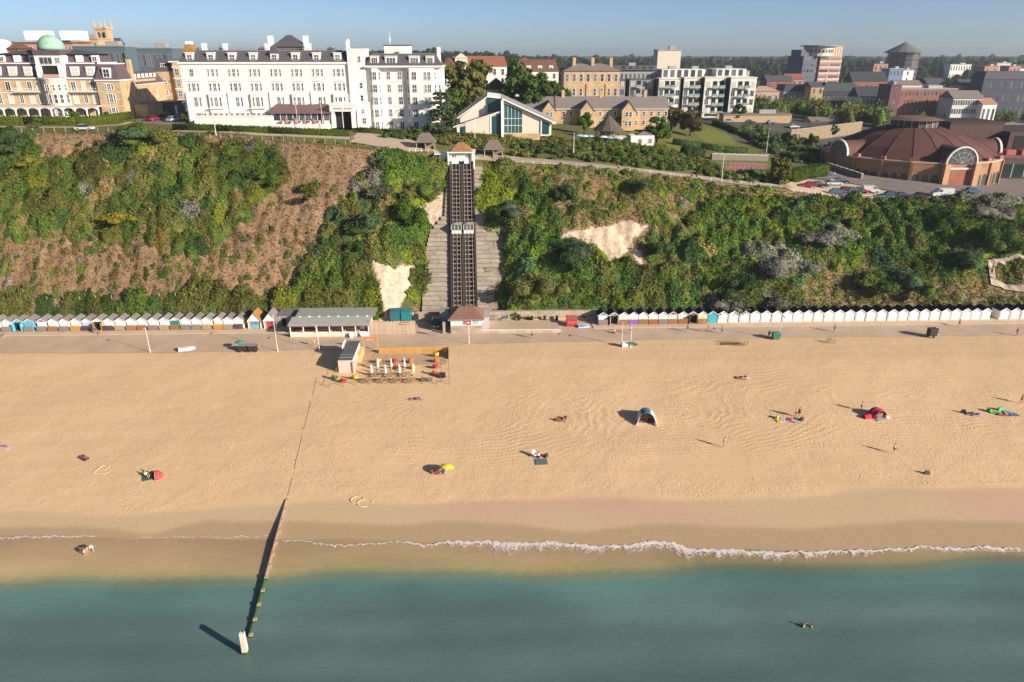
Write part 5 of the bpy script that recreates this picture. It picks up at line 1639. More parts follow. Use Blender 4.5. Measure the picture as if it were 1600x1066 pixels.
for z in (3.1, 6.3, 9.5, 12.7): qbox(t, 'string_course', WPAINT, x0, x1 + .1, .66, .8, z - .35, z - .15)
qbox(t, 'cornice', WPAINT, x0 - .1, x1 + .35, -.9, 13.3, H, H + .4)
MB().mansard(x0 + .1, x1 + .1, -.3, 13, H + .42, H + 3.3, 1.6).build('mansard_roof', SLATE, t)
qbox(t, 'roof_flat', MATS['roof_lead'], x0 + 1.8, x1 - 1.6, 1.4, 11.3, H + 3.3, H + 3.42)
for fl in range(5):
    z = -.3 + fl * 3.2 + .3
    for x, yb, w_ in ((7.0, -.6, 1.0), (10.6, .8, .9), (13.6, .8, 1.0), (17.6, -.6, 1.1), (20.6, -.6, .5), (21.6, -.6, .8)):
        window(t, x, z, w_, 1.9, yb)
    for s, a, c in ((-1, 5.4, 8.6), (1, 5.4, 8.6), (-1, 15.4, 23.6), (1, 15.4, 23.6)):
        xc = a + .45 if s < 0 else c - .45
        window(t, xc, z, .6, 1.9, .1, rz=s * atan2(1.4, .9), bars=(0, 1))
    if fl in (1, 2, 3):
        window(t, 24.3, z, .4, 1.8, .8, bars=(0, 1))
for x, w_ in ((7.2, 1.7), (11.6, 2.6), (17.8, 2.2), (22.0, 1.6)):
    qbox(t, 'dormer', WHITE, x - w_/2 - .3, x + w_/2 + .3, .1, 2.6, H + .5, H + 2.7)
    MB().side([(-.1, H + 2.7), (2.8, H + 2.9), (2.8, H + 3.0), (-.1, H + 2.82)], x - w_/2 - .45, x + w_/2 + .45).build('dormer_roof', WPAINT, t)
    window(t, x, H + .85, w_ * .9, 1.5, .1, bars=(2, 0))
qbox(t, 'roof_house', WHITE, 9.2, 16.2, 6, 11, H + 3.42, H + 5.4)
qbox(t, 'roof_house_cap', DARK, 9.0, 16.4, 5.8, 11.2, H + 5.4, H + 5.6)
MB().cyl(10.6, 8, H + 5.6, H + 9.2, .06, .03, 6).cyl(10.6, 8, H + 6.4, H + 7.6, .16, .16, 8).build('antenna', WPAINT, t)
for x in (15.2, 24.2): MB().box(x - .45, x + .45, 3, 4.4, H + 1, H + 5.0).build('chimney', WPAINT, t)
# entrance block with name board
t2 = thing('entrance_porch', 'white entrance porch with dark doorway between the hotel wings', 'porch', (-41.8, 197.0, 39.5))
for x in (.1, 5.4): qbox(t2, 'pier', WHITE, x, x + .9, 0, 6.3, 0, 5.2)
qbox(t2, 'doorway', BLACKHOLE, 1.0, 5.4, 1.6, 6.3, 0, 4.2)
qbox(t2, 'flagstaff', WPAINT, 3.1, 3.25, -.2, -.05, 0, 5.6)
qbox(t2, 'entablature', WHITE, -.1, 6.5, -.15, 6.4, 4.2, 5.9)
qbox(t2, 'cornice', WPAINT, -.3, 6.7, -.35, 6.45, 5.9, 6.15)
LT = mat('sign_letters', (.30, .08, .07))
for k in range(16):
    if k not in (8,): MB().box(.9 + k * .3, 1.1 + k * .3, -.17, -.15, 4.75, 5.15).build('lettering', LT, t2)
qbox(t2, 'side_block', WHITE, 6.7, 9.6, 1.4, 6.35, 0, 6.2)
window(t2, 8.4, 3.6, .7, 1.0, 1.4); window(t2, 8.6, 1.0, .9, 1.4, 1.4)
# terrace with conservatory
t3 = thing('hotel_terrace', 'white walled hotel terrace with conservatory under a plum roof', 'terrace', (-77.5, 196.4, 39.4))
qbox(t3, 'retaining_wall', WHITE, 0, 20.5, 0, 7.5, -.4, 3.1)
qbox(t3, 'parapet', WPAINT, -.1, 20.6, -.15, .15, 3.1, 3.4)
for k in range(14):
    MB().box(1 + k * 1.4, 1.5 + k * 1.4, 1.0, 1.5, 3.1, 3.9).build('terrace_seat', TIMBER, t3)
qbox(t3, 'front_wall', WHITE, 20.52, 36.0, -1.6, -1.2, -.4, 1.3)
qbox(t3, 'conservatory_wall', WHITE, 20.6, 35.5, 1.0, 7.5, -.4, 2.0)
for k in range(9):
    qbox(t3, 'conservatory_pane', GLASS, 20.9 + k * 1.62, 22.3 + k * 1.62, .96, 1.1, 2.05, 3.7)
    qbox(t3, 'mullion', WPAINT, 22.32 + k * 1.62, 22.48 + k * 1.62, .9, 1.1, 2.0, 3.8)
qbox(t3, 'conservatory_core', WHITE, 21, 35.4, 3, 7.5, 2, 3.8)
MB().side([(.2, 3.8), (7.5, 5.6), (7.5, 5.75), (.2, 3.95)], 19.8, 36.2).build('conservatory_roof', mat('plum_roof', (.17, .10, .10), var=.15), t3)
for k in range(7): qbox(t3, 'pier', WPAINT, 21 + k * 2.2, 21.5 + k * 2.2, -1.65, -1.1, 1.3, 1.6)
for k in range(5): MB().cyl(24 + k * 2.4, -.4, 1.0, 2.6, .35, .5, 8).build('planter', mat('planter_flowers', (.30, .14, .09), var=.5, scale=3), t3)
for x in (27.5, 34.0): tag(MB().cyl(0, 0, 0, 7.5, .06, .04, 8).build('flag_pole', WPAINT, None, (-77.5 + x, 194.2, 39.2)), 'slim white flag pole in front of the conservatory, ' + ('nearer the terrace' if x < 30 else 'nearer the porch'), 'flag pole')

# ---- buff hotel with copper dome
Bx, By, Bz = -140.0, 216.0, 40.3
o = thing('buff_hotel', 'buff brick hotel with purple mansard, arcade and green copper dome', 'hotel', (Bx, By, Bz))
PURPLE = mat('purple_slate', (.105, .075, .095), var=.2, scale=1.5, bump=.2)
COPPER = mat('copper_green', (.25, .42, .33), var=.22, scale=1.2)
M0, M1 = 0, 29.6
qbox(o, 'wall', BUFF, M0, M1, 0, 16, -.5, 10.9)
qbox(o, 'eave', WPAINT, M0 - .2, M1 + .1, -.4, 16.2, 10.9, 11.3)
MB().mansard(M0, M1, -.2, 16, 11.32, 14.9, 1.0).build('mansard_roof', PURPLE, o)
qbox(o, 'upper_band', WPAINT, M0 + .9, M1 - .9, .7, 15, 14.9, 15.2)
MB().mansard(M0 + 2, M1 - 1.5, 1.9, 14, 15.2, 17.4, .7).build('attic_roof', PURPLE, o)
MB().hip(M0 + 1.6, M1 - 1.2, 1.5, 14.4, 17.4, 18.6).build('top_roof', SLATE, o)
for k in range(7):
    x = 2.3 + k * 4.3
    if k == 3: continue
    qbox(o, 'dormer', WPAINT, x - 1.2, x + 1.2, .0, 1.6, 11.6, 14.2)
    window(o, x, 11.9, 1.7, 1.9, 0, bars=(1, 1), glass=mat('curtained_pane', (.55, .52, .47)))
    qbox(o, 'attic_dormer', WPAINT, x + .2, x + 2.0, 1.6, 2.6, 15.4, 17.1)
    if k % 2 == 0: window(o, x + 1.1, 15.6, 1.2, 1.1, 1.6, bars=(1, 0))
# middle bow with dome
bow = 17.6
MB().cyl(bow, 1.0, -.5, 10.9, 3.6, 3.6, 20).build('bow', mat('bow_stone', (.62, .52, .40), var=.1), o)
MB().cyl(bow, 1.0, 10.9, 11.2, 3.8, 3.8, 20).build('bow_cornice', WPAINT, o)
for z, h in ((1.0, 2.4), (4.6, 2.3), (8.0, 1.5)):
    for a in (-60, -35, -12, 12, 35, 60):
        ang = radians(a)
        window(o, bow + 3.6 * sin(ang), z, .8 if z < 8 else .55, h, 1.0 - 3.6 * cos(ang), rz=ang, bars=(0, 1))
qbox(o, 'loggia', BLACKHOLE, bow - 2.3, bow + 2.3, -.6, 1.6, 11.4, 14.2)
for s in (-1, 1): qbox(o, 'loggia_wing', WPAINT, bow + s * 3.0 - .65, bow + s * 3.0 + .65, -1.2, 1.6, 11.35, 14.4)
qbox(o, 'loggia_rail', mat('rail_pink', (.45, .25, .22)), bow - 2.3, bow + 2.3, -1.3, -1.1, 11.3, 12.2)
qbox(o, 'roof_pavilion', WPAINT, bow - 3.6, bow + 3.6, -.9, 4.5, 14.45, 17.1)
window(o, bow - .6, 14.9, 3.4, 1.7, -.9, bars=(2, 0)); window(o, bow + 2.6, 15.2, 1.3, 1.3, -.9)
qbox(o, 'pavilion_roof', PURPLE, bow - 3.7, bow + 3.7, -1.0, 5, 17.1, 18.6)
MB().dome(bow, 2.2, 18.6, 3.5, 3.9, 24, 8).build('copper_dome', COPPER, o, smooth=True)
MB().cyl(bow, 2.2, 22.4, 23.6, .18, .05, 8).build('finial', COPPER, o)
# windows and balconies of the front
for k, x in enumerate((1.4, 4.4, 7.4, 10.4, 12.8, 22.6, 25.4, 28.0)):
    for z, h in ((4.4, 2.4), (7.9, 2.3)):
        window(o, x, z, 1.2 if k % 2 else .9, h, 0, bars=(1, 0), glass=MATS['curtained_pane'] if (k + int(z)) % 2 else None)
for x0_, x1_ in ((6.2, 13.4), (21.4, 29.2)):
    qbox(o, 'balcony', WPAINT, x0_, x1_, -1.3, -.02, 7.45, 7.65)
    MB().tube([(x0_, -1.25, 8.5), (x1_, -1.25, 8.5)], .05, 5).build('balcony_rail', WPAINT, o)
    for k in range(9): qbox(o, 'baluster', WPAINT, x0_ + k * (x1_ - x0_) / 8 - .03, x0_ + k * (x1_ - x0_) / 8 + .03, -1.28, -1.22, 7.65, 8.5)
qbox(o, 'string_course', WPAINT, M0 - .05, M1, -.08, 0, 7.2, 7.4)
# arcade
qbox(o, 'arcade_roof', mat('arcade_lead', (.5, .46, .42)), M0 - .5, M1 + .2, -3.2, -.02, 3.6, 3.95)
na = 9
for k in range(na + 1):
    x = M0 + k * (M1 - M0) / na
    if abs(x - bow) < 2.6: x += 0
    qbox(o, 'column', WPAINT, x - .16, x + .16, -3.1, -2.8, -.3, 3.6)
    if k < na:
        w_ = (M1 - M0) / na; pts = [(x + .16, 3.6), (x + .16, 2.4)] + [(x + w_/2 - (w_/2 - .16) * cos(pi * j / 8), 2.4 + .95 * sin(pi * j / 8)) for j in range(1, 8)] + [(x + w_ - .16, 2.4), (x + w_ - .16, 3.6)]
        MB().front(pts[::1], -3.06, -2.86).build('arch', WPAINT, o)
        window(o, x + w_/2, .2, 1.5, 2.5, 0, bars=(1, 0), sill=False)
# right end pavilion
P0, P1 = 29.7, 36.2
qbox(o, 'pavilion_wall', BUFF, P0, P1, -1.2, 22, -.5, 10.4)
qbox(o, 'pavilion_eave', WPAINT, P0 - .3, P1 + .3, -1.5, 8.2, 10.4, 10.75)
MB().mansard(P0 - .2, P1 + .2, -1.4, 8, 10.77, 14.8, 1.3).build('pavilion_mansard', PURPLE, o)
qbox(o, 'pavilion_cap', WPAINT, P0 + 1, P1 - 1, -.2, 6.8, 14.8, 15.0)
qbox(o, 'dormer', WPAINT, 32, 34.2, -1.3, .8, 11.2, 13.9); window(o, 33.1, 11.5, 1.6, 2.0, -1.3)
for z, h in ((.6, 2.6), (4.6, 2.4), (8.2, 1.4)):
    window(o, 33.0, z, .9, h, -1.2); 
    for s in (-1, 1): window(o, 33.0 + s * .95, z, .4, h, -1.2, bars=(0, 0))
for z in (3.6, 7.4): qbox(o, 'string_course', mat('stone_band', (.6, .5, .36)), P0 - .04, P1 + .04, -1.26, -1.2, z, z + .25)
MB().box(P1 - .6, P1 + .4, 6, 7.4, 10, 16.0).build('chimney', BUFF, o)
# side range running inland
qbox(o, 'side_range', BUFF, P1 - 6, P1 + .3, 8.2, 27, -.5, 8.9)
MB().side([(8.2, 8.9), (27, 8.9), (27, 9.1), (8.2, 9.1)], P1 - 6, P1 + .6).build('side_eave', WPAINT, o)
MB().front([(P1 - 6, 9.1), (P1 + .5, 9.1), (P1 - 1.8, 12.3), (P1 - 6, 12.3)], 8.3, 27).build('side_roof', PURPLE, o)
for k in range(6):
    w_ = window(o, P1 - .72, 9.6, 1.5, 2.2, 10 + k * 2.7, rz=pi/2, bars=(1, 0), glass=MATS['curtained_pane'])
    w_.rotation_euler = (radians(0), radians(0), pi/2)
for k in range(3): window(o, P1 + .3, 5.2, 1.0, 1.7, 11 + k * 5, rz=pi/2)
qbox(o, 'annexe', BUFF, P1 + .35, P1 + 4.2, 4, 14, -.5, 3.8)
qbox(o, 'annexe_roof', MATS['roof_lead'], P1 + .32, P1 + 4.4, 3.8, 14.2, 3.8, 4.05)
qbox(o, 'low_range', mat('dark_boards', (.13, .11, .10)), P1 + .35, P1 + 7, 14.3, 27, -.8, 3.4)
qbox(o, 'low_range_roof', SLATE, P1 + .32, P1 + 7.2, 14.25, 27.2, 3.4, 3.7)
for k in range(8): qbox(o, 'garage_door', WPAINT if k in (1, 7) else MATS['dark_boards'], P1 + 7.0, P1 + 7.06, 14.6 + k * 1.55, 15.8 + k * 1.55, -.6, 2.6)

# ---- buff block between the two hotels
o = thing('corner_house', 'tall buff brick corner house with white bay windows and dark mansard', 'building', (-105.6, 243.0, 40.6))
qbox(o, 'wall', BUFF, 0, 9, 0, 12, -.5, 12.0)
MB().prism([(5.4, 0), (6.2, -1.3), (8.4, -1.3), (9.1, 0)], -.5, 14.6).build('bay', BUFF, o)
MB().mansard(-.2, 5.4, -.2, 12, 12.0, 15.6, .9).build('mansard', SLATE, o)
qbox(o, 'bay_cornice', WPAINT, 5.2, 9.3, -1.5, 4, 14.6, 15.0)
for z in (1, 4.4, 7.6, 10.9):
    if z < 10: window(o, 2.6, z + .4, .8, 1.5, 0)
    window(o, 7.3, z, 1.2, 1.8, -1.3, bars=(1, 1)); window(o, 5.8, z, .55, 1.8, -.65, rz=-1.0); window(o, 8.8, z, .5, 1.8, -.65, rz=1.0)
    qbox(o, 'band', WPAINT, 5.9, 8.7, -1.4, -1.3, z + 2.2, z + 2.5)
window(o, 2.6, 12.6, 1.2, 1.6, .15)
qbox(o, 'porch', WPAINT, 3.4, 9.5, -4, -1.6, -.5, 2.2)

# ---- glazed angular hall
o = thing('glazed_hall', 'angular cream hall with sloping roofs and tall teal glass panels', 'hall', (-8.8, 196.6, 37.2))
HALL = mat('hall_cream', (.66, .57, .48), var=.07); HROOF = mat('hall_roof', (.28, .27, .27), var=.12); LEAD = mat('hall_lead', (.16, .19, .24))
MB().front([(1.2, 0), (26.0, 0), (26.0, 3.6), (12.6, 9.4), (8.6, 9.9), (1.2, 4.6)], 3.0, 20).build('main_hall', HALL, o)
MB().front([(.3, 0), (12.2, 0), (12.2, 6.3), (.3, 2.5)], 0, 2.98).build('front_wing', HALL, o)
MB().front([(12.9, 0), (25.4, 0), (25.4, 3.7), (12.9, 8.9)], .8, 2.98).build('front_hall', HALL, o)
def slope(name, a, c, th, y0, y1, m):
    MB().front([(a[0], a[1]), (c[0], c[1]), (c[0], c[1] + th), (a[0], a[1] + th)], y0, y1).build(name, m, o)
slope('front_wing_roof', (-.6, 2.35), (12.4, 6.4), .3, -.6, 8, WPAINT)
slope('front_wing_lead', (-.3, 2.78), (12.3, 6.70), .05, -.3, 8, LEAD)
slope('left_roof', (.2, 4.2), (8.7, 9.95), .35, 2.0, 20.4, WPAINT)
slope('left_roof_tiles', (.4, 4.75), (8.6, 10.3), .05, 2.4, 20.2, HROOF)
slope('right_roof', (12.5, 9.5), (27.0, 3.15), .35, -.2, 20.4, WPAINT)
slope('right_roof_tiles', (12.6, 9.83), (26.8, 3.6), .05, .2, 20.2, HROOF)
slope('ridge_roof', (8.6, 9.95), (12.6, 9.45), .35, 2.2, 20.4, WPAINT)
MB().front([(8.7, 6.0), (12.4, 6.9), (12.4, 9.2), (8.7, 9.7)], 2.6, 2.96).build('clerestory', TEAL_GLASS, o)
qbox(o, 'fin', WPAINT, 12.25, 12.88, -.9, 3, 0, 9.3)
MB().front([(13.1, .9), (17.9, .9), (17.9, 6.5), (13.1, 8.5)], .7, .79).build('tall_glazing', TEAL_GLASS, o)
for k in range(1, 5): qbox(o, 'mullion', WPAINT, 13.1 + k * .96 - .04, 13.1 + k * .96 + .04, .62, .7, .9, 8.3 - k * .4)
for z in (2.8, 4.6): qbox(o, 'transom', WPAINT, 13.1, 17.9, .61, .69, z - .05, z + .05)
MB().front([(9.7, .6), (12.1, .6), (12.1, 5.9), (9.7, 5.1)], -.08, -.01).build('side_glazing', TEAL_GLASS, o)
qbox(o, 'mullion', WPAINT, 9.3, 9.65, -.12, -.01, 0, 5.2)
MB().front([(1.2, .3), (2.7, .3), (2.7, 2.9), (1.2, 2.4)], -.08, -.01).build('side_glazing', TEAL_GLASS, o)
qbox(o, 'mullion', WPAINT, .4, .65, -.15, -.01, 0, 2.3)
MB().front([(23.2, .5), (25.2, .5), (25.2, 3.3), (23.2, 4.1)], .7, .79).build('side_glazing', TEAL_GLASS, o)
qbox(o, 'mullion', WPAINT, 22.9, 23.2, .5, .79, 0, 4.3)
qbox(o, 'brick_plinth', BUFF, 12.9, 22.8, .6, .79, -1, .7)
for x in (4.2, 7.4): qbox(o, 'wall_vent', STEEL, x, x + .3, -.06, -.005, 1.1, 1.5)

# ---- long buff terrace with gables
o = thing('brick_terrace', 'long two storey buff brick range with projecting gables and grey roof', 'building', (9.0, 246.0, 35.2), radians(-1))
TL = 51
qbox(o, 'wall', BUFF, 0, TL, 0, 9, -1.2, 5.5)
MB().gable(-.4, TL + .4, -.5, 9.5, 5.5, 9.2).build('roof', GREYTILE, o)
qbox(o, 'eave', WPAINT, -.3, TL + .3, -.55, -.4, 5.35, 5.55)
for k, x in enumerate((9, 21.5, 35.2)):
    MB().front([(x, -1.2), (x + 4.4, -1.2), (x + 4.4, 5.2), (x + 2.2, 8.0), (x, 5.2)], -3.4, -.02).build('gable_bay', BUFF, o)
    r_ = MB()
    for s in (-1, 1):
        q = [(x + 2.2, 8.0), (x + 2.2 + s * 2.6, 4.75), (x + 2.2 + s * 2.6, 4.95), (x + 2.2, 8.2)]
        r_.front(q if s < 0 else q[::-1], -3.6, 3.5)
    r_.build('gable_roof', GREYTILE, o)
    for z in (.4, 3.3):
        for s in (-1, 1): window(o, x + 2.2 + s * .62, z, .85, 1.4, -3.4, bars=(0, 1))
for x in [1.5 + i * 2.45 for i in range(21)]:
    if any(g - .8 < x < g + 5.2 for g in (9, 21.5, 35.2)): continue
    for z in (.4, 3.3): window(o, x, z, .9, 1.35, 0, bars=(0, 1))
for x in (16.2, 29.0, 44.0):
    MB().box(x - .5, x + .5, 4, 5.2, 8, 11.2).build('chimney', BUFF, o)
MB().beam((13.4, -.55, 5.6), (13.4, 4.5, 9.3), .25, .2).build('roof_valley', SLATE, o)

# ---- grey apartment block
o = thing('apartment_block', 'stepped grey and white modern apartment block with balconies', 'apartment block', (50, 318, 33.2), radians(0))
AG = mat('flat_grey', (.30, .30, .30), var=.08); AW = mat('flat_white', (.66, .64, .58), var=.06); AD = mat('flat_dark', (.10, .105, .115), var=.1)
qbox(o, 'rear_wall', AG, 0, 66, 12, 26, -1, 17.2)
qbox(o, 'rear_parapet', AD, -.2, 66.2, 11.8, 26.2, 17.2, 17.6)
for i in range(13):
    for fl in range(5):
        window(o, 1.6 + i * 1.9 + (fl % 2) * .5, .6 + fl * 3.3, .7, 2.2, 12, frame=AD, bars=(0, 0), t=.06, sill=False)
# wings towards the sea
WG = [(0, 9.8, 6, 13.6), (11.5, 22, 5, 13.8), (23.5, 33, 1.5, 14.2), (34, 41, .5, 14.6), (42.6, 51.5, -1, 14.8), (53, 64, -3.5, 14.8)]
for i, (a, c, y0, h) in enumerate(WG):
    m = AG if i < 2 else AW
    qbox(o, 'wing', m, a, c, y0, 11.98, -1.5, h)
    qbox(o, 'wing_parapet', AW if i > 1 else AD, a - .2, c + .2, y0 - .25, 12, h, h + .35)
    qbox(o, 'flank_shade', AD if i > 2 else AG, a - .06, a, y0 + .1, 11.9, -1.4, h - .1)  # thin darker sheet: shadow on the left flank put into the colour
    for fl in range(4):
        z = .3 + fl * 3.5
        n = int((c - a) // 2.3)
        for k in range(n):
            x = a + (k + .5) * (c - a) / n
            if k in ((1, 2) if i > 1 else (1,)):
                qbox(o, 'recess_shade', BLACKHOLE, x - .95, x + .95, y0 - .03, y0, z + .1, z + 2.7)  # flat dark panel on the wall, painted shade of a balcony recess
                bl = qbox(o, 'balcony', AW, x - 1.15, x + 1.15, y0 - 1.5, y0 - .04, z - .12, z + .06)
                qbox(bl, 'balcony_glass', glassmat('balcony_glass', (.22, .33, .33), rnd=.1), x - 1.12, x + 1.12, y0 - 1.5, y0 - 1.44, z + .08, z + 1.05)
            else:
                window(o, x, z + .2, 1.5, 2.3, y0, frame=AD if i < 2 else WPAINT, glass=GLASS if (k + fl) % 3 else mat('blind_pane', (.48, .47, .44)), bars=(1, 0), t=.08, sill=False)
for a, c, y0, h0, h1 in ((2, 24, 11, 17.6, 19.4), (26, 45, 8, 14.3, 18.0), (49, 62, 5, 14.9, 18.2)):
    qbox(o, 'penthouse', AW if a > 20 else AD, a, c, y0, 22, h0, h1)
    for k in range(int((c - a) // 3)): window(o, a + 1.6 + k * 3, h0 + .5, 1.6, h1 - h0 - .9 if h1 - h0 > 2.2 else 1.0, y0, frame=AD, bars=(1, 0), sill=False)
for x, z in ((30, 18.0), (40, 18.0), (55, 18.2), (12, 19.4)): qbox(o, 'roof_plant', STEEL, x, x + 3, 12, 15, z, z + 1.2)

# ---- round arena
ACX, ACY, ACR, ABZ = 135.0, 228.5, 26.0, 22.4
o = thing('arena', 'round brick arena with wide brown faceted roof and lantern', 'arena', (ACX, ACY, ABZ))
ABR = brickmat('arena_brick', (.36, .20, .11), (.30, .165, .095), (.3, .2, .14)); AROOF = mat('arena_roof', (.118, .052, .043), var=.16, scale=.7)
RIBM = mat('arena_rib', (.125, .05, .043)); N16 = 20
def apt(r, k, z, off=.5): a = 2 * pi * (k + off) / N16; return (r * cos(a), r * sin(a), z)
wl = MB(); 
for k in range(N16):
    b_ = MB()
    b_._add([apt(ACR, k, -2), apt(ACR, k + 1, -2), apt(ACR, k + 1, 6.0), apt(ACR, k, 6.0), apt(ACR - .8, k, -2), apt(ACR - .8, k + 1, -2), apt(ACR - .8, k + 1, 6.0), apt(ACR - .8, k, 6.0)], [(0, 1, 2, 3), (5, 4, 7, 6), (3, 2, 6, 7), (0, 4, 5, 1)])
    b_.build('wall_facet', ABR, o)
    b_ = MB(); e0, e1, f0, f1 = apt(ACR + .15, k, 6.0), apt(ACR + .15, k + 1, 6.0), apt(ACR + .15, k + 1, 6.35), apt(ACR + .15, k, 6.35)
    g0, g1, h0_, h1_ = apt(ACR - 1.2, k, 6.0), apt(ACR - 1.2, k + 1, 6.0), apt(ACR - 1.2, k + 1, 6.35), apt(ACR - 1.2, k, 6.35)
    b_._add([e0, e1, f0, f1, g0, g1, h0_, h1_], [(0, 1, 2, 3), (3, 2, 6, 7), (5, 4, 7, 6)]); b_.build('coping', mat('coping_stone', (.45, .36, .28)), o)
    b_ = MB(); rs = ((ACR - .9, 6.0), (20, 9.3), (14, 12.1), (8.2, 13.9), (7.2, 14.1))
    for (ra, za), (rb, zb_) in zip(rs[:-1], rs[1:]):
        b_._add([apt(ra, k, za), apt(ra, k + 1, za), apt(rb, k + 1, zb_), apt(rb, k, zb_)], [(0, 1, 2, 3)])
    b_.build('roof_facet', AROOF, o)
    MB().tube([apt(r_, k, z_ + .08) for r_, z_ in rs], .05, 5).build('roof_rib', RIBM, o)
    # buttress between facets and red roof box
    a = 2 * pi * (k + .5) / N16
    MB().box(-.35, .45, -.45, .45, -2, 5.99).build('buttress', ABR, o, (ACR * cos(a), ACR * sin(a), 0), a)
    MB().box(-1.6, -.6, -.7, .7, 6.2, 7.2).build('roof_box', mat('roof_box_red', (.36, .13, .11)), o, (ACR * cos(a), ACR * sin(a), 0), a)
    # three arched openings on each facet
    am = 2 * pi * (k + 1) / N16; R_ = ACR * cos(pi / N16); 
    if sin(am) < .35:
        for s in (-1, 0, 1):
            pts = [(-1.0, -.6), (1.0, -.6), (1.0, 2.0)] + [(cos(pi * j / 8), 2.0 + sin(pi * j / 8)) for j in range(1, 8)] + [(-1.0, 2.0)]
            w_ = MB().front(pts, -.05, .1).build('arched_window', glassmat('arena_glass', (.05, .075, .06), rnd=.3), o, (R_ * cos(am) - sin(am) * s * 2.5, R_ * sin(am) + cos(am) * s * 2.5, 0), am + pi / 2)
            pts2 = [(1.0 * cos(pi * j / 8), 2.0 + sin(pi * j / 8)) for j in range(0, 9)] + [(1.2 * cos(pi * j / 8), 2.0 + 1.2 * sin(pi * j / 8)) for j in range(8, -1, -1)]
            MB().front(pts2, -.09, -.0).build('arch_surround', mat('arch_brick', (.46, .28, .16)), w_)
            MB().box(-1.25, -1.0, -.1, 0, -1.4, 2.0).build('arch_pier', MATS['arch_brick'], w_)
b_ = MB(); b_.cyl(0, 0, 13.8, 16.2, 6.6, 6.6, N16); b_.build('lantern', mat('lantern_louvre', (.09, .085, .085)), o)
MB().cyl(0, 0, 16.2, 17.0, 8.2, 5.0, N16).build('lantern_roof', mat('lantern_roof', (.17, .10, .08), var=.2), o)
for k in range(N16): MB().box(6.55, 6.75, -.12, .12, 13.9, 16.2).build('louvre_post', STEEL, o, None, 2 * pi * k / N16)
# half-round gabled dormers
FAN = mat('fan_frame', (.62, .58, .54))
for ang, wd in ((radians(-88), 4.4), (radians(-168), 4.2), (radians(-6), 4.2)):
    R_ = ACR * cos(pi / N16) + .35
    d_ = thing('tmp', None, None); bpy.data.objects.remove(d_)
    base = (R_ * cos(ang), R_ * sin(ang), 0); rz_ = ang + pi / 2
    semi = [(wd * cos(pi * j / 14), 6.2 + wd * sin(pi * j / 14)) for j in range(15)]
    MB().front(semi, .0, 15).build('dormer_vault', AROOF, o, base, rz_)
    rim = semi + [((wd + .4) * cos(pi * j / 14), 6.2 + (wd + .4) * sin(pi * j / 14)) for j in range(14, -1, -1)]
    MB().front(rim, -.35, .3).build('dormer_arch', FAN, o, base, rz_)
    fg = MB().front([(.99 * (wd) * cos(pi * j / 14), 6.2 + .99 * wd * sin(pi * j / 14)) for j in range(15)], -.1, -.02).build('fanlight', glassmat('arena_glass2', (.07, .08, .085), rnd=.2), o, base, rz_)
    for j in range(1, 6): MB().beam((0, -.14, 6.2), (wd * cos(pi * j / 6), -.14, 6.2 + wd * sin(pi * j / 6)), .12).build('fan_bar', STEEL, fg)
    for rr in (.4, .7): MB().tube([(wd * rr * cos(pi * j / 12), -.14, 6.2 + wd * rr * sin(pi * j / 12)) for j in range(13)], .07, 5).build('fan_ring', STEEL, fg)
    if wd == 4.4:
        MB().box(-wd + .5, wd - .5, -.06, .5, -2, 4.6).build('red_panel', REDBRICK, o, base, rz_)
        for s in (-1, 1): MB().box(s * (wd + .1) - .8, s * (wd + .1) + .8, -1.3, .6, -2, 6.1).build('portal_pier', mat('portal_brick', (.48, .29, .16)), o, base, rz_)
        MB().box(-wd + .6, wd - .6, -.3, .3, 4.5, 5.0).build('lintel', FAN, o, base, rz_)
# dark block and glass foyer to the right of the arena
o = thing('arena_annexe', 'dark brown flat roofed blocks joined to the arena', 'building', (149, 232, 21.8))
DB = mat('dark_brown_clad', (.075, .042, .036), var=.15)
qbox(o, 'tower_block', DB, 4, 22, 6, 22, -1, 14.5); qbox(o, 'tower_parapet', mat('db2', (.05, .03, .028)), 3.8, 22.2, 5.8, 22.2, 14.5, 15)
qbox(o, 'side_block', DB, 22.1, 70, 2, 26, -1, 12.2); qbox(o, 'recess_shade', BLACKHOLE, 24, 70, 1.9, 2, 6, 11)  # the dark panel on the side block is a recess's shade as colour
qbox(o, 'low_block', DB, 4, 70, -10, 1.9, -1, 5.6)
qbox(o, 'low_roof', mat('plum_deck', (.18, .09, .085)), 3.8, 70, -10.2, 1.9, 5.6, 6.0)
for k in range(5): qbox(o, 'roof_plant', mat('roof_box_red2', (.34, .10, .09)), 16 + k * 5, 19 + k * 5, -7, -4.5, 6.0, 7.6)
for k in range(12): qbox(o, 'foyer_pane', glassmat('foyer_glass', (.012, .024, .024)), 5 + k * 4, 8.7 + k * 4, -10.12, -10.02, -.5, 3.6)
for k in range(12): qbox(o, 'foyer_mullion', STEEL, 8.72 + k * 4, 8.98 + k * 4, -10.2, -10.0, -.5, 3.8)
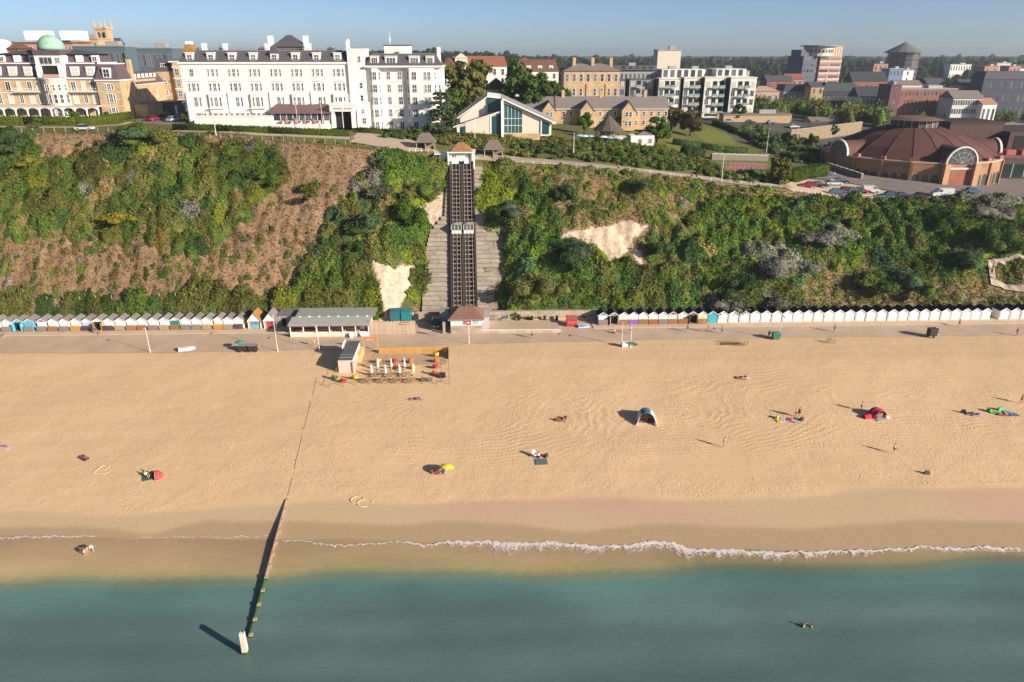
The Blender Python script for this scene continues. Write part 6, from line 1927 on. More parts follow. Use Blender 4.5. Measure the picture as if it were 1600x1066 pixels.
# low brick building behind the retaining wall, and the wall
def simple_wall(px0, py0, px1, py1, h, m, label, th=.6, name='stone_wall'):
    a, c = G(px0, py0), G(px1, py1)
    t = thing(name, label, 'wall', a, atan2(c.y - a.y, c.x - a.x))
    L = (c.xy - a.xy).length
    n = max(2, int(L / 2.5)); dzz = c.z - a.z
    for i in range(n):
        MB().box(i * L / n + .015, (i + 1) * L / n - .015, 0, th, -1.5 + dzz * i / n, h + dzz * (i + .5) / n).build('wall_panel', m, t)
        MB().box(i * L / n, (i + 1) * L / n - .01, -.1, th + .1, h + dzz * (i + .5) / n, h + .2 + dzz * (i + .5) / n).build('coping', CONCRETE, t)
RUBBLE = mat('rubble_wall', (.27, .20, .135), var=.3, scale=1.2, bump=.5)
simple_wall(1234, 222, 1345, 208, 4.2, RUBBLE, 'tall sandy rubble retaining wall below the small brick buildings')
simple_wall(1120, 186, 1236, 190, 2.6, mat('ochre_wall', (.52, .35, .17), var=.15), 'long ochre wall in front of the apartment block garden')
simple_wall(1112, 250, 1200, 252, 1.7, mat('grey_green_wall', (.13, .12, .09), var=.2), 'grey garden wall behind the tennis court')
simple_wall(1290, 262, 1345, 280, 1.4, mat('arena_rail_wall', (.25, .2, .16)), 'low wall along the road beside the arena')
# ------------------------------------------------------------------ houses and town behind
def block(px0, px1, pyt, pyb, y, label, wall, roof='flat', rm=None, rh=3.0, floors=3, nwin=6, depth=12.0, cat='building', name='building', wfrac=.55, rz=0.0, winkind=None, chim=0, base=None, axis='x', hide=2.0, gables=0, ww=1.1):
    """building whose front spans px0-px1 with its eave at pyt, at distance y"""
    x0, x1 = PY(px0, pyb, y).x, PY(px1, pyb, y).x
    zb = gz((x0 + x1) / 2, y) if base is None else base
    H = PY((px0 + px1) / 2, pyt, y).z - zb
    W = x1 - x0
    o = thing(name, label, cat, (x0, y, zb), rz)
    MB().box(0, W, 0, depth, -hide, H).build('wall', wall, o)
    rm = rm or SLATE
    if roof == 'flat':
        MB().box(-.3, W + .3, -.3, depth + .3, H, H + .5).build('roof', rm, o)
        if W > 6:
            MB().box(W * .55, W * .8, depth * .3, depth * .6, H + .5, H + 2.0).build('roof_plant', STEEL, o)
    elif roof == 'gable':
        if axis == 'x': MB().gable(-.4, W + .4, -.5, depth + .5, H, H + rh).build('roof', rm, o)
        else: MB().gable(-.4, W + .4, -.4, depth + .5, H, H + rh, 'y').build('roof', rm, o)
    elif roof == 'hip':
        MB().hip(-.5, W + .5, -.5, depth + .5, H, H + rh).build('roof', rm, o)
    elif roof == 'mansard':
        MB().mansard(-.3, W + .3, -.3, depth + .3, H, H + rh, rh * .35).build('roof', rm, o)
    for g in range(gables):
        gx = W * (g + .5) / gables
        gw = min(2.2, W / gables * .33)
        MB().front([(gx - gw, H - .1), (gx + gw, H - .1), (gx, H + gw * 1.15)], -.25, depth * .4).build('gable_dormer', wall, o)
        window(o, gx, H + .15, gw * .7, gw * .6, -.25, bars=(0, 0), sill=False)
    fh = H / max(floors, 1)
    for f in range(floors):
        for k in range(nwin):
            window(o, W * (k + .5) / nwin, f * fh + fh * .28, min(ww, W / nwin * wfrac), fh * .5, 0, bars=(0, 1) if y < 420 else (0, 0), frame=winkind or (DULL if y > 400 else None), sill=y < 420)
    for c_ in range(chim):
        cx = W * (c_ + .6) / chim
        MB().box(cx - .6, cx + .6, depth * .35, depth * .35 + 1.2, H, H + rh + 2.2).build('chimney', wall, o)
    return o
DULL = mat('dull_frame', (.30, .28, .27))
BROWNT = mat('brown_tile', (.15, .075, .05), var=.25, scale=2); CREAMW = mat('cream_wall', (.62, .55, .45), var=.08); PINKW = mat('pink_brick', (.42, .22, .16), var=.15)
DSLATE = mat('dark_slate', (.045, .05, .06), var=.25, scale=1.2); OCHRE = mat('ochre_brick', (.44, .31, .18), var=.15); BLUEG = mat('blue_glass_front', (.09, .13, .16), rough=.25, var=.15)
# behind the cliff hotels
o = block(705, 792, 104, 150, 330, 'red brick house with white square turret behind the dark trees', WHITE, 'mansard', REDTILE, 4.2, 3, 7, 12, wfrac=.5)
MB().box(2.2, 7.4, -1.4, 4, 0, 17.5).build('turret', WHITE, o); MB().hip(1.9, 7.7, -1.7, 4.3, 17.5, 19.6).build('turret_roof', CREAMW, o); window(o, 4.8, 14.6, 1.8, 1.3, -1.4); MB().box(2.15, 7.45, -1.46, 4.02, 8.6, 13.2).build('turret_tiles', BROWNT, o)
MB().box(-4.4, -.02, 1, 9, -1, 13.0).build('side_block', WHITE, o)
o = block(806, 872, 112, 150, 350, 'house with steep brown tiled roof and white upper floor behind the trees', WHITE, 'mansard', BROWNT, 5.2, 3, 5, 13)
for k in range(3):
    MB().box(5 + k * 5.2, 7 + k * 5.2, .2, 2.5, 12.6, 15).build('dormer', WPAINT, o); window(o, 6 + k * 5.2, 12.9, 1.1, 1.4, .2)
MB().hip(1.0, 7.5, 1, 8, 16.9, 18.6).build('corner_roof', REDTILE, o)
o = block(880, 966, 111, 160, 292, 'wide buff brick house with paired white windows behind the brick range', BUFF, 'hip', GREYTILE, 2.6, 3, 8, 11, chim=3)
for x in (9.4, 17.0): MB().box(x - .5, x + .5, -.3, -.01, 0, 11.2).build('downpipe_pier', BUFF, o)
o = block(756, 796, 140, 170, 262, 'white gabled house with brown roof between two big trees', WHITE, 'gable', mat('plum_tile', (.13, .085, .09), var=.2), 3.6, 2, 4, 10, axis='y')
MB().front([(-5, 4.0), (.4, 4.0), (-2.3, 8.4)], 1, 8).build('side_gable', WHITE, o); MB().box(-5, .0, 1, 8, -2, 4.0).build('side_wing', WHITE, o); window(o, -2.3, 4.6, .9, 1.4, 1)
block(690, 714, 108, 150, 262, 'cream gabled house tucked behind the tall white hotel wing', WHITE, 'gable', BROWNT, 3.6, 2, 2, 12, axis='y')
block(118, 200, 73, 100, 296, 'long blue glass fronted building beyond the buff hotel', BLUEG, 'flat', STEEL, 3, 2, 9, 12, ww=2.6, winkind=STEEL)
block(198, 272, 76, 100, 305, 'glass and steel building with rooftop housings near the church tower', BLUEG, 'flat', STEEL, 3, 2, 9, 12, ww=2.6, winkind=STEEL)
o = block(-30, 36, 76, 110, 300, 'brown mansion with tall white rounded end behind the buff hotel', BROWNT, 'hip', BROWNT, 3, 3, 6, 14)
MB().cyl(6, 2, -2, 20.5, 6.2, 6.2, 20).build('white_drum', WHITE, o); MB().dome(6, 2, 20.5, 6.2, 1.6, 20, 4).build('drum_cap', WHITE, o)
o = block(20, 120, 68, 100, 310, 'brown brick block carrying two white rooftop boxes', PINKW, 'flat', BROWNT, 3, 4, 10, 14)
for a, c_ in ((6, 14), (20, 27.5)): MB().box(a, c_, 2, 9, 21.5, 25).build('rooftop_box', WPAINT, o)
block(112, 158, 61, 90, 350, 'orange brick block with flat roof left of the church tower', OCHRE, 'flat', OCHRE, 2, 3, 5, 12)
block(1026, 1062, 79, 110, 390, 'tall beige stair block rising behind the apartment block', CREAMW, 'flat', STEEL, 2, 0, 0, 10)
# church tower
cz = gz(-200, 400)
o = thing('church_tower', 'tall square stone church tower with corner pinnacles', 'church tower', (PY(153, 70, 400).x, 400, cz))
CH = mat('church_stone', (.46, .32, .2), var=.2); Ht = PY(160, 46, 400).z - cz
MB().box(0, 5.4, 0, 6.4, -2, Ht).build('tower', CH, o)
MB().box(-.3, 5.7, -.3, 6.7, Ht, Ht + 1.0).build('parapet', CH, o)
for x in (0, 5.4):
    for y in (0, 6.4): MB().cyl(x, y, Ht + .5, Ht + 4.6, .8, .05, 6).build('pinnacle', CH, o)
for x in (1.6, 3.8): MB().front([(x - .6, Ht - 6), (x + .6, Ht - 6), (x + .6, Ht - 2), (x, Ht - 1.2), (x - .6, Ht - 2)], -.06, .0).build('belfry_opening', BLACKHOLE, o)
for x in (0, 5.4): MB().box(x - .5, x + .5, -.5, .4, -2, Ht - 1).build('buttress', CH, o)
block(128, 185, 72, 86, 410, 'long church nave with slate roof beside the tower', CH, 'gable', SLATE, 4, 1, 6, 10)
# round office tower and conical roofed tower
def tower_a():
    y = 620; x0, x1 = PY(1247, 150, y).x, PY(1312, 150, y).x; zb = gz(x0, y); W = x1 - x0
    o = thing('office_tower', 'tall banded tower block with white curved top storeys', 'tower', (x0, y, zb), radians(12))
    H = PY(1280, 88, y).z - zb
    wallm = mat('tower_brick', (.42, .24, .17), var=.1); dk = mat('tower_dark', (.10, .11, .15), var=.1)
    MB().box(0, W * .42, 0, 22, -2, H).build('dark_wing', dk, o)
    MB().box(W * .42 + .02, W, -1.5, 20, -2, H - .5).build('brick_wing', wallm, o)
    n = 8
    for f in range(n):
        z = H * (f + .35) / n
        MB().box(W * .43, W * .66, -1.62, -1.5, z, z + H / n * .42).build('window_band', GLASS, o)
        MB().box(W * .70, W * .97, -1.62, -1.5, z, z + H / n * .42).build('window_band', GLASS, o)
        MB().box(W * .42, W + .1, -1.9, -1.48, z - H / n * .33, z - H / n * .12).build('floor_band', mat('tower_band', (.58, .46, .38)), o)
        for k in range(4): MB().box(1 + k * W * .1, 3 + k * W * .1, -.1, 0, z, z + 1.9).build('window', GLASS, o)
    MB().cyl(W * .50, 7, H, H + 7.5, 11.5, 11.5, 20).build('drum', CREAMW, o)
    for k in range(9):
        a = radians(-150 + k * 15)
        MB().box(-.9, .9, -.1, .1, H + 2.6, H + 5.2).build('drum_window', GLASS, o, (W * .5 + 11.5 * cos(a), 7 + 11.5 * sin(a), 0), a + pi / 2)
    MB().cyl(W * .50, 7, H + 7.5, H + 8.4, 14.5, 14.5, 20).build('flat_cap', mat('cap_grey', (.22, .24, .26)), o)
    MB().box(W * .74, W, 0, 16, H, H + 8).build('stair_core', wallm, o)
    for k in range(4): MB().box(W * .77 + k * 2.4, W * .77 + k * 2.4 + .9, -.15, 0, H - 22, H + 7).build('pilaster', CREAMW, o)
    MB().box(-1.5, 6, 2, 16, H, H + 5).build('plant_room', dk, o)
tower_a()
def tower_b():
    y = 760; x0, x1 = PY(1389, 128, y).x, PY(1434, 128, y).x; zb = gz(x0, y); W = x1 - x0
    o = thing('round_tower', 'round dark glass tower with a wide conical roof', 'tower', (x0, y, zb), radians(-8))
    H = PY(1412, 83, y).z - zb
    c_ = W / 2
    MB().cyl(c_, c_, -2, H, c_, c_, 14).build('wall', mat('tower_red', (.16, .085, .08), var=.1), o)
    for f in range(9):
        z = H * (f + .25) / 9
        for k in range(14):
            a = 2 * pi * (k + .5) / 14
            if sin(a) < .3: MB().box(-c_ * .19, c_ * .19, -.25, .1, z, z + H * .075).build('window', glassmat('tower_glass', (.04, .07, .095), rough=.2), o, (c_ + c_ * .975 * cos(a), c_ + c_ * .975 * sin(a), 0), a + pi / 2)
    MB().cyl(c_, c_, H, H + 1.0, c_ * 1.2, c_ * 1.25, 14).build('roof_edge', mat('edge_grey', (.25, .26, .27)), o)
    MB().cyl(c_, c_, H + 1.0, H + 10.5, c_ * 1.22, .4, 14).build('conical_roof', mat('pyramid_grey', (.15, .16, .17), var=.12), o)
tower_b()
TW = [(1172, 1216, 143, 160, 470, 'low curved tan building beside the apartment block', mat('tan_wall', (.44, .33, .26)), 'hip', mat('tan_roof', (.40, .29, .22)), 3, 1, 5),
      (1196, 1236, 127, 148, 560, 'red brick town houses with white bands near the banded tower', REDBRICK, 'gable', SLATE, 4, 3, 6),
      (1226, 1252, 124, 146, 590, 'orange lit gabled brick house left of the banded tower', PINKW, 'gable', REDTILE, 4, 3, 3),
      (1222, 1268, 143, 163, 480, 'dark slated terrace with rows of white bays', mat('grey_wall', (.25, .25, .27)), 'mansard', DSLATE, 4, 2, 7),
      (1264, 1284, 136, 162, 470, 'narrow building with sunlit yellow end wall', OCHRE, 'gable', SLATE, 3, 3, 2),
      (1283, 1336, 143, 163, 470, 'long dark green slate roofed terrace below the banded tower', DSLATE, 'mansard', mat('green_slate', (.04, .06, .065), var=.2), 5, 1, 8),
      (1330, 1384, 127, 140, 540, 'dark slate roofed hall with orange brick end gable', REDBRICK, 'gable', DSLATE, 6.5, 2, 8),
      (1338, 1386, 152, 172, 450, 'dark roofed building with white upper window row', WHITE, 'gable', DSLATE, 6, 2, 8),
      (1384, 1400, 134, 182, 425, 'tall narrow plum brick stair tower beside the long red block', mat('plum_brick', (.15, .07, .08)), 'flat', SLATE, 3, 5, 1),
      (1400, 1487, 140, 182, 428, 'long four storey red brick block with white window bands', REDBRICK, 'flat', mat('block_roof', (.36, .33, .31)), 3, 4, 15),
      (1484, 1530, 154, 182, 410, 'pale grey fronted building with close rows of windows', mat('pale_grey', (.55, .55, .54)), 'gable', GREYTILE, 4, 3, 12),
      (1532, 1554, 163, 180, 405, 'small white stepped gable building by the dark slate block', WHITE, 'gable', PINKW, 3, 1, 3),
      (1528, 1640, 124, 165, 500, 'very large dark blue slate block at the right edge of town', mat('blue_slate', (.055, .06, .09), var=.25), 'mansard', mat('blue_slate_roof', (.06, .06, .085), var=.25), 5, 3, 14),
      (1534, 1556, 104, 126, 760, 'orange brick tower end rising behind the dark slate block', PINKW, 'flat', PINKW, 2, 3, 2),
      (1552, 1586, 118, 128, 760, 'low yellow fronted link building among trees', OCHRE, 'flat', STEEL, 2, 1, 5),
      (1572, 1590, 104, 126, 780, 'orange brick cube shaped building at the tree line', PINKW, 'flat', PINKW, 2, 3, 3),
      (1484, 1516, 101, 110, 1000, 'long low white house half hidden in the woods', WHITE, 'flat', STEEL, 2, 2, 8),
      (1556, 1578, 99, 108, 1000, 'pale flat roofed house at the wood edge', CREAMW, 'flat', STEEL, 2, 2, 5),
      (1592, 1612, 107, 118, 820, 'white house at the far right wood edge', WHITE, 'gable', SLATE, 4, 2, 3),
      (1362, 1384, 100, 122, 700, 'pink brick building left of the conical roofed tower', PINKW, 'flat', SLATE, 3, 4, 3),
      (1386, 1408, 108, 132, 640, 'blue and white balconied flats below the conical roofed tower', mat('flats_blue', (.16, .22, .34)), 'flat', STEEL, 2, 4, 4),
      (1406, 1424, 110, 132, 650, 'white banded flats below the conical roofed tower', WHITE, 'flat', STEEL, 2, 5, 1),
      (1400, 1440, 133, 140, 520, 'grey roofed sheds in front of the long red block roofline', CREAMW, 'gable', GREYTILE, 3, 1, 4),
      (1448, 1476, 132, 142, 520, 'cream gabled house above the long red block', CREAMW, 'gable', SLATE, 4, 1, 3),
      (1500, 1528, 134, 150, 520, 'slate roofed house with yellow end wall by the dark block', OCHRE, 'gable', SLATE, 4, 2, 3)]
for px0, px1, pt, pb, y, lab, wm, rk, rmt, rh, fl, nw in TW:
    block(px0, px1, pt, pb, y, lab, wm, rk, rmt, rh, fl, nw, depth=14, chim=1 if rk in ('gable', 'mansard') and px0 % 2 else 0, name='town_building', hide=6)
block(1130, 1234, 180, 190, 300, 'low ochre garage range behind the garden trees', OCHRE, 'flat', GREYTILE, 1, 1, 0, 6)
block(1266, 1330, 190, 203, 305, 'low orange brick building with sloping grey roof above the rubble wall', mat('orange_brick', (.48, .27, .16), var=.15), 'gable', GREYTILE, 1.6, 1, 0, 8)
# spire thin church and fountain-like mast
o = thing('church_spire', 'slim white spire in front of the banded tower', 'spire', (PY(1288, 140, 560).x, 560, gz(280, 560)))
MB().box(-2, 2, -2, 2, 0, 12).build('base', CREAMW, o); MB().cyl(0, 0, 12, 24, 1.9, .1, 8).build('spire', mat('spire_pale', (.5, .5, .55)), o)

# thatched rotunda café with terrace
p = G(953, 223)
o = thing('rotunda_cafe', 'round open café pavilion with dark conical shingle roof', 'pavilion', p)
MB().cyl(0, 4.2, 3.1, 7.2, 4.6, .25, 12).build('roof', mat('rotunda_roof', (.10, .08, .07), var=.25, bump=.4), o)
for k in range(10):
    a = 2 * pi * k / 10
    MB().cyl(3.7 * cos(a), 4.2 + 3.7 * sin(a), 0, 3.15, .11, .1, 6).build('post', TIMBER, o)
MB().cyl(0, 5.0, 0, 3.0, 2.2, 2.2, 10).build('core', TIMBER, o); MB().cyl(0, 4.2, 0, .5, 4.0, 4.0, 12).build('floor', CONCRETE, o)
o = thing('cafe_wall', 'white walled café yard building beside the rotunda', 'building', G(985, 229))
MB().box(0, 6.8, 0, 4.6, 0, 3.0).box(-4.6, -.02, 1.4, 5, 0, 2.4).build('wall', WHITE, o); MB().hip(1.6, 6.9, .4, 4.8, 3.0, 3.9).build('roof', GREYTILE, o); MB().box(-4.7, .0, 1.3, 5.1, 2.4, 2.6).build('side_roof', CREAMW, o)
window(o, 5.6, .9, .9, 1.2, 0); MB().box(2.2, 3.2, -.04, 0, 0, 2.0).build('door', TIMBER, o)
for i, (px_, py_) in enumerate(((942, 224), (952, 225), (963, 225), (905, 222), (913, 223), (921, 223))):
    parasol('cafe_parasol', f'{ORD[i % 3]} blue white table parasol ' + ('before the rotunda' if i < 3 else 'left of the rotunda hedge'), G(px_, py_), 1.35, 2.1, mat('parasol_blue', (.30, .42, .62)) if i % 2 else mat('parasol_pale', (.55, .60, .70)), group='rotunda parasols')
# tennis court fence and lamp
t = fence([(1126, 270), (1196, 272)], 10, 2.8, 'tall wire fence around the red tennis court', STEEL, 3)
for px_, py_, h, l in ((1127, 285, 7, 'tall pale lamp post beside the tennis court path'), (896, 246, 6, 'thin lamp post on the shrub bank below the rotunda'), (742, 222, 6, 'thin lamp post on the hedge bank by the upper lift station'), (1197, 240, 8, 'grey lamp post behind the sloping dark hedge'), (338, 213, 3.2, 'short sign post at the cliff edge below the white hotel')):
    t = thing('lamp_post', l, 'lamp post', G(px_, py_))
    MB().cyl(0, 0, 0, h, .09, .05, 8).build('post', WPAINT, t); MB().box(-.2, .2, -.5, .1, h, h + .14).build('lantern', STEEL, t)
# ---------------------------------------------------------------- trees that stand out
tree(692, 212, 12.5, DEEP, 'spreading dark cedar in front of the tall white hotel wing', 'cedar', 1, 1.05, 'cedar_tree')
tree(733, 192, 18.5, (.11, .115, .03), 'large bronze green tree behind the angular glazed hall', seed=2, wid=1.0)
tree(708, 196, 11, GREEN, 'green tree between the cedar and the bronze tree', seed=3)
tree(822, 186, 19.0, (.055, .09, .022), 'large dark round tree behind the glazed hall roof', seed=4, wid=1.05)
tree(850, 186, 13.5, (.05, .085, .02), 'dark tree touching the right of the large round one', seed=5)
tree(876, 180, 10, (.06, .095, .02), 'smaller green tree left of the wide buff house', seed=6)
tree(913, 209, 6.6, (.065, .11, .016), 'bright green tree in front of the brick range', seed=7, wid=.9)
tree(968, 204, 4.6, GREEN, 'small green tree between the rotunda and the brick range', seed=8)
tree(1026, 226, 8.5, (.065, .115, .018), 'bushy bright green tree right of the rotunda café', seed=9, wid=1.15)
tree(1048, 205, 8.5, (.10, .085, .04), 'brownish tree at the end of the brick range', seed=10, wid=1.15)
tree(1078, 213, 8.8, (.085, .08, .03), 'dark olive tree above the upper lawn', seed=11, wid=1.1)
tree(1152, 190, 7, (.06, .09, .025), 'tree at the foot of the apartment block corner', seed=12)
tree(1188, 178, 8, (.09, .10, .03), 'olive tree at the right corner of the apartment block', seed=2)
tree(1218, 290, 7.5, (.085, .085, .025), 'autumn tinted tree beside the small car park', seed=3, wid=1.1)
tree(1205, 232, 6.5, BLUEGREEN, 'dark tree halfway along the sloping hedge', seed=4)
tree(1235, 236, 6, DEEP, 'dark tree just below the rubble retaining wall', seed=5)
tree(1300, 214, 5, GREEN, 'small green tree in front of the low orange brick building', seed=6)
tree(1268, 232, 5.5, GREEN, 'green tree growing against the rubble retaining wall', seed=7)
tree(1310, 178, 9, (.05, .08, .02), 'dark round tree in the shrubbery below the town', seed=8, wid=1.1)
tree(1345, 186, 8, GREEN, 'green tree left of the arena lantern', seed=9)
tree(1430, 178, 7, DEEP, 'dark tree in front of the long red brick block', seed=10)
tree(1452, 178, 6, GREEN, 'tree at the right end of the long red brick block', seed=11)
tree(1548, 190, 6, (.07, .10, .03), 'tree on the far side of the arena car park', seed=12)
tree(1570, 196, 7, (.09, .11, .04), 'pale tree near the right edge beyond the arena', seed=2)
tree(1585, 172, 8, DEEP, 'dark tree below the large slate block', seed=3)
tree(292, 192, 3.2, OLIVE, 'small tree at the corner of the long white hotel', seed=4)
tree(60, 200, 2.6, GREEN, 'small round tree at the end of the yellow green hedge', seed=5)
tree(118, 190, 2.8, GREEN, 'round garden tree before the buff hotel arcade', seed=6, wid=1.3)
tree(166, 187, 2.4, (.10, .12, .02), 'low yellow green tree at the buff hotel corner', seed=7, wid=1.3)
tree(652, 216, 3.0, DEEP, 'small dark tree at the foot of the tall white wing', seed=8, wid=1.2)

# ---- woods along the horizon
def woods():
    rng = np.random.default_rng(3)
    def ring(n, x0, x1, y0, y1, r0, r1, q, leaf):
        y = y0 * (y1 / y0) ** rng.uniform(size=n); x = rng.uniform(x0, x1, n) * (y / y1)
        z = ground_z(x, y)
        r = rng.uniform(r0, r1, n); h = rng.uniform(11, 16, n) + (rng.uniform(size=n) < .05) * 5
        return x, y, z, r, h, q, leaf
    parts = []
    for a in (ring(1500, -1250, 1250, 1000, 1500, 5, 9, 40, 3.2), ring(700, -2400, 2400, 1700, 2600, 8, 14, 30, 5), ring(1100, -900, 950, 650, 1000, 4, 7, 46, 2.2)):
        x, y, z, r, h, q, leaf = a
        keep = np.ones(len(x), bool)
        px, py = project(x, y, z)
        if leaf == 2.2:
            keep &= (px > 1170) | (px < 1000) & (px > 690)
            keep &= ~((px > 1180) & (y < 760) & (px < 1470))
        x, y, z, r, h = x[keep], y[keep], z[keep], r[keep], h[keep]
        n = len(x)
        pal = np.array([(.030, .052, .022), (.042, .060, .022), (.060, .062, .026), (.026, .046, .026)])
        c = pal[rng.integers(0, 4, n)] * rng.uniform(.8, 1.2, (n, 1))
        cen = np.stack([x, y, z + h * .55], 1); rad = np.stack([r, r, h * .55], 1)
        parts += [leaf_quads(cen, rad, q, leaf, c, rng, up=False, lump=.3), cores(cen, rad, c, .85)]
    return leaf_mesh('distant_woods', parts, LEAF)
tag(link('distant_woods', woods()), 'dark wooded ridge running along the whole horizon', 'woods', kind='stuff')
# ---- vehicles
CARS = [(262, 183, (.02, .022, .03), 'dark parked car at the lower end of the road between the hotels'), (268, 176, (.03, .03, .035), 'second dark parked car up the road between the hotels'), (262, 171, (.02, .025, .04), 'third dark parked car up the road between the hotels'),
        (272, 165, (.25, .02, .06), 'red car parked furthest up the road between the hotels'), (240, 189, (.30, .015, .02), 'bright red car at the junction below the buff hotel'), (272, 190, (.55, .56, .58), 'silver car turning at the corner of the long white hotel'), (252, 179, (.015, .015, .02), 'black car on the buff hotel side of the road')]
for px_, py_, c_, l in CARS:
    vehicle('parked_car', l, G(px_, py_, .07), radians(70), c_, group='cars on the road between the hotels')
vehicle('parked_car', 'silver car on the sandy path below the buff hotel', G(133, 204, .06), 0.05, (.5, .52, .55))
for px_, py_, c_, l, k in ((1262, 293, (.40, .01, .04), 'bright red car at the end of the small car park', 'car'), (1281, 293, (.02, .02, .03), 'black car between the red and the white parked cars', 'car'), (1303, 290, (.60, .62, .64), 'white car in the upper row of the small car park', 'car'), (1313, 287, (.02, .03, .05), 'dark car at the far end of the upper parking row', 'car'),
                        (1309, 304, (.08, .16, .26), 'steel blue car in the lower parking row', 'car'), (1323, 301, (.28, .02, .05), 'dark red car in the lower parking row', 'car'), (1334, 302, (.05, .07, .06), 'dark green car in the lower parking row', 'car'), (1346, 302, (.33, .02, .05), 'crimson car beside the white estate car', 'car'), (1360, 302, (.62, .62, .62), 'white estate car in the lower parking row', 'van'),
                        (1385, 309, (.03, .06, .14), 'navy car at the roadside past the white estate', 'car'), (1411, 310, (.02, .025, .03), 'black car at the roadside behind the navy one', 'car'), (1433, 310, (.06, .03, .04), 'maroon motorcar last in the roadside row', 'car')):
    vehicle('parked_car', l, G(px_, py_, .1), radians(random.uniform(-14, -4)) + (pi if random.random() < .4 else 0), c_, H=1.9 if k == 'van' else 1.45, kind=k, group='cars above the cliff by the arena')
vehicle('delivery_van', 'white van driving on the road before the arena', G(1470, 308, .1), pi - .05, (.62, .62, .60), 5.4, 1.95, 2.2, 'van', cat='van')
vehicle('blue_car', 'bright blue car on the road before the arena portal', G(1519, 302, .1), -.1, (.02, .16, .34))
for i, (px_, py_, c_) in enumerate(((1140, 192, (.5, .5, .5)), (1172, 193, (.02, .04, .1)), (1205, 194, (.03, .05, .1)), (1240, 200, (.5, .55, .6)), (1268, 202, (.02, .02, .03)))):
    vehicle('parked_car', f'{ORD[i]} car in the yard along the ochre wall counting from the apartments', G(px_, py_, .06), random.uniform(-.3, .3), c_, group='cars in the yard by the ochre wall')
for i, (px_, py_, c_) in enumerate(((1495, 205, (.02, .03, .04)), (1522, 198, (.02, .02, .03)), (1300, 205, (.05, .12, .2)))):
    vehicle('parked_car', ('dark car in the big car park behind the arena roof', 'black car further back in the car park behind the arena', 'blue car by the low orange brick building')[i], G(px_, py_, .1), random.uniform(-.4, .4), c_)
# ------------------------------------------------------------------ groyne
g = thing('timber_groyne', 'long timber groyne running from the sand into the sea', 'groyne', (0, 0, 0))
GT = mat('groyne_timber', (.34, .25, .19), var=.3, scale=3, bump=.3); GG = mat('groyne_weed', (.055, .10, .02), var=.35, scale=3, bump=.4); GC = mat('groyne_cap', (.42, .36, .20), var=.25, scale=4)
ga, gb = P(447, 780, .7), P(389, 993, .3)
gd = (gb - ga); GLn = gd.length; gd.normalize(); gs = Vector((gd.y, -gd.x, 0))
np_ = 11
for i in range(np_ + 1):
    q = ga + gd * (GLn * i / np_)
    weed = i > 6
    MB().box(-.12, .12, -.12, .12, -2.5, .03).build('post', GG if weed else GT, g, q - gs * .2, atan2(gd.y, gd.x))
    if i > 6: MB().box(-.2, .2, -.2, .2, .03, .14).build('post_cap', GC, g, q - gs * .2, atan2(gd.y, gd.x))
    if i < np_:
        q2 = ga + gd * (GLn * (i + 1) / np_)
        for k in range(5):
            dz = Vector((0, 0, -.12 - k * .30))
            MB().beam(q + dz + gd * .02, q2 + dz - gd * .02, .14, .28).build('plank', GG if (weed or (i > 4 and k > 1)) else GT, g)
gc, ge = P(495, 592, 2.85), P(449, 772, 1.05)
n = 16
for i in range(n):
    a_, b_ = gc.lerp(ge, i / n), gc.lerp(ge, (i + .96) / n)
    for q in (a_, b_): q.z = float(beach_z(np.array(q.x), np.array(q.y))) - .02
    if i % 5 != 3: MB().beam(a_, b_, .07, .12).build('buried_plank', GT, g)
    if i % 4 == 0: MB().cyl(a_.x, a_.y, a_.z - .5, a_.z + .2, .08, .07, 8).build('buried_post', GT, g)
q = P(384, 1022, -.1)
o = thing('groyne_marker', 'pale square marker pile at the sea end of the groyne', 'marker', (q.x, q.y, 0))
MB().prism([(-.27, -.27), (.27, -.27), (.27, .27), (-.27, .27)], -.1, 2.7, 0, [(-.23, -.23), (.23, -.23), (.23, .23), (-.23, .23)]).build('pile', mat('pile_pale', (.62, .55, .46), var=.2, scale=1.0), o)
MB().box(-.3, .3, -.3, .3, -2.5, .35).build('weed_collar', GG, o); MB().box(-.25, .25, -.25, .25, 2.7, 2.78).build('cap', WPAINT, o)
MB().cyl(.1, .1, 2.78, 2.95, .07, .07, 8).build('bolt', DARK, o)

# ------------------------------------------------------------------ breaking wave
def foammat():
    m, nt, b, out = _new('foam')
    N, L = nt.nodes.new, nt.links.new
    tc = N('ShaderNodeTexCoord')
    n1 = N('ShaderNodeTexNoise'); n1.inputs['Scale'].default_value = 2.6; n1.inputs['Detail'].default_value = 6; n1.inputs['Roughness'].default_value = .75; L(tc.outputs['Object'], n1.inputs['Vector'])
    at = N('ShaderNodeAttribute'); at.attribute_name = 'foam_cover'
    sp = N('ShaderNodeSeparateColor'); L(at.outputs['Color'], sp.inputs[0])
    ad = N('ShaderNodeMath'); ad.operation = 'ADD'; L(n1.outputs[0], ad.inputs[0]); L(sp.outputs[0], ad.inputs[1])
    r = N('ShaderNodeMapRange'); r.inputs[1].default_value = .92; r.inputs[2].default_value = 1.12; L(ad.outputs[0], r.inputs[0])
    b.inputs['Base Color'].default_value = (.74, .68, .64, 1); b.inputs['Roughness'].default_value = .9
    tr = N('ShaderNodeBsdfTransparent'); ms = N('ShaderNodeMixShader'); L(r.outputs[0], ms.inputs[0]); L(tr.outputs[0], ms.inputs[1]); L(b.outputs[0], ms.inputs[2]); L(ms.outputs[0], out.inputs[0])
    return m
FOAM = foammat()
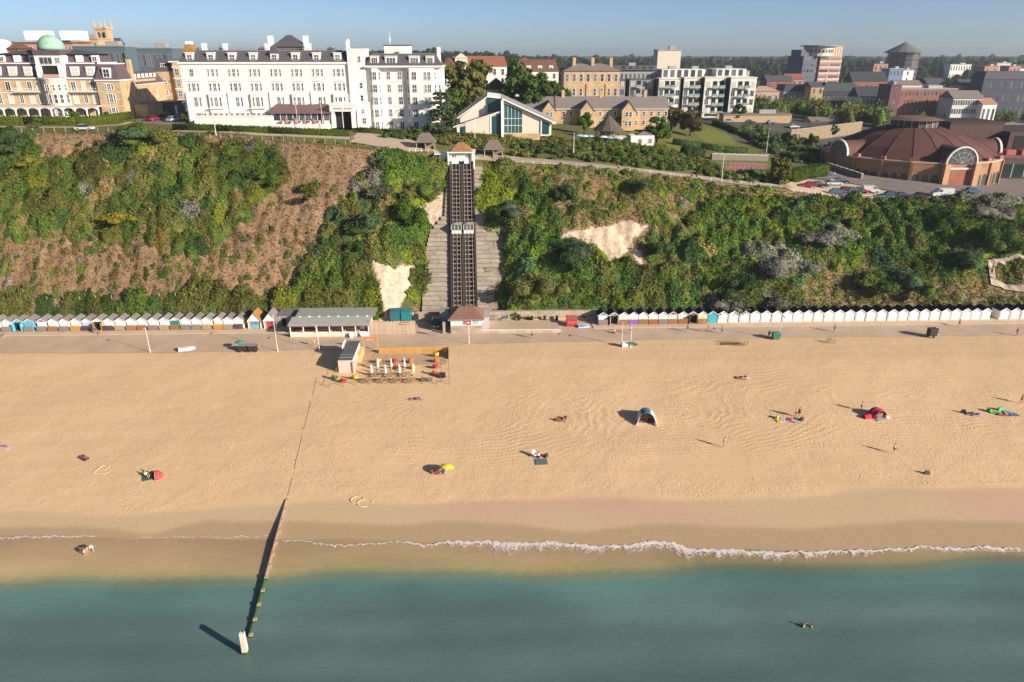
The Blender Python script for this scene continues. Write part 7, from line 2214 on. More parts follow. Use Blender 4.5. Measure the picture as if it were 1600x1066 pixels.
def foam(name, label, px, cover=.97, hz=.07):
    """px: x, y, width in pixels across the crest"""
    X = np.array([p[0] for p in px], float); Yp = np.array([p[1] for p in px], float); Wp = np.array([p[2] for p in px], float)
    t = np.arange(X[0], X[-1], 1.6)
    rng = np.random.default_rng(abs(int(X[0])) + 5)
    yy = np.interp(t, X, Yp) + np.sin(t * .13) * .8 + np.sin(t * .41 + 1) * .6 + rng.normal(0, .35, len(t))
    ww = np.interp(t, X, Wp) * 1.3 * (1 + .25 * np.sin(t * .09) + .2 * np.sin(t * .27))
    rows = np.array([0, .06, .18, .35, .6, 1.0]); hs = np.array([.0, .9, 1.0, .6, .3, .05]) * hz; cv = np.array([.30, .66, .64, .52, .42, .16]) * cover
    v = []; c = []
    for r_, h_, q_ in zip(rows, hs, cv):
        for a, b_, w_ in zip(t, yy, ww):
            p = P(a, b_ + r_ * w_, 0); bz = max(0, gz(p.x, p.y))
            v.append((p.x, p.y, bz + .035 + h_)); c.append((q_, 0, 0))
    n = len(t); i = np.arange(n * len(rows)).reshape(len(rows), n)
    f = np.stack([i[:-1, :-1], i[1:, :-1], i[1:, 1:], i[:-1, 1:]], -1).reshape(-1, 4)
    me = fast_mesh(name, np.array(v), f, FOAM); colour_attr(me, 'foam_cover', np.array(c))
    return tag(link(name, me), label, 'foam', kind='stuff')
foam('wave_foam', 'white foaming wave crest breaking along the right part of the shore', [(440, 844, 1.5), (480, 846, 2), (520, 852, 5), (560, 851, 3), (600, 848, 3), (640, 846, 5), (665, 853, 8), (690, 846, 7), (740, 845, 16), (800, 846, 22), (806, 848, 34), (816, 848, 20), (860, 846, 14), (900, 850, 18), (950, 853, 14), (985, 850, 16), (1020, 845, 20), (1050, 848, 18), (1085, 858, 22), (1130, 857, 16), (1170, 860, 18), (1230, 862, 16), (1300, 860, 12), (1370, 859, 9), (1425, 856, 7), (1440, 854, 6), (1500, 857, 9), (1540, 854, 10), (1620, 860, 8)])
foam('wave_foam', 'thin line of foam at the left of the groyne', [(-40, 841, 4), (60, 838, 5), (110, 838, 4), (150, 838, 2)], .95, .05)
foam('wave_foam', 'very thin foam line just left of the groyne', [(185, 841, 2), (260, 839, 2.5), (330, 840, 2.5), (420, 837, 3)], .85, .04)
foam('wave_foam', 'faint foam trail washed up on wet sand near the right shore', [(1270, 832, 8), (1290, 838, 12), (1312, 848, 8)], .6, .01)
foam('wave_foam', 'faint broken foam off the groyne side', [(445, 872, 7), (480, 874, 9)], .62, .01)

# ------------------------------------------------------------------ beach bar
DECK = mat('bar_deck', (.47, .345, .225), var=.2, scale=1.5)
dk = thing('bar_deck', 'pale boarded deck of the beach bar on the sand', 'deck', (0, 0, 0))
c0, c1, c2, c3 = [B(*q) for q in ((556, 572), (698, 572), (698, 548), (566, 548))]
bx0, bx1, by0, by1 = c0.x, c1.x, c0.y, c2.y
nb_ = 34
for i in range(nb_):
    a_ = bx0 + (bx1 - bx0) * i / nb_
    zc_ = 3.0
    MB()._add([(a_, by0, gz(a_, by0) + .10), (a_ + (bx1 - bx0) / nb_ - .03, by0, gz(a_, by0) + .10), (a_ + (bx1 - bx0) / nb_ - .03, by1, gz(a_, by1) + .12), (a_, by1, gz(a_, by1) + .12)], [(0, 1, 2, 3)]).build('plank', DECK, dk)
# kiosk
kb = B(541, 582)
o = thing('bar_kiosk', 'pale pink beach bar kiosk with stepped dark roof', 'kiosk', (kb.x, kb.y, kb.z - .1), .0)
KP = mat('kiosk_pink', (.68, .50, .44), var=.08); KR = mat('kiosk_dark_roof', (.10, .11, .115), var=.2)
MB().box(-1.35, 1.35, 0, 3.4, 0, 2.5).build('front_cabin', KP, o); MB().box(-1.15, 1.35, 3.42, 8.2, 0, 2.7).build('rear_cabin', WHITE, o)
MB().side([(.12, 2.5), (3.4, 2.66), (3.4, 2.76), (.12, 2.6)], -1.3, 1.3).build('front_roof', KR, o); MB().side([(3.42, 2.7), (8.3, 2.95), (8.3, 3.05), (3.42, 2.8)], -1.1, 1.4).build('rear_roof', KR, o)
for y in (1.1, 2.2): MB().box(-1.25, 1.25, y - .03, y + .03, 2.6, 2.76).build('roof_batten', STEEL, o)
MB().box(1.36, 1.44, .5, 3.0, 1.0, 2.1).build('hatch', mat('hatch_red', (.42, .05, .06)), o); MB().box(1.4, 2.0, .4, 3.1, 2.1, 2.18).build('awning', WPAINT, o)
MB().box(1.38, 2.1, 3.8, 8.0, 0, 2.0).build('side_counter', mat('counter_yellow', (.62, .42, .15)), o); MB().box(-1.5, -1.36, 5.0, 8.3, 2.7, 3.5).build('roof_sign', WPAINT, o)
MB().box(1.36, 1.7, -.3, .3, 0, 2.3).build('side_screen', KP, o)
# entrance gate
ga_, gb_ = B(570, 549), B(591, 549)
o = thing('bar_gate', 'wooden entrance gate of the beach bar with a red sign board', 'gate', ga_)
gw = gb_.x - ga_.x
OR = mat('orange_timber', (.52, .29, .08), var=.2, scale=2.5, rnd=.1)
for x in (0, gw): MB().box(x - .1, x + .1, -.1, .1, 0, 3.0).build('post', OR, o)
MB().box(0, gw, -.09, .09, 2.9, 3.05).build('beam', OR, o); MB().box(.25, gw - .25, -.14, -.1, 2.25, 2.8).build('sign_board', mat('gate_red', (.55, .12, .05)), o)
for k in range(8): MB().box(.45 + k * (gw - 1) / 8, .6 + k * (gw - 1) / 8, -.155, -.14, 2.42, 2.62).build('lettering', MATS['sign_cream'], o)
def bfence(px0, py0, px1, py1, h, label, m, name='slat_fence', w=.3):
    a_, c_ = B(px0, py0), B(px1, py1)
    t = thing(name, label, 'fence', a_, atan2(c_.y - a_.y, c_.x - a_.x))
    L = (c_.xy - a_.xy).length; n_ = int(L / w); bm_ = MB().box(.01, w - .02, -.03, .03, -.2, h).mesh('board', m)
    for i in range(n_):
        x = i * L / n_
        ob = link('board', bm_, t, (x, 0, (c_.z - a_.z) * i / n_)); ob.scale.z = random.uniform(.97, 1.03)
    for i in range(0, n_ + 1, 6): MB().box(-.06, .06, .04, .16, -.2, h + .1).build('post', m, t, (i * L / n_, 0, (c_.z - a_.z) * i / n_))
    return t
bfence(592, 553, 700, 552, 1.25, 'orange timber fence along the back of the beach bar', OR)
bfence(556, 553, 568, 553, 1.25, 'short orange timber fence beside the bar kiosk', OR)
bfence(700, 552, 701, 562, 1.5, 'weathered side fence at the far end of the beach bar', TIMBER)
rp_ = thing('rope_fence', 'row of thin posts with rope round the beach bar seats', 'fence', (0, 0, 0))
pts = [B(x, y) for x, y in ((701, 566), (701.5, 578), (702, 590), (702.5, 601), (682, 601), (660, 600), (640, 600), (618, 600), (597, 600), (576, 601), (556, 602), (536, 604), (515, 606), (520, 592), (526, 582))]
pm_ = MB().cyl(0, 0, -.2, 1.0, .06, .05, 6).mesh('post', TIMBER)
for q in pts: link('post', pm_, rp_, q)
for a_, c_ in zip(pts[:-1], pts[1:]):
    MB().tube([a_ + Vector((0, 0, .9)), (a_ + c_) / 2 + Vector((0, 0, .7)), c_ + Vector((0, 0, .9))], .025, 5).build('rope', TIMBER, rp_)
# closed white parasols
cpm = None
for i, (px_, py_) in enumerate(((591, 579), (612, 579), (632.5, 578), (581, 588), (603, 589), (624.7, 588), (646, 587))):
    rowl = 'back row' if i < 3 else 'front row'
    q = B(px_, py_, .0)
    t = thing('closed_parasol', f'{ORD[i if i < 3 else i - 3]} closed white parasol in the {rowl} counting from the bar kiosk', 'parasol', q, 0, 'closed white parasols')
    MB().cyl(0, 0, .02, .12, .32, .3, 10).build('base', CONCRETE, t); MB().cyl(0, 0, .1, 2.5, .03, .03, 6).build('pole', WPAINT, t)
    MB().tube([(0, 0, .75), (0, 0, .85), (0, 0, 1.3), (0, 0, 2.2), (0, 0, 2.55)], [.18, .26, .2, .12, .03], 8).build('folded_canopy', WPAINT, t)
# slung round chairs in colour pairs
CHC = {'yellow': (.62, .50, .03), 'red': (.52, .03, .05), 'orange': (.62, .16, .05), 'green': (.10, .26, .06)}
for i, (px_, py_, c_, w_) in enumerate(((591, 568, 'yellow', 'behind the first closed parasol'), (617, 568, 'red', 'behind the second closed parasol'), (622, 577, 'orange', 'between the second and third closed parasols'), (642, 568, 'orange', 'nearest the back fence past the parasols'), (646, 577, 'yellow', 'behind the last front row parasol'),
                        (682, 558, 'yellow', 'at the top of the side row'), (682, 567, 'orange', 'second in the side row'), (681, 576, 'red', 'third in the side row'), (681, 586, 'orange', 'last in the side row'), (538, 598, 'red', 'in front of the kiosk'), (556, 593, 'yellow', 'at the kiosk corner'), (525, 593, 'green', 'outermost by the kiosk'))):
    t = thing('tub_chair', f'{c_} round tub chair {w_}', 'chair', B(px_, py_, .12 if py_ < 575 and px_ > 556 else .02), random.uniform(2.2, 3.4), 'coloured tub chairs')
    m_ = mat('tub_' + c_, CHC[c_], rough=.5)
    MB().cyl(0, 0, .25, .5, .42, .5, 12).build('seat', m_, t)
    b_ = MB()
    for k in range(11):
        a0, a1 = radians(20 + k * 13), radians(20 + (k + 1) * 13)
        for r0_, r1_, z0, z1 in ((.5, .58, .45, 1.05),):
            b_._add([(r * cos(a), r * sin(a), z) for z in (z0, z1) for r, a in (((.5 if z == z0 else .56), a0), ((.5 if z == z0 else .56), a1), ((.58 if z == z0 else .64), a1), ((.58 if z == z0 else .64), a0))], [(0, 1, 2, 3), (7, 6, 5, 4), (1, 0, 4, 5), (3, 2, 6, 7), (0, 3, 7, 4), (2, 1, 5, 6)])
    b_.build('backrest', m_, t)
    for k in range(4): MB().cyl(.3 * cos(k * pi/2 + .7), .3 * sin(k * pi/2 + .7), 0, .26, .025, .03, 6).build('leg', DARK, t)
# picnic tables
PWOOD = mat('picnic_wood', (.42, .29, .17), var=.2)
pt = None
for i, (px_, py_) in enumerate(((575, 597), (599, 597), (620, 597), (642, 597), (589, 588), (611, 588), (634, 588))):
    q = B(px_, py_, .0)
    lab = f'{ORD[i if i < 4 else i - 4]} brown picnic table in the ' + ('row next to the rope fence' if i < 4 else 'row between the closed parasols')
    if pt is None:
        pt = thing('picnic_table', lab, 'picnic table', q, 0, 'picnic tables of the beach bar')
        for k in range(4): MB().box(-.95, .95, -.36 + k * .18, -.2 + k * .18, .72, .77).build('top_board', PWOOD, pt)
        for s in (-1, 1):
            for k in (0, 1): MB().box(-.95, .95, s * .62 - .14 + k * .15, s * .62 - .01 + k * .15, .43, .47).build('bench_board', PWOOD, pt)
            MB().beam((s * .7, -.75, 0), (s * .7, -.3, .72), .09, .05).beam((s * .7, .75, 0), (s * .7, .3, .72), .09, .05).box(s * .7 - .03, s * .7 + .03, -.75, .75, .36, .43).build('leg_frame', TIMBER, pt)
    else:
        copy_tree(pt, q, random.uniform(-.08, .08), lab)
t = thing('lounge_table', 'small grey lounge set at the lower end of the side row', 'table', B(672, 595, .02))
MB().box(-.5, .5, -.4, .4, .4, .46).build('top', STEEL, t); MB().box(-.4, .4, -.3, .3, .0, .4).build('base', mat('rattan', (.12, .12, .13)), t); MB().box(-1.4, -.8, -.4, .4, .0, .45).box(-1.5, -1.4, -.4, .4, 0, .85).build('sofa', MATS['rattan'], t)
t = thing('dark_trolley', 'dark trolley beside the fenced end of the beach bar', 'trolley', B(691, 590, .02))
MB().box(-.6, .6, -.3, .3, .35, .9).build('body', DARK, t); MB().tube([(-.4, -.35, .2), (-.4, .35, .2)], .2, 8).tube([(.4, -.35, .2), (.4, .35, .2)], .2, 8).build('wheels', DARK, t)

# ------------------------------------------------------------------ people
SKINC = mat('skin', (.48, .29, .20), rough=.6, var=.08, rnd=.25)
def stand_pose():
    J = {'pelvis': (0, 0, .95), 'spine': (0, 0, 1.18), 'chest': (0, 0, 1.40), 'neck': (0, 0, 1.52), 'jaw': (0, -.02, 1.60), 'crown': (0, 0, 1.73)}
    for s, n in ((-1, 'l'), (1, 'r')):
        J.update({n + 'sh': (s * .17, 0, 1.42), n + 'el': (s * .23, .02, 1.14), n + 'wr': (s * .24, -.04, .90), n + 'hd': (s * .24, -.06, .82),
                  n + 'hip': (s * .10, 0, .90), n + 'kn': (s * .11, -.02, .50), n + 'an': (s * .11, .02, .09), n + 'to': (s * .12, -.15, .04)})
    return J
def walk_pose():
    J = stand_pose()
    J.update({'lkn': (-.11, -.16, .52), 'lan': (-.11, -.20, .10), 'lto': (-.11, -.37, .06), 'rkn': (.11, .06, .51), 'ran': (.11, .34, .16), 'rto': (.11, .22, .05),
              'lel': (-.23, .10, 1.15), 'lwr': (-.23, .12, .92), 'lhd': (-.23, .11, .84), 'rel': (.23, -.08, 1.15), 'rwr': (.22, -.24, .97), 'rhd': (.21, -.31, .94)})
    return J
def lie_pose():
    J = {k: (v[0], v[2] - .9, .16 - v[1] * .8) for k, v in stand_pose().items()}
    J['lto'] = (J['lto'][0], J['lto'][1], .22); J['rto'] = (J['rto'][0], J['rto'][1], .22)
    J['rkn'] = (.16, -.42, .42); J['ran'] = (.14, -.62, .10); J['rto'] = (.14, -.78, .06)
    J['lel'] = (-.38, .42, .14); J['lwr'] = (-.30, .62, .12); J['lhd'] = (-.24, .70, .12)
    return J
def sit_pose():
    J = {k: (v[0], v[1], v[2] - .80) for k, v in stand_pose().items()}
    J.update({'chest': (0, .10, .58), 'spine': (0, .06, .36), 'neck': (0, .10, .70), 'jaw': (0, .07, .78), 'crown': (0, .10, .91)})
    for s, n in ((-1, 'l'), (1, 'r')):
        J.update({n + 'sh': (s * .17, .10, .60), n + 'el': (s * .26, .02, .38), n + 'wr': (s * .20, -.22, .40), n + 'hd': (s * .17, -.29, .42), n + 'hip': (s * .10, -.02, .12), n + 'kn': (s * .16, -.40, .44), n + 'an': (s * .13, -.66, .08), n + 'to': (s * .13, -.83, .05)})
    return J
def stoop_pose():
    J = stand_pose()
    J.update({'spine': (0, -.16, 1.08), 'chest': (0, -.38, 1.12), 'neck': (0, -.49, 1.12), 'jaw': (0, -.57, 1.08), 'crown': (0, -.68, 1.12)})
    for s, n in ((-1, 'l'), (1, 'r')):
        J.update({n + 'sh': (s * .17, -.38, 1.10), n + 'el': (s * .20, -.44, .82), n + 'wr': (s * .15, -.52, .60), n + 'hd': (s * .13, -.55, .52), n + 'kn': (s * .12, -.06, .50)})
    return J
EDG = [('pelvis', 'spine'), ('spine', 'chest'), ('chest', 'neck'), ('neck', 'jaw'), ('jaw', 'crown')]
for n in 'lr': EDG += [('chest', n + 'sh'), (n + 'sh', n + 'el'), (n + 'el', n + 'wr'), (n + 'wr', n + 'hd'), ('pelvis', n + 'hip'), (n + 'hip', n + 'kn'), (n + 'kn', n + 'an'), (n + 'an', n + 'to')]
RAD = {'pelvis': (.15, .11), 'spine': (.135, .10), 'chest': (.16, .11), 'neck': (.055, .055), 'jaw': (.075, .085), 'crown': (.075, .09), 'sh': (.06, .06), 'el': (.042, .042), 'wr': (.03, .028), 'hd': (.042, .022), 'hip': (.09, .09), 'kn': (.06, .06), 'an': (.04, .042), 'to': (.04, .028)}
POSES = {'stand': stand_pose(), 'walk': walk_pose(), 'lie': lie_pose(), 'sit': sit_pose(), 'stoop': stoop_pose()}
def rad(k):
    return RAD[k] if k in RAD else RAD[k[1:]]
def skin_temp(name, J, edges, grow, root, fingers=False):
    ks = sorted({k for e in edges for k in e})
    vs = [Vector(J[k]) for k in ks]; rr = [tuple(r + grow for r in rad(k)) for k in ks]
    es = [(ks.index(a), ks.index(b)) for a, b in edges]
    if fingers:
        for n in 'lr':
            h, w_ = Vector(J[n + 'hd']), Vector(J[n + 'wr'])
            d = (h - w_).normalized(); s = d.orthogonal().normalized()
            for j, (o_, l_) in enumerate(((-.035, .065), (-.012, .08), (.012, .085), (.034, .075), (.06, .05))):
                a_ = h + s * o_ + d * (.02 if j < 4 else -.02); b_ = a_ + d * l_ * (1 if j < 4 else .6) + s * (.03 if j == 4 else 0)
                vs += [a_, b_]; rr += [(.011, .011), (.008, .008)]
                es += [(ks.index(n + 'hd'), len(vs) - 2), (len(vs) - 2, len(vs) - 1)]
    me = bpy.data.meshes.new(name); me.from_pydata(vs, es, [])
    ob = bpy.data.objects.new('tmp_' + name, me); COL.objects.link(ob)
    md = ob.modifiers.new('Skin', 'SKIN'); md.use_smooth_shade = True
    for i, r in enumerate(rr): me.skin_vertices[0].data[i].radius = r
    me.skin_vertices[0].data[ks.index(root)].use_root = True
    sb = ob.modifiers.new('Sub', 'SUBSURF'); sb.levels = 1; sb.render_levels = 1
    return ob
TMP = {}
TOPE = [('pelvis', 'spine'), ('spine', 'chest')] + [e for n in 'lr' for e in (('chest', n + 'sh'),)]
SHIRTE = TOPE + [(n + 'sh', n + 'el') for n in 'lr']
SHORTE = [('pelvis', n + 'hip') for n in 'lr'] + [(n + 'hip', n + 'kn') for n in 'lr']
for k, J in POSES.items():
    J2 = dict(J)
    for n in 'lr':
        J2[n + 'kn'] = tuple(Vector(J[n + 'hip']).lerp(Vector(J[n + 'kn']), .75)); J2[n + 'el'] = tuple(Vector(J[n + 'sh']).lerp(Vector(J[n + 'el']), .7))
    TMP[k, 'body'] = skin_temp('person_body', J, EDG, 0, 'pelvis', True)
    TMP[k, 'shirt'] = skin_temp('shirt', J2, SHIRTE, .022, 'spine')
    TMP[k, 'shorts'] = skin_temp('shorts', J2, SHORTE, .026, 'pelvis')
dg = bpy.context.evaluated_depsgraph_get()
PM = {k: bpy.data.meshes.new_from_object(ob.evaluated_get(dg), depsgraph=dg) for k, ob in TMP.items()}
for ob in TMP.values():
    bpy.data.objects.remove(ob)
for k, me in PM.items():
    me.materials.clear(); me.name = k[1]
_PC = {}
def pmesh(pose, part, m):
    key = (pose, part, m.name)
    if key not in _PC:
        me = PM[pose, part].copy(); me.materials.append(m); _PC[key] = me
    return _PC[key]
def cloth(c):
    return mat('cloth_%02d_%02d_%02d' % tuple(int(v_ * 99) for v_ in c), c, rough=.85, var=.08)
HAIRC = {'dark': (.03, .02, .015), 'fair': (.35, .22, .09), 'grey': (.35, .33, .31)}
_HAIR = {}
def person(loc, pose, label, top=None, bottom=(.05, .06, .12), hair='dark', rz=0.0, h=1.0, group=None):
    o = thing('person', label, 'person', loc, rz, group)
    o.scale = (h, h, h)
    link('body', pmesh(pose, 'body', SKINC), o)
    if top: link('shirt', pmesh(pose, 'shirt', cloth(top)), o)
    if bottom: link('shorts', pmesh(pose, 'shorts', cloth(bottom)), o)
    hk = (pose, hair)
    if hk not in _HAIR:
        J = POSES[pose]; c = (Vector(J['crown']) + Vector(J['jaw'])) / 2; d = (Vector(J['crown']) - Vector(J['jaw'])).normalized()
        b_ = MB().dome(0, 0, 0, .105, .105, 12, 4)
        q_ = d.to_track_quat('Z', 'Y'); b_.v = [tuple(c + q_ @ Vector(v_) + d * .02) for v_ in b_.v]
        _HAIR[hk] = b_.mesh('hair', mat('hair_' + hair, HAIRC[hair]), True)
    link('hair', _HAIR[hk], o)
    # brow, nose and ears
    J = POSES[pose]
    fk = (pose, 'face')
    if fk not in _HAIR:
        c = (Vector(J['crown']) + Vector(J['jaw'])) / 2; d = (Vector(J['crown']) - Vector(J['jaw'])).normalized()
        f = Vector((0, -1, 0)) if abs(d.y) < .6 else Vector((0, 0, 1 if pose == 'lie' else -1)); f = (f - d * f.dot(d)).normalized(); s = Vector((1, 0, 0))
        b_ = MB().tube([c + f * .085 + d * .01, c + f * .115 - d * .02], [.012, .018], 6)
        for k in (-1, 1): b_.tube([c + s * k * .08, c + s * k * .098 + d * .01], [.03, .02], 6)
        _HAIR[fk] = b_.mesh('nose_and_ears', SKINC, True)
        e_ = MB()
        for k in (-1, 1): e_.tube([c + f * .082 + s * k * .032 + d * .02, c + f * .094 + s * k * .032 + d * .02], [.014, .010], 6)
        e_.tube([c + f * .088 - s * .02 - d * .055, c + f * .088 + s * .02 - d * .055], [.008, .008], 5)
        _HAIR[pose, 'eyes'] = e_.mesh('eyes_and_mouth', mat('eye_dark', (.08, .04, .035)), True)
    link('nose_and_ears', _HAIR[fk], o); link('eyes_and_mouth', _HAIR[pose, 'eyes'], o)
    return o
def towel(px, py, c, label, w=.95, l=1.8, rz=0.0):
    p = B(px, py, .03)
    b_ = MB(); n_ = 6
    for i in range(n_):
        y0, y1 = -l/2 + l * i / n_, -l/2 + l * (i + 1) / n_ - .005
        b_.box(-w/2, w/2, y0, y1, -.01 + .01 * (i % 2), .035 + .012 * (i % 2))
    o = b_.build('beach_towel', cloth(c), None, p, rz)
    sl_ = math.atan((gz(p.x, p.y + 1) - gz(p.x, p.y - 1)) / 2)
    o.rotation_euler = (sl_, 0, rz)
    return tag(o, label, 'towel')
W_, N_, R_c, Bk = (.72, .70, .68), (.05, .07, .16), (.5, .05, .08), (.03, .03, .035)
PPL = [(491, 541, 'walk', 'person in pink walking on the promenade past the café', (.55, .28, .28), (.5, .35, .3), 1.6), (831, 529, 'walk', 'person in dark clothes walking on the promenade by the terrace kerb', N_, Bk, -1.6), (985, 522, 'stand', 'person in lilac standing before the open hut by the lamp posts', (.4, .3, .5), N_, .4),
       (1106, 520, 'walk', 'person in red walking before the cream fronted hut', R_c, (.5, .4, .35), 1.4), (1128, 522, 'walk', 'person in pale pink walking before the turquoise hut', (.6, .35, .35), N_, 1.6), (1201, 528, 'stand', 'person in black standing left of the green wheeled bin', Bk, Bk, 0), (1498, 511, 'walk', 'person in grey walking in front of the white huts near the gap', (.2, .2, .2), N_, 1.5),
       (1303, 519, 'stand', 'person standing on the promenade above the bicycles', N_, Bk, .5), (1588, 525, 'stand', 'person alone on the promenade edge at the far right', Bk, (.3, .2, .15), 0),
       (1131, 699, 'walk', 'person in grey striding across the middle of the beach', (.34, .32, .30), (.4, .36, .32), .3), (1396, 709, 'walk', 'person in swimwear walking alone below the red tent', None, (.12, .05, .05), .4), (1595, 631, 'walk', 'person in pink walking at the far right edge of the beach', (.55, .3, .32), (.3, .2, .2), 1.5),
       (1243, 652, 'stand', 'person in swimwear standing behind the picnic towels', None, (.1, .06, .08), .2), (1248, 652, 'stand', 'person in dark swimwear next to another behind the picnic towels', (.06, .05, .06), (.06, .05, .06), -.5), (1345, 642, 'stand', 'person in grey stooping over luggage left of the red tent', (.4, .4, .42), N_, 1.0),
       (150, 522, 'stand', 'person standing outside the open olive doored hut', Bk, N_, .3), (158, 523, 'sit', 'person sitting outside the open olive doored hut', (.35, .1, .1), N_, .0), (6, 527, 'sit', 'person sitting before the leftmost grey roofed hut', Bk, (.3, .3, .35), .2), (960, 521, 'sit', 'person sitting in front of the open navy roofed hut', (.6, .55, .5), N_, .3), (1074, 519, 'stand', 'person in dark blue at the open grey hut', N_, N_, .2)]
for px_, py_, ps, l, tp, bt, rz in PPL:
    person(B(px_, py_, .12 if py_ < 523 and ps == 'sit' else .06), ps, l, tp, bt, random.choice(['dark', 'fair', 'dark']), rz)
q = B(133, 868); person((q.x, q.y, -.22), 'stoop', 'person in white stooping in the shallows nearer the sea', W_, (.6, .5, .42), 'fair', 1.0)
q = B(146, 863); person((q.x, q.y, -.18), 'stoop', 'person in a white shirt stooping in the shallows nearer the shore', W_, (.45, .5, .65), 'fair', -.6)
q = P(1256, 979, 0); person((q.x, q.y, -1.22), 'stand', 'bare shouldered bather standing waist deep in the sea', None, (.1, .1, .2), 'fair', .8)
q = P(1267, 979, 0); person((q.x, q.y, -1.32), 'stand', 'second bather in the sea turned towards the first', (.45, .3, .3), (.1, .1, .2), 'dark', -1.2, .95)
q = P(1261, 973, 0); person((q.x, q.y, -1.45), 'stand', 'small bather partly hidden behind the other two in the sea', None, (.2, .1, .2), 'fair', 0, .85)
for i, (px_, py_, l, tp) in enumerate(((795, 257, 'person in black on the cliff-top path near the right shelter', Bk), (797, 256, 'person in grey on the cliff-top path near the right shelter', (.3, .3, .3)), (966, 268, 'person in white walking down the cliff-top path', W_), (982, 270, 'person in pale blue walking down the cliff-top path', (.4, .45, .5)), (1080, 281, 'person in navy lower on the cliff-top path', N_), (1088, 282, 'person in red lower on the cliff-top path', R_c), (1297, 279, 'person in blue on the pavement by the arena wall', (.1, .15, .35)), (1303, 279, 'person in white on the pavement by the arena wall', W_),
                                       (549, 224, 'person in dark clothes at the road corner by the hotel hedge', Bk), (553, 223, 'person in brown at the road corner by the hotel hedge', (.25, .15, .1)), (362, 216, 'person in grey on the path under the long hotel hedge', (.35, .3, .3)), (1548, 432, 'person in black on the zigzag path bend', Bk), (1550, 424, 'person in pale clothes on the zigzag path bend', W_), (1562, 410, 'person in blue on the upper zigzag path', (.08, .16, .4)), (1556, 440, 'person in white on the lower zigzag path', W_), (1594, 450, 'person in navy at the far end of the zigzag path', N_))):
    person(G(px_, py_, .1 if py_ < 400 else .28), 'walk', l, tp, N_ if i % 2 else Bk, 'dark', random.uniform(-2, 2))
# towels with sunbathers
SB = [(648, 625, 'pink', (.62, .36, .40), 'sunbather on a pink towel below the beach bar', 1.3), (654, 624, 'rose', (.5, .25, .32), 'sunbather on a rose towel right next to the pink one', 1.4), (877, 657, 'brown', (.42, .26, .18), 'sunbather on a brown towel left of the teal tent', 1.2), (1157, 591, 'crimson', (.42, .03, .07), 'sunbather on a crimson towel high on the beach', 1.4), (1164, 590, 'white', (.66, .62, .60), 'sunbather on a white towel next to the crimson one', 1.5),
      (8, 699, 'pale blue', (.45, .48, .62), 'sunbather on a pale blue towel at the far left', 1.3), (131, 716, 'black', (.05, .05, .07), 'sunbather on a black towel above the sand heart', 1.0), (1518, 647, 'slate', (.25, .26, .34), 'sunbather on a slate towel right of the red tent', 1.4), (1527, 649, 'lilac', (.52, .50, .62), 'sunbather on a lilac towel beside the slate one', 1.4), (1567, 648, 'red', (.5, .06, .08), 'sunbather on a red towel near the right edge', 1.4)]
for px_, py_, cn, c_, l, rz in SB:
    towel(px_, py_, c_, f'{cn} beach towel under the ' + l.split(' on a ')[0] + ' ' + l.split('towel ')[1], rz=rz)
    person(B(px_, py_, .03), 'lie', l, random.choice([None, (.1, .08, .12)]), random.choice([N_, Bk, R_c]), 'dark', rz, .98)
for px_, py_, c_, l in ((1219, 657, (.62, .50, .08), 'yellow towel leftmost of the picnic towels'), (1227, 656, (.42, .46, .62), 'blue white towel among the picnic towels'), (1236, 657, (.50, .03, .05), 'crimson towel among the picnic towels'), (1244, 658, (.4, .46, .44), 'grey green towel rightmost of the picnic towels'),
                        (1575, 645, (.05, .40, .36), 'teal towel in the cluster at the right edge'), (1584, 648, (.06, .16, .32), 'blue towel in the cluster at the right edge'), (1555, 645, (.12, .45, .15), 'green towel in the cluster at the right edge')):
    towel(px_, py_, c_, l, rz=random.uniform(.9, 1.9), w=1.1, l=1.5)
def bag(px, py, c, label, s=.5):
    o = thing('beach_bag', label, 'bag', B(px, py, .02), random.uniform(0, 3))
    MB().prism([(-.5*s, -.3*s), (.5*s, -.3*s), (.5*s, .3*s), (-.5*s, .3*s)], 0, .7*s, 0, [(-.38*s, -.16*s), (.38*s, -.16*s), (.38*s, .16*s), (-.38*s, .16*s)]).build('body', cloth(c), o)
    MB().tube([(-.25*s, 0, .68*s), (-.15*s, 0, .98*s), (.15*s, 0, .98*s), (.25*s, 0, .68*s)], .02, 5).build('handle', DARK, o)
for px_, py_, c_, l in ((1214, 654, (.55, .45, .1), 'yellow bag beside the yellow picnic towel'), (1252, 657, Bk, 'dark bag at the right of the picnic towels'), (676, 738, (.1, .08, .1), 'dark bag in the shade of the yellow parasol'), (684, 740, (.3, .06, .08), 'red bag beneath the yellow parasol'), (692, 739, N_, 'navy bag nearest the yellow parasol pole'), (1505, 645, Bk, 'dark bag left of the slate towel'), (1545, 643, (.1, .4, .12), 'green bag left of the green towel'), (1562, 641, (.1, .5, .3), 'mint bag behind the red towel'), (884, 655, (.25, .15, .1), 'brown bag next to the brown towel'), (872, 658, (.35, .1, .06), 'rust bag at the foot of the brown towel'), (1448, 741, (.12, .09, .07), 'lone dark bag on the lower right beach'), (853, 714, Bk, 'small dark bag right of the slate windbreak mat')):
    bag(px_, py_, c_, l, .75)
# yellow parasol
parasol('parasol', 'bright yellow parasol tilted over bags on the sand', B(697, 741, 0), 1.1, 1.55, mat('parasol_yellow', (.68, .62, .04)), (radians(-12), radians(10)))
person(B(683, 741, .02), 'lie', 'sunbather lying in the shade of the yellow parasol', None, (.3, .05, .08), 'dark', 1.2)
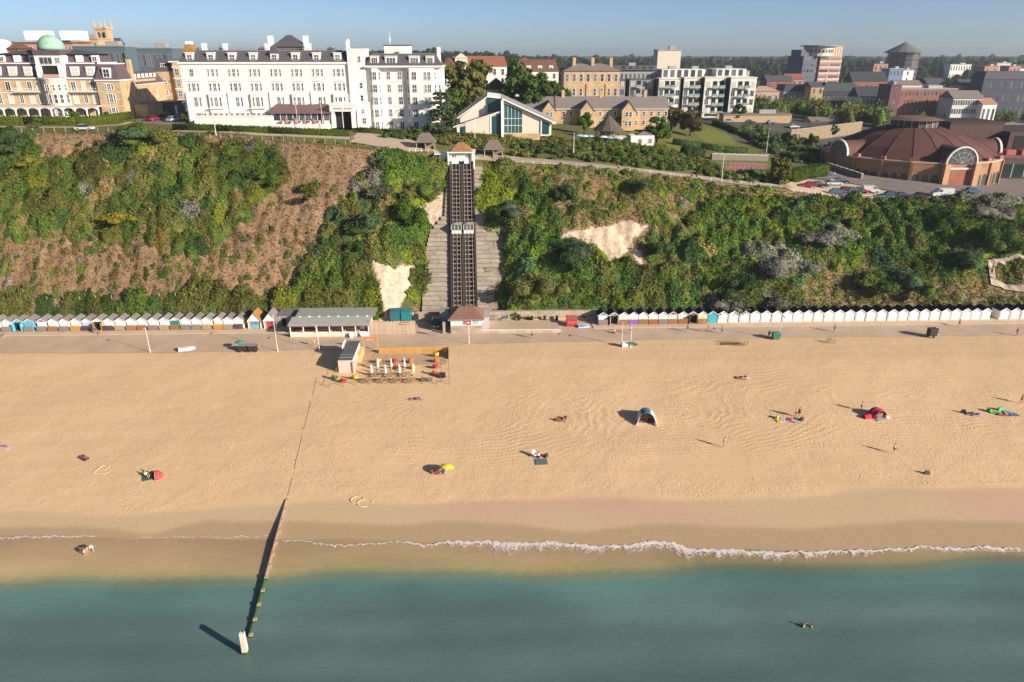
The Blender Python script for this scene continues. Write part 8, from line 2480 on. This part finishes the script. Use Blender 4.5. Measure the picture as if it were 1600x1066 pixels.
# mat with white chair
towel(846, 722, (.10, .15, .16), 'slate grey mat with green edge in the middle of the beach', 1.8, 1.5, .05)
o = thing('folding_chair', 'white folding beach chair left of the slate grey mat', 'chair', B(836, 714, .02), .6)
MB().box(-.3, .3, -.3, .3, .36, .42).build('seat', WPAINT, o); MB().beam((0, .28, .4), (0, .45, .95), .58, .05).build('backrest', WPAINT, o)
for s in (-1, 1): MB().beam((s * .3, -.3, 0), (s * .3, .25, .5), .04).beam((s * .3, .35, 0), (s * .3, -.25, .5), .04).build('leg', STEEL, o)
person(B(842, 715, .02), 'sit', 'person in white sitting beside the slate grey mat', W_, Bk, 'dark', .4)
# pop-up tents
def arch_tent(o, stations, mats, seg=14, split=None):
    """shell through arches (y, half width, height); strips coloured by angle"""
    for ci, (a0, a1) in enumerate(split):
        b_ = MB()
        k0, k1 = int(a0 * seg), int(a1 * seg)
        for (y0, w0, h0), (y1, w1, h1) in zip(stations[:-1], stations[1:]):
            for k in range(k0, k1):
                t0, t1 = pi * k / seg, pi * (k + 1) / seg
                b_.face([(w0 * cos(t0), y0, h0 * sin(t0)), (w1 * cos(t0), y1, h1 * sin(t0)), (w1 * cos(t1), y1, h1 * sin(t1)), (w0 * cos(t1), y0, h0 * sin(t1))])
        b_.build('panel', mats[ci], o, smooth=True)
    for y, w_, h_ in stations[:-1]:
        MB().tube([(w_ * cos(pi * k / seg), y, h_ * sin(pi * k / seg) + .01) for k in range(seg + 1)], .025, 5).build('pole', STEEL, o)
TW_, TT = cloth((.66, .64, .62)), cloth((.01, .17, .24))
o = thing('popup_tent', 'white and teal pop-up beach tent with open front', 'tent', B(1010, 661, .02), -.12)
o.scale = (1.18,) * 3
arch_tent(o, [(0, 1.2, 1.55), (.9, 1.32, 1.75), (1.8, 1.15, 1.45), (2.5, .6, .75), (2.75, .05, .05)], [TW_, TT, TW_], 14, ((0, .36), (.36, .72), (.72, 1.0)))
for s in (-1, 1):
    MB()._add([(s * 1.2, 0, 0), (s * 1.45, -.9, 0), (s * .95, -.25, 1.0), (s * 1.1, 0, .8), (s * 1.24, 0, 0), (s * 1.49, -.9, .0), (s * .99, -.25, 1.02), (s * 1.14, 0, .82)], [(0, 1, 2, 3), (7, 6, 5, 4), (0, 4, 5, 1), (1, 5, 6, 2), (2, 6, 7, 3)]).build('side_flap', TW_, o)
MB().box(-1.1, 1.1, 0, 2.2, .0, .04).build('groundsheet', cloth((.2, .12, .14)), o)
person(B(1009, 655, .05), 'sit', 'person sitting inside the teal pop-up tent', (.35, .1, .2), N_, 'dark', 0)
RD, RD2 = cloth((.42, .01, .045)), cloth((.55, .03, .06))
o = thing('dome_tent', 'crimson dome tent with a low side tunnel', 'tent', B(1374, 653, .02), .25)
arch_tent(o, [(-.2, 1.2, 1.35), (.6, 1.45, 1.55), (1.4, 1.3, 1.3), (2.0, .6, .6), (2.2, .05, .05)], [RD, RD2, RD], 14, ((0, .4), (.4, .6), (.6, 1.0)))
b_ = MB()
for k in range(8):
    t0, t1 = pi * k / 8, pi * (k + 1) / 8
    b_.face([(-1.0, .6 + .6 * cos(t0), .75 * sin(t0)), (-2.6, .6 + .45 * cos(t0), .5 * sin(t0)), (-2.6, .6 + .45 * cos(t1), .5 * sin(t1)), (-1.0, .6 + .6 * cos(t1), .75 * sin(t1))])
b_.build('tunnel', RD2, o); MB().box(-1.0, 1.1, -.9, -.15, 0, .03).build('groundsheet', cloth((.35, .36, .38)), o)
MB().box(-.6, .5, -.1, -.04, 0, .9).build('mesh_door', cloth((.25, .12, .12)), o)
o = thing('white_ball', 'white cool bag in front of the crimson dome tent', 'bag', B(1386, 653, .02))
MB().box(-.25, .25, -.2, .2, 0, .35).build('body', cloth(W_), o); MB().tube([(-.2, 0, .35), (0, 0, .5), (.2, 0, .35)], .02, 5).build('handle', STEEL, o)
o = thing('sun_shelter', 'small red half dome sun shelter on the left beach', 'tent', B(243, 746, .02), -1.2)
arch_tent(o, [(0, .95, 1.0), (.5, .9, .9), (.95, .55, .55), (1.15, .04, .04)], [cloth((.62, .06, .06))], 12, ((0, 1.0),))
towel(231, 745, (.03, .12, .07), 'dark green groundsheet beside the red half dome shelter', 1.5, 1.9, .4)
person(B(229, 745, .05), 'sit', 'person sitting on the green groundsheet by the red half dome', (.6, .55, .5), Bk, 'grey', 1.0)
person(B(235, 742, .05), 'sit', 'person in green sitting in the mouth of the red half dome', (.03, .3, .08), Bk, 'dark', .4)
# heart drawn in the sand, and dug holes: small ridges of sand
def ridge(name, label, pts, r):
    b_ = MB().tube([(x, y, gz(x, y) - r * .2) for x, y in pts], r, 6)
    return tag(b_.build(name, SAND, smooth=True), label, 'sand mound')
hc = B(160, 735); hp = []
for k in range(41):
    t = 2 * pi * k / 40; hx, hy = 16 * sin(t) ** 3 / 16, (13 * cos(t) - 5 * cos(2*t) - 2 * cos(3*t) - cos(4*t)) / 16
    a = radians(-58); hp.append((hc.x + 1.25 * (hx * cos(a) - hy * sin(a)), hc.y + 1.15 * (hx * sin(a) + hy * cos(a))))
ridge('sand_heart', 'large heart shape drawn in the sand', hp, .14)
for px_, py_, r, l in ((558, 781, .7, 'dug hole with raised rim near the waterline, seaward one left'), (570, 786, .8, 'dug hole with raised rim near the waterline, seaward one right')):
    c = B(px_, py_); ridge('sand_mound', l, [(c.x + r * 1.3 * cos(2*pi*k/16), c.y + r * sin(2*pi*k/16)) for k in range(14)], .11)
# ------------------------------------------------------------------ haze in the air
m = bpy.data.materials.new('haze'); m.use_nodes = True; nt = m.node_tree; nt.nodes.clear()
ho = nt.nodes.new('ShaderNodeOutputMaterial'); pv = nt.nodes.new('ShaderNodeVolumePrincipled')
pv.inputs['Color'].default_value = (.68, .80, .96, 1); pv.inputs['Density'].default_value = 0.00011; pv.inputs['Anisotropy'].default_value = 0.1
nt.links.new(pv.outputs[0], ho.inputs['Volume'])
hz_ = MB().box(-2900, 2900, -300, 2750, -14, 82).build('haze', m)
tag(hz_, 'thin blue haze in the air over the town', 'haze', kind='stuff')
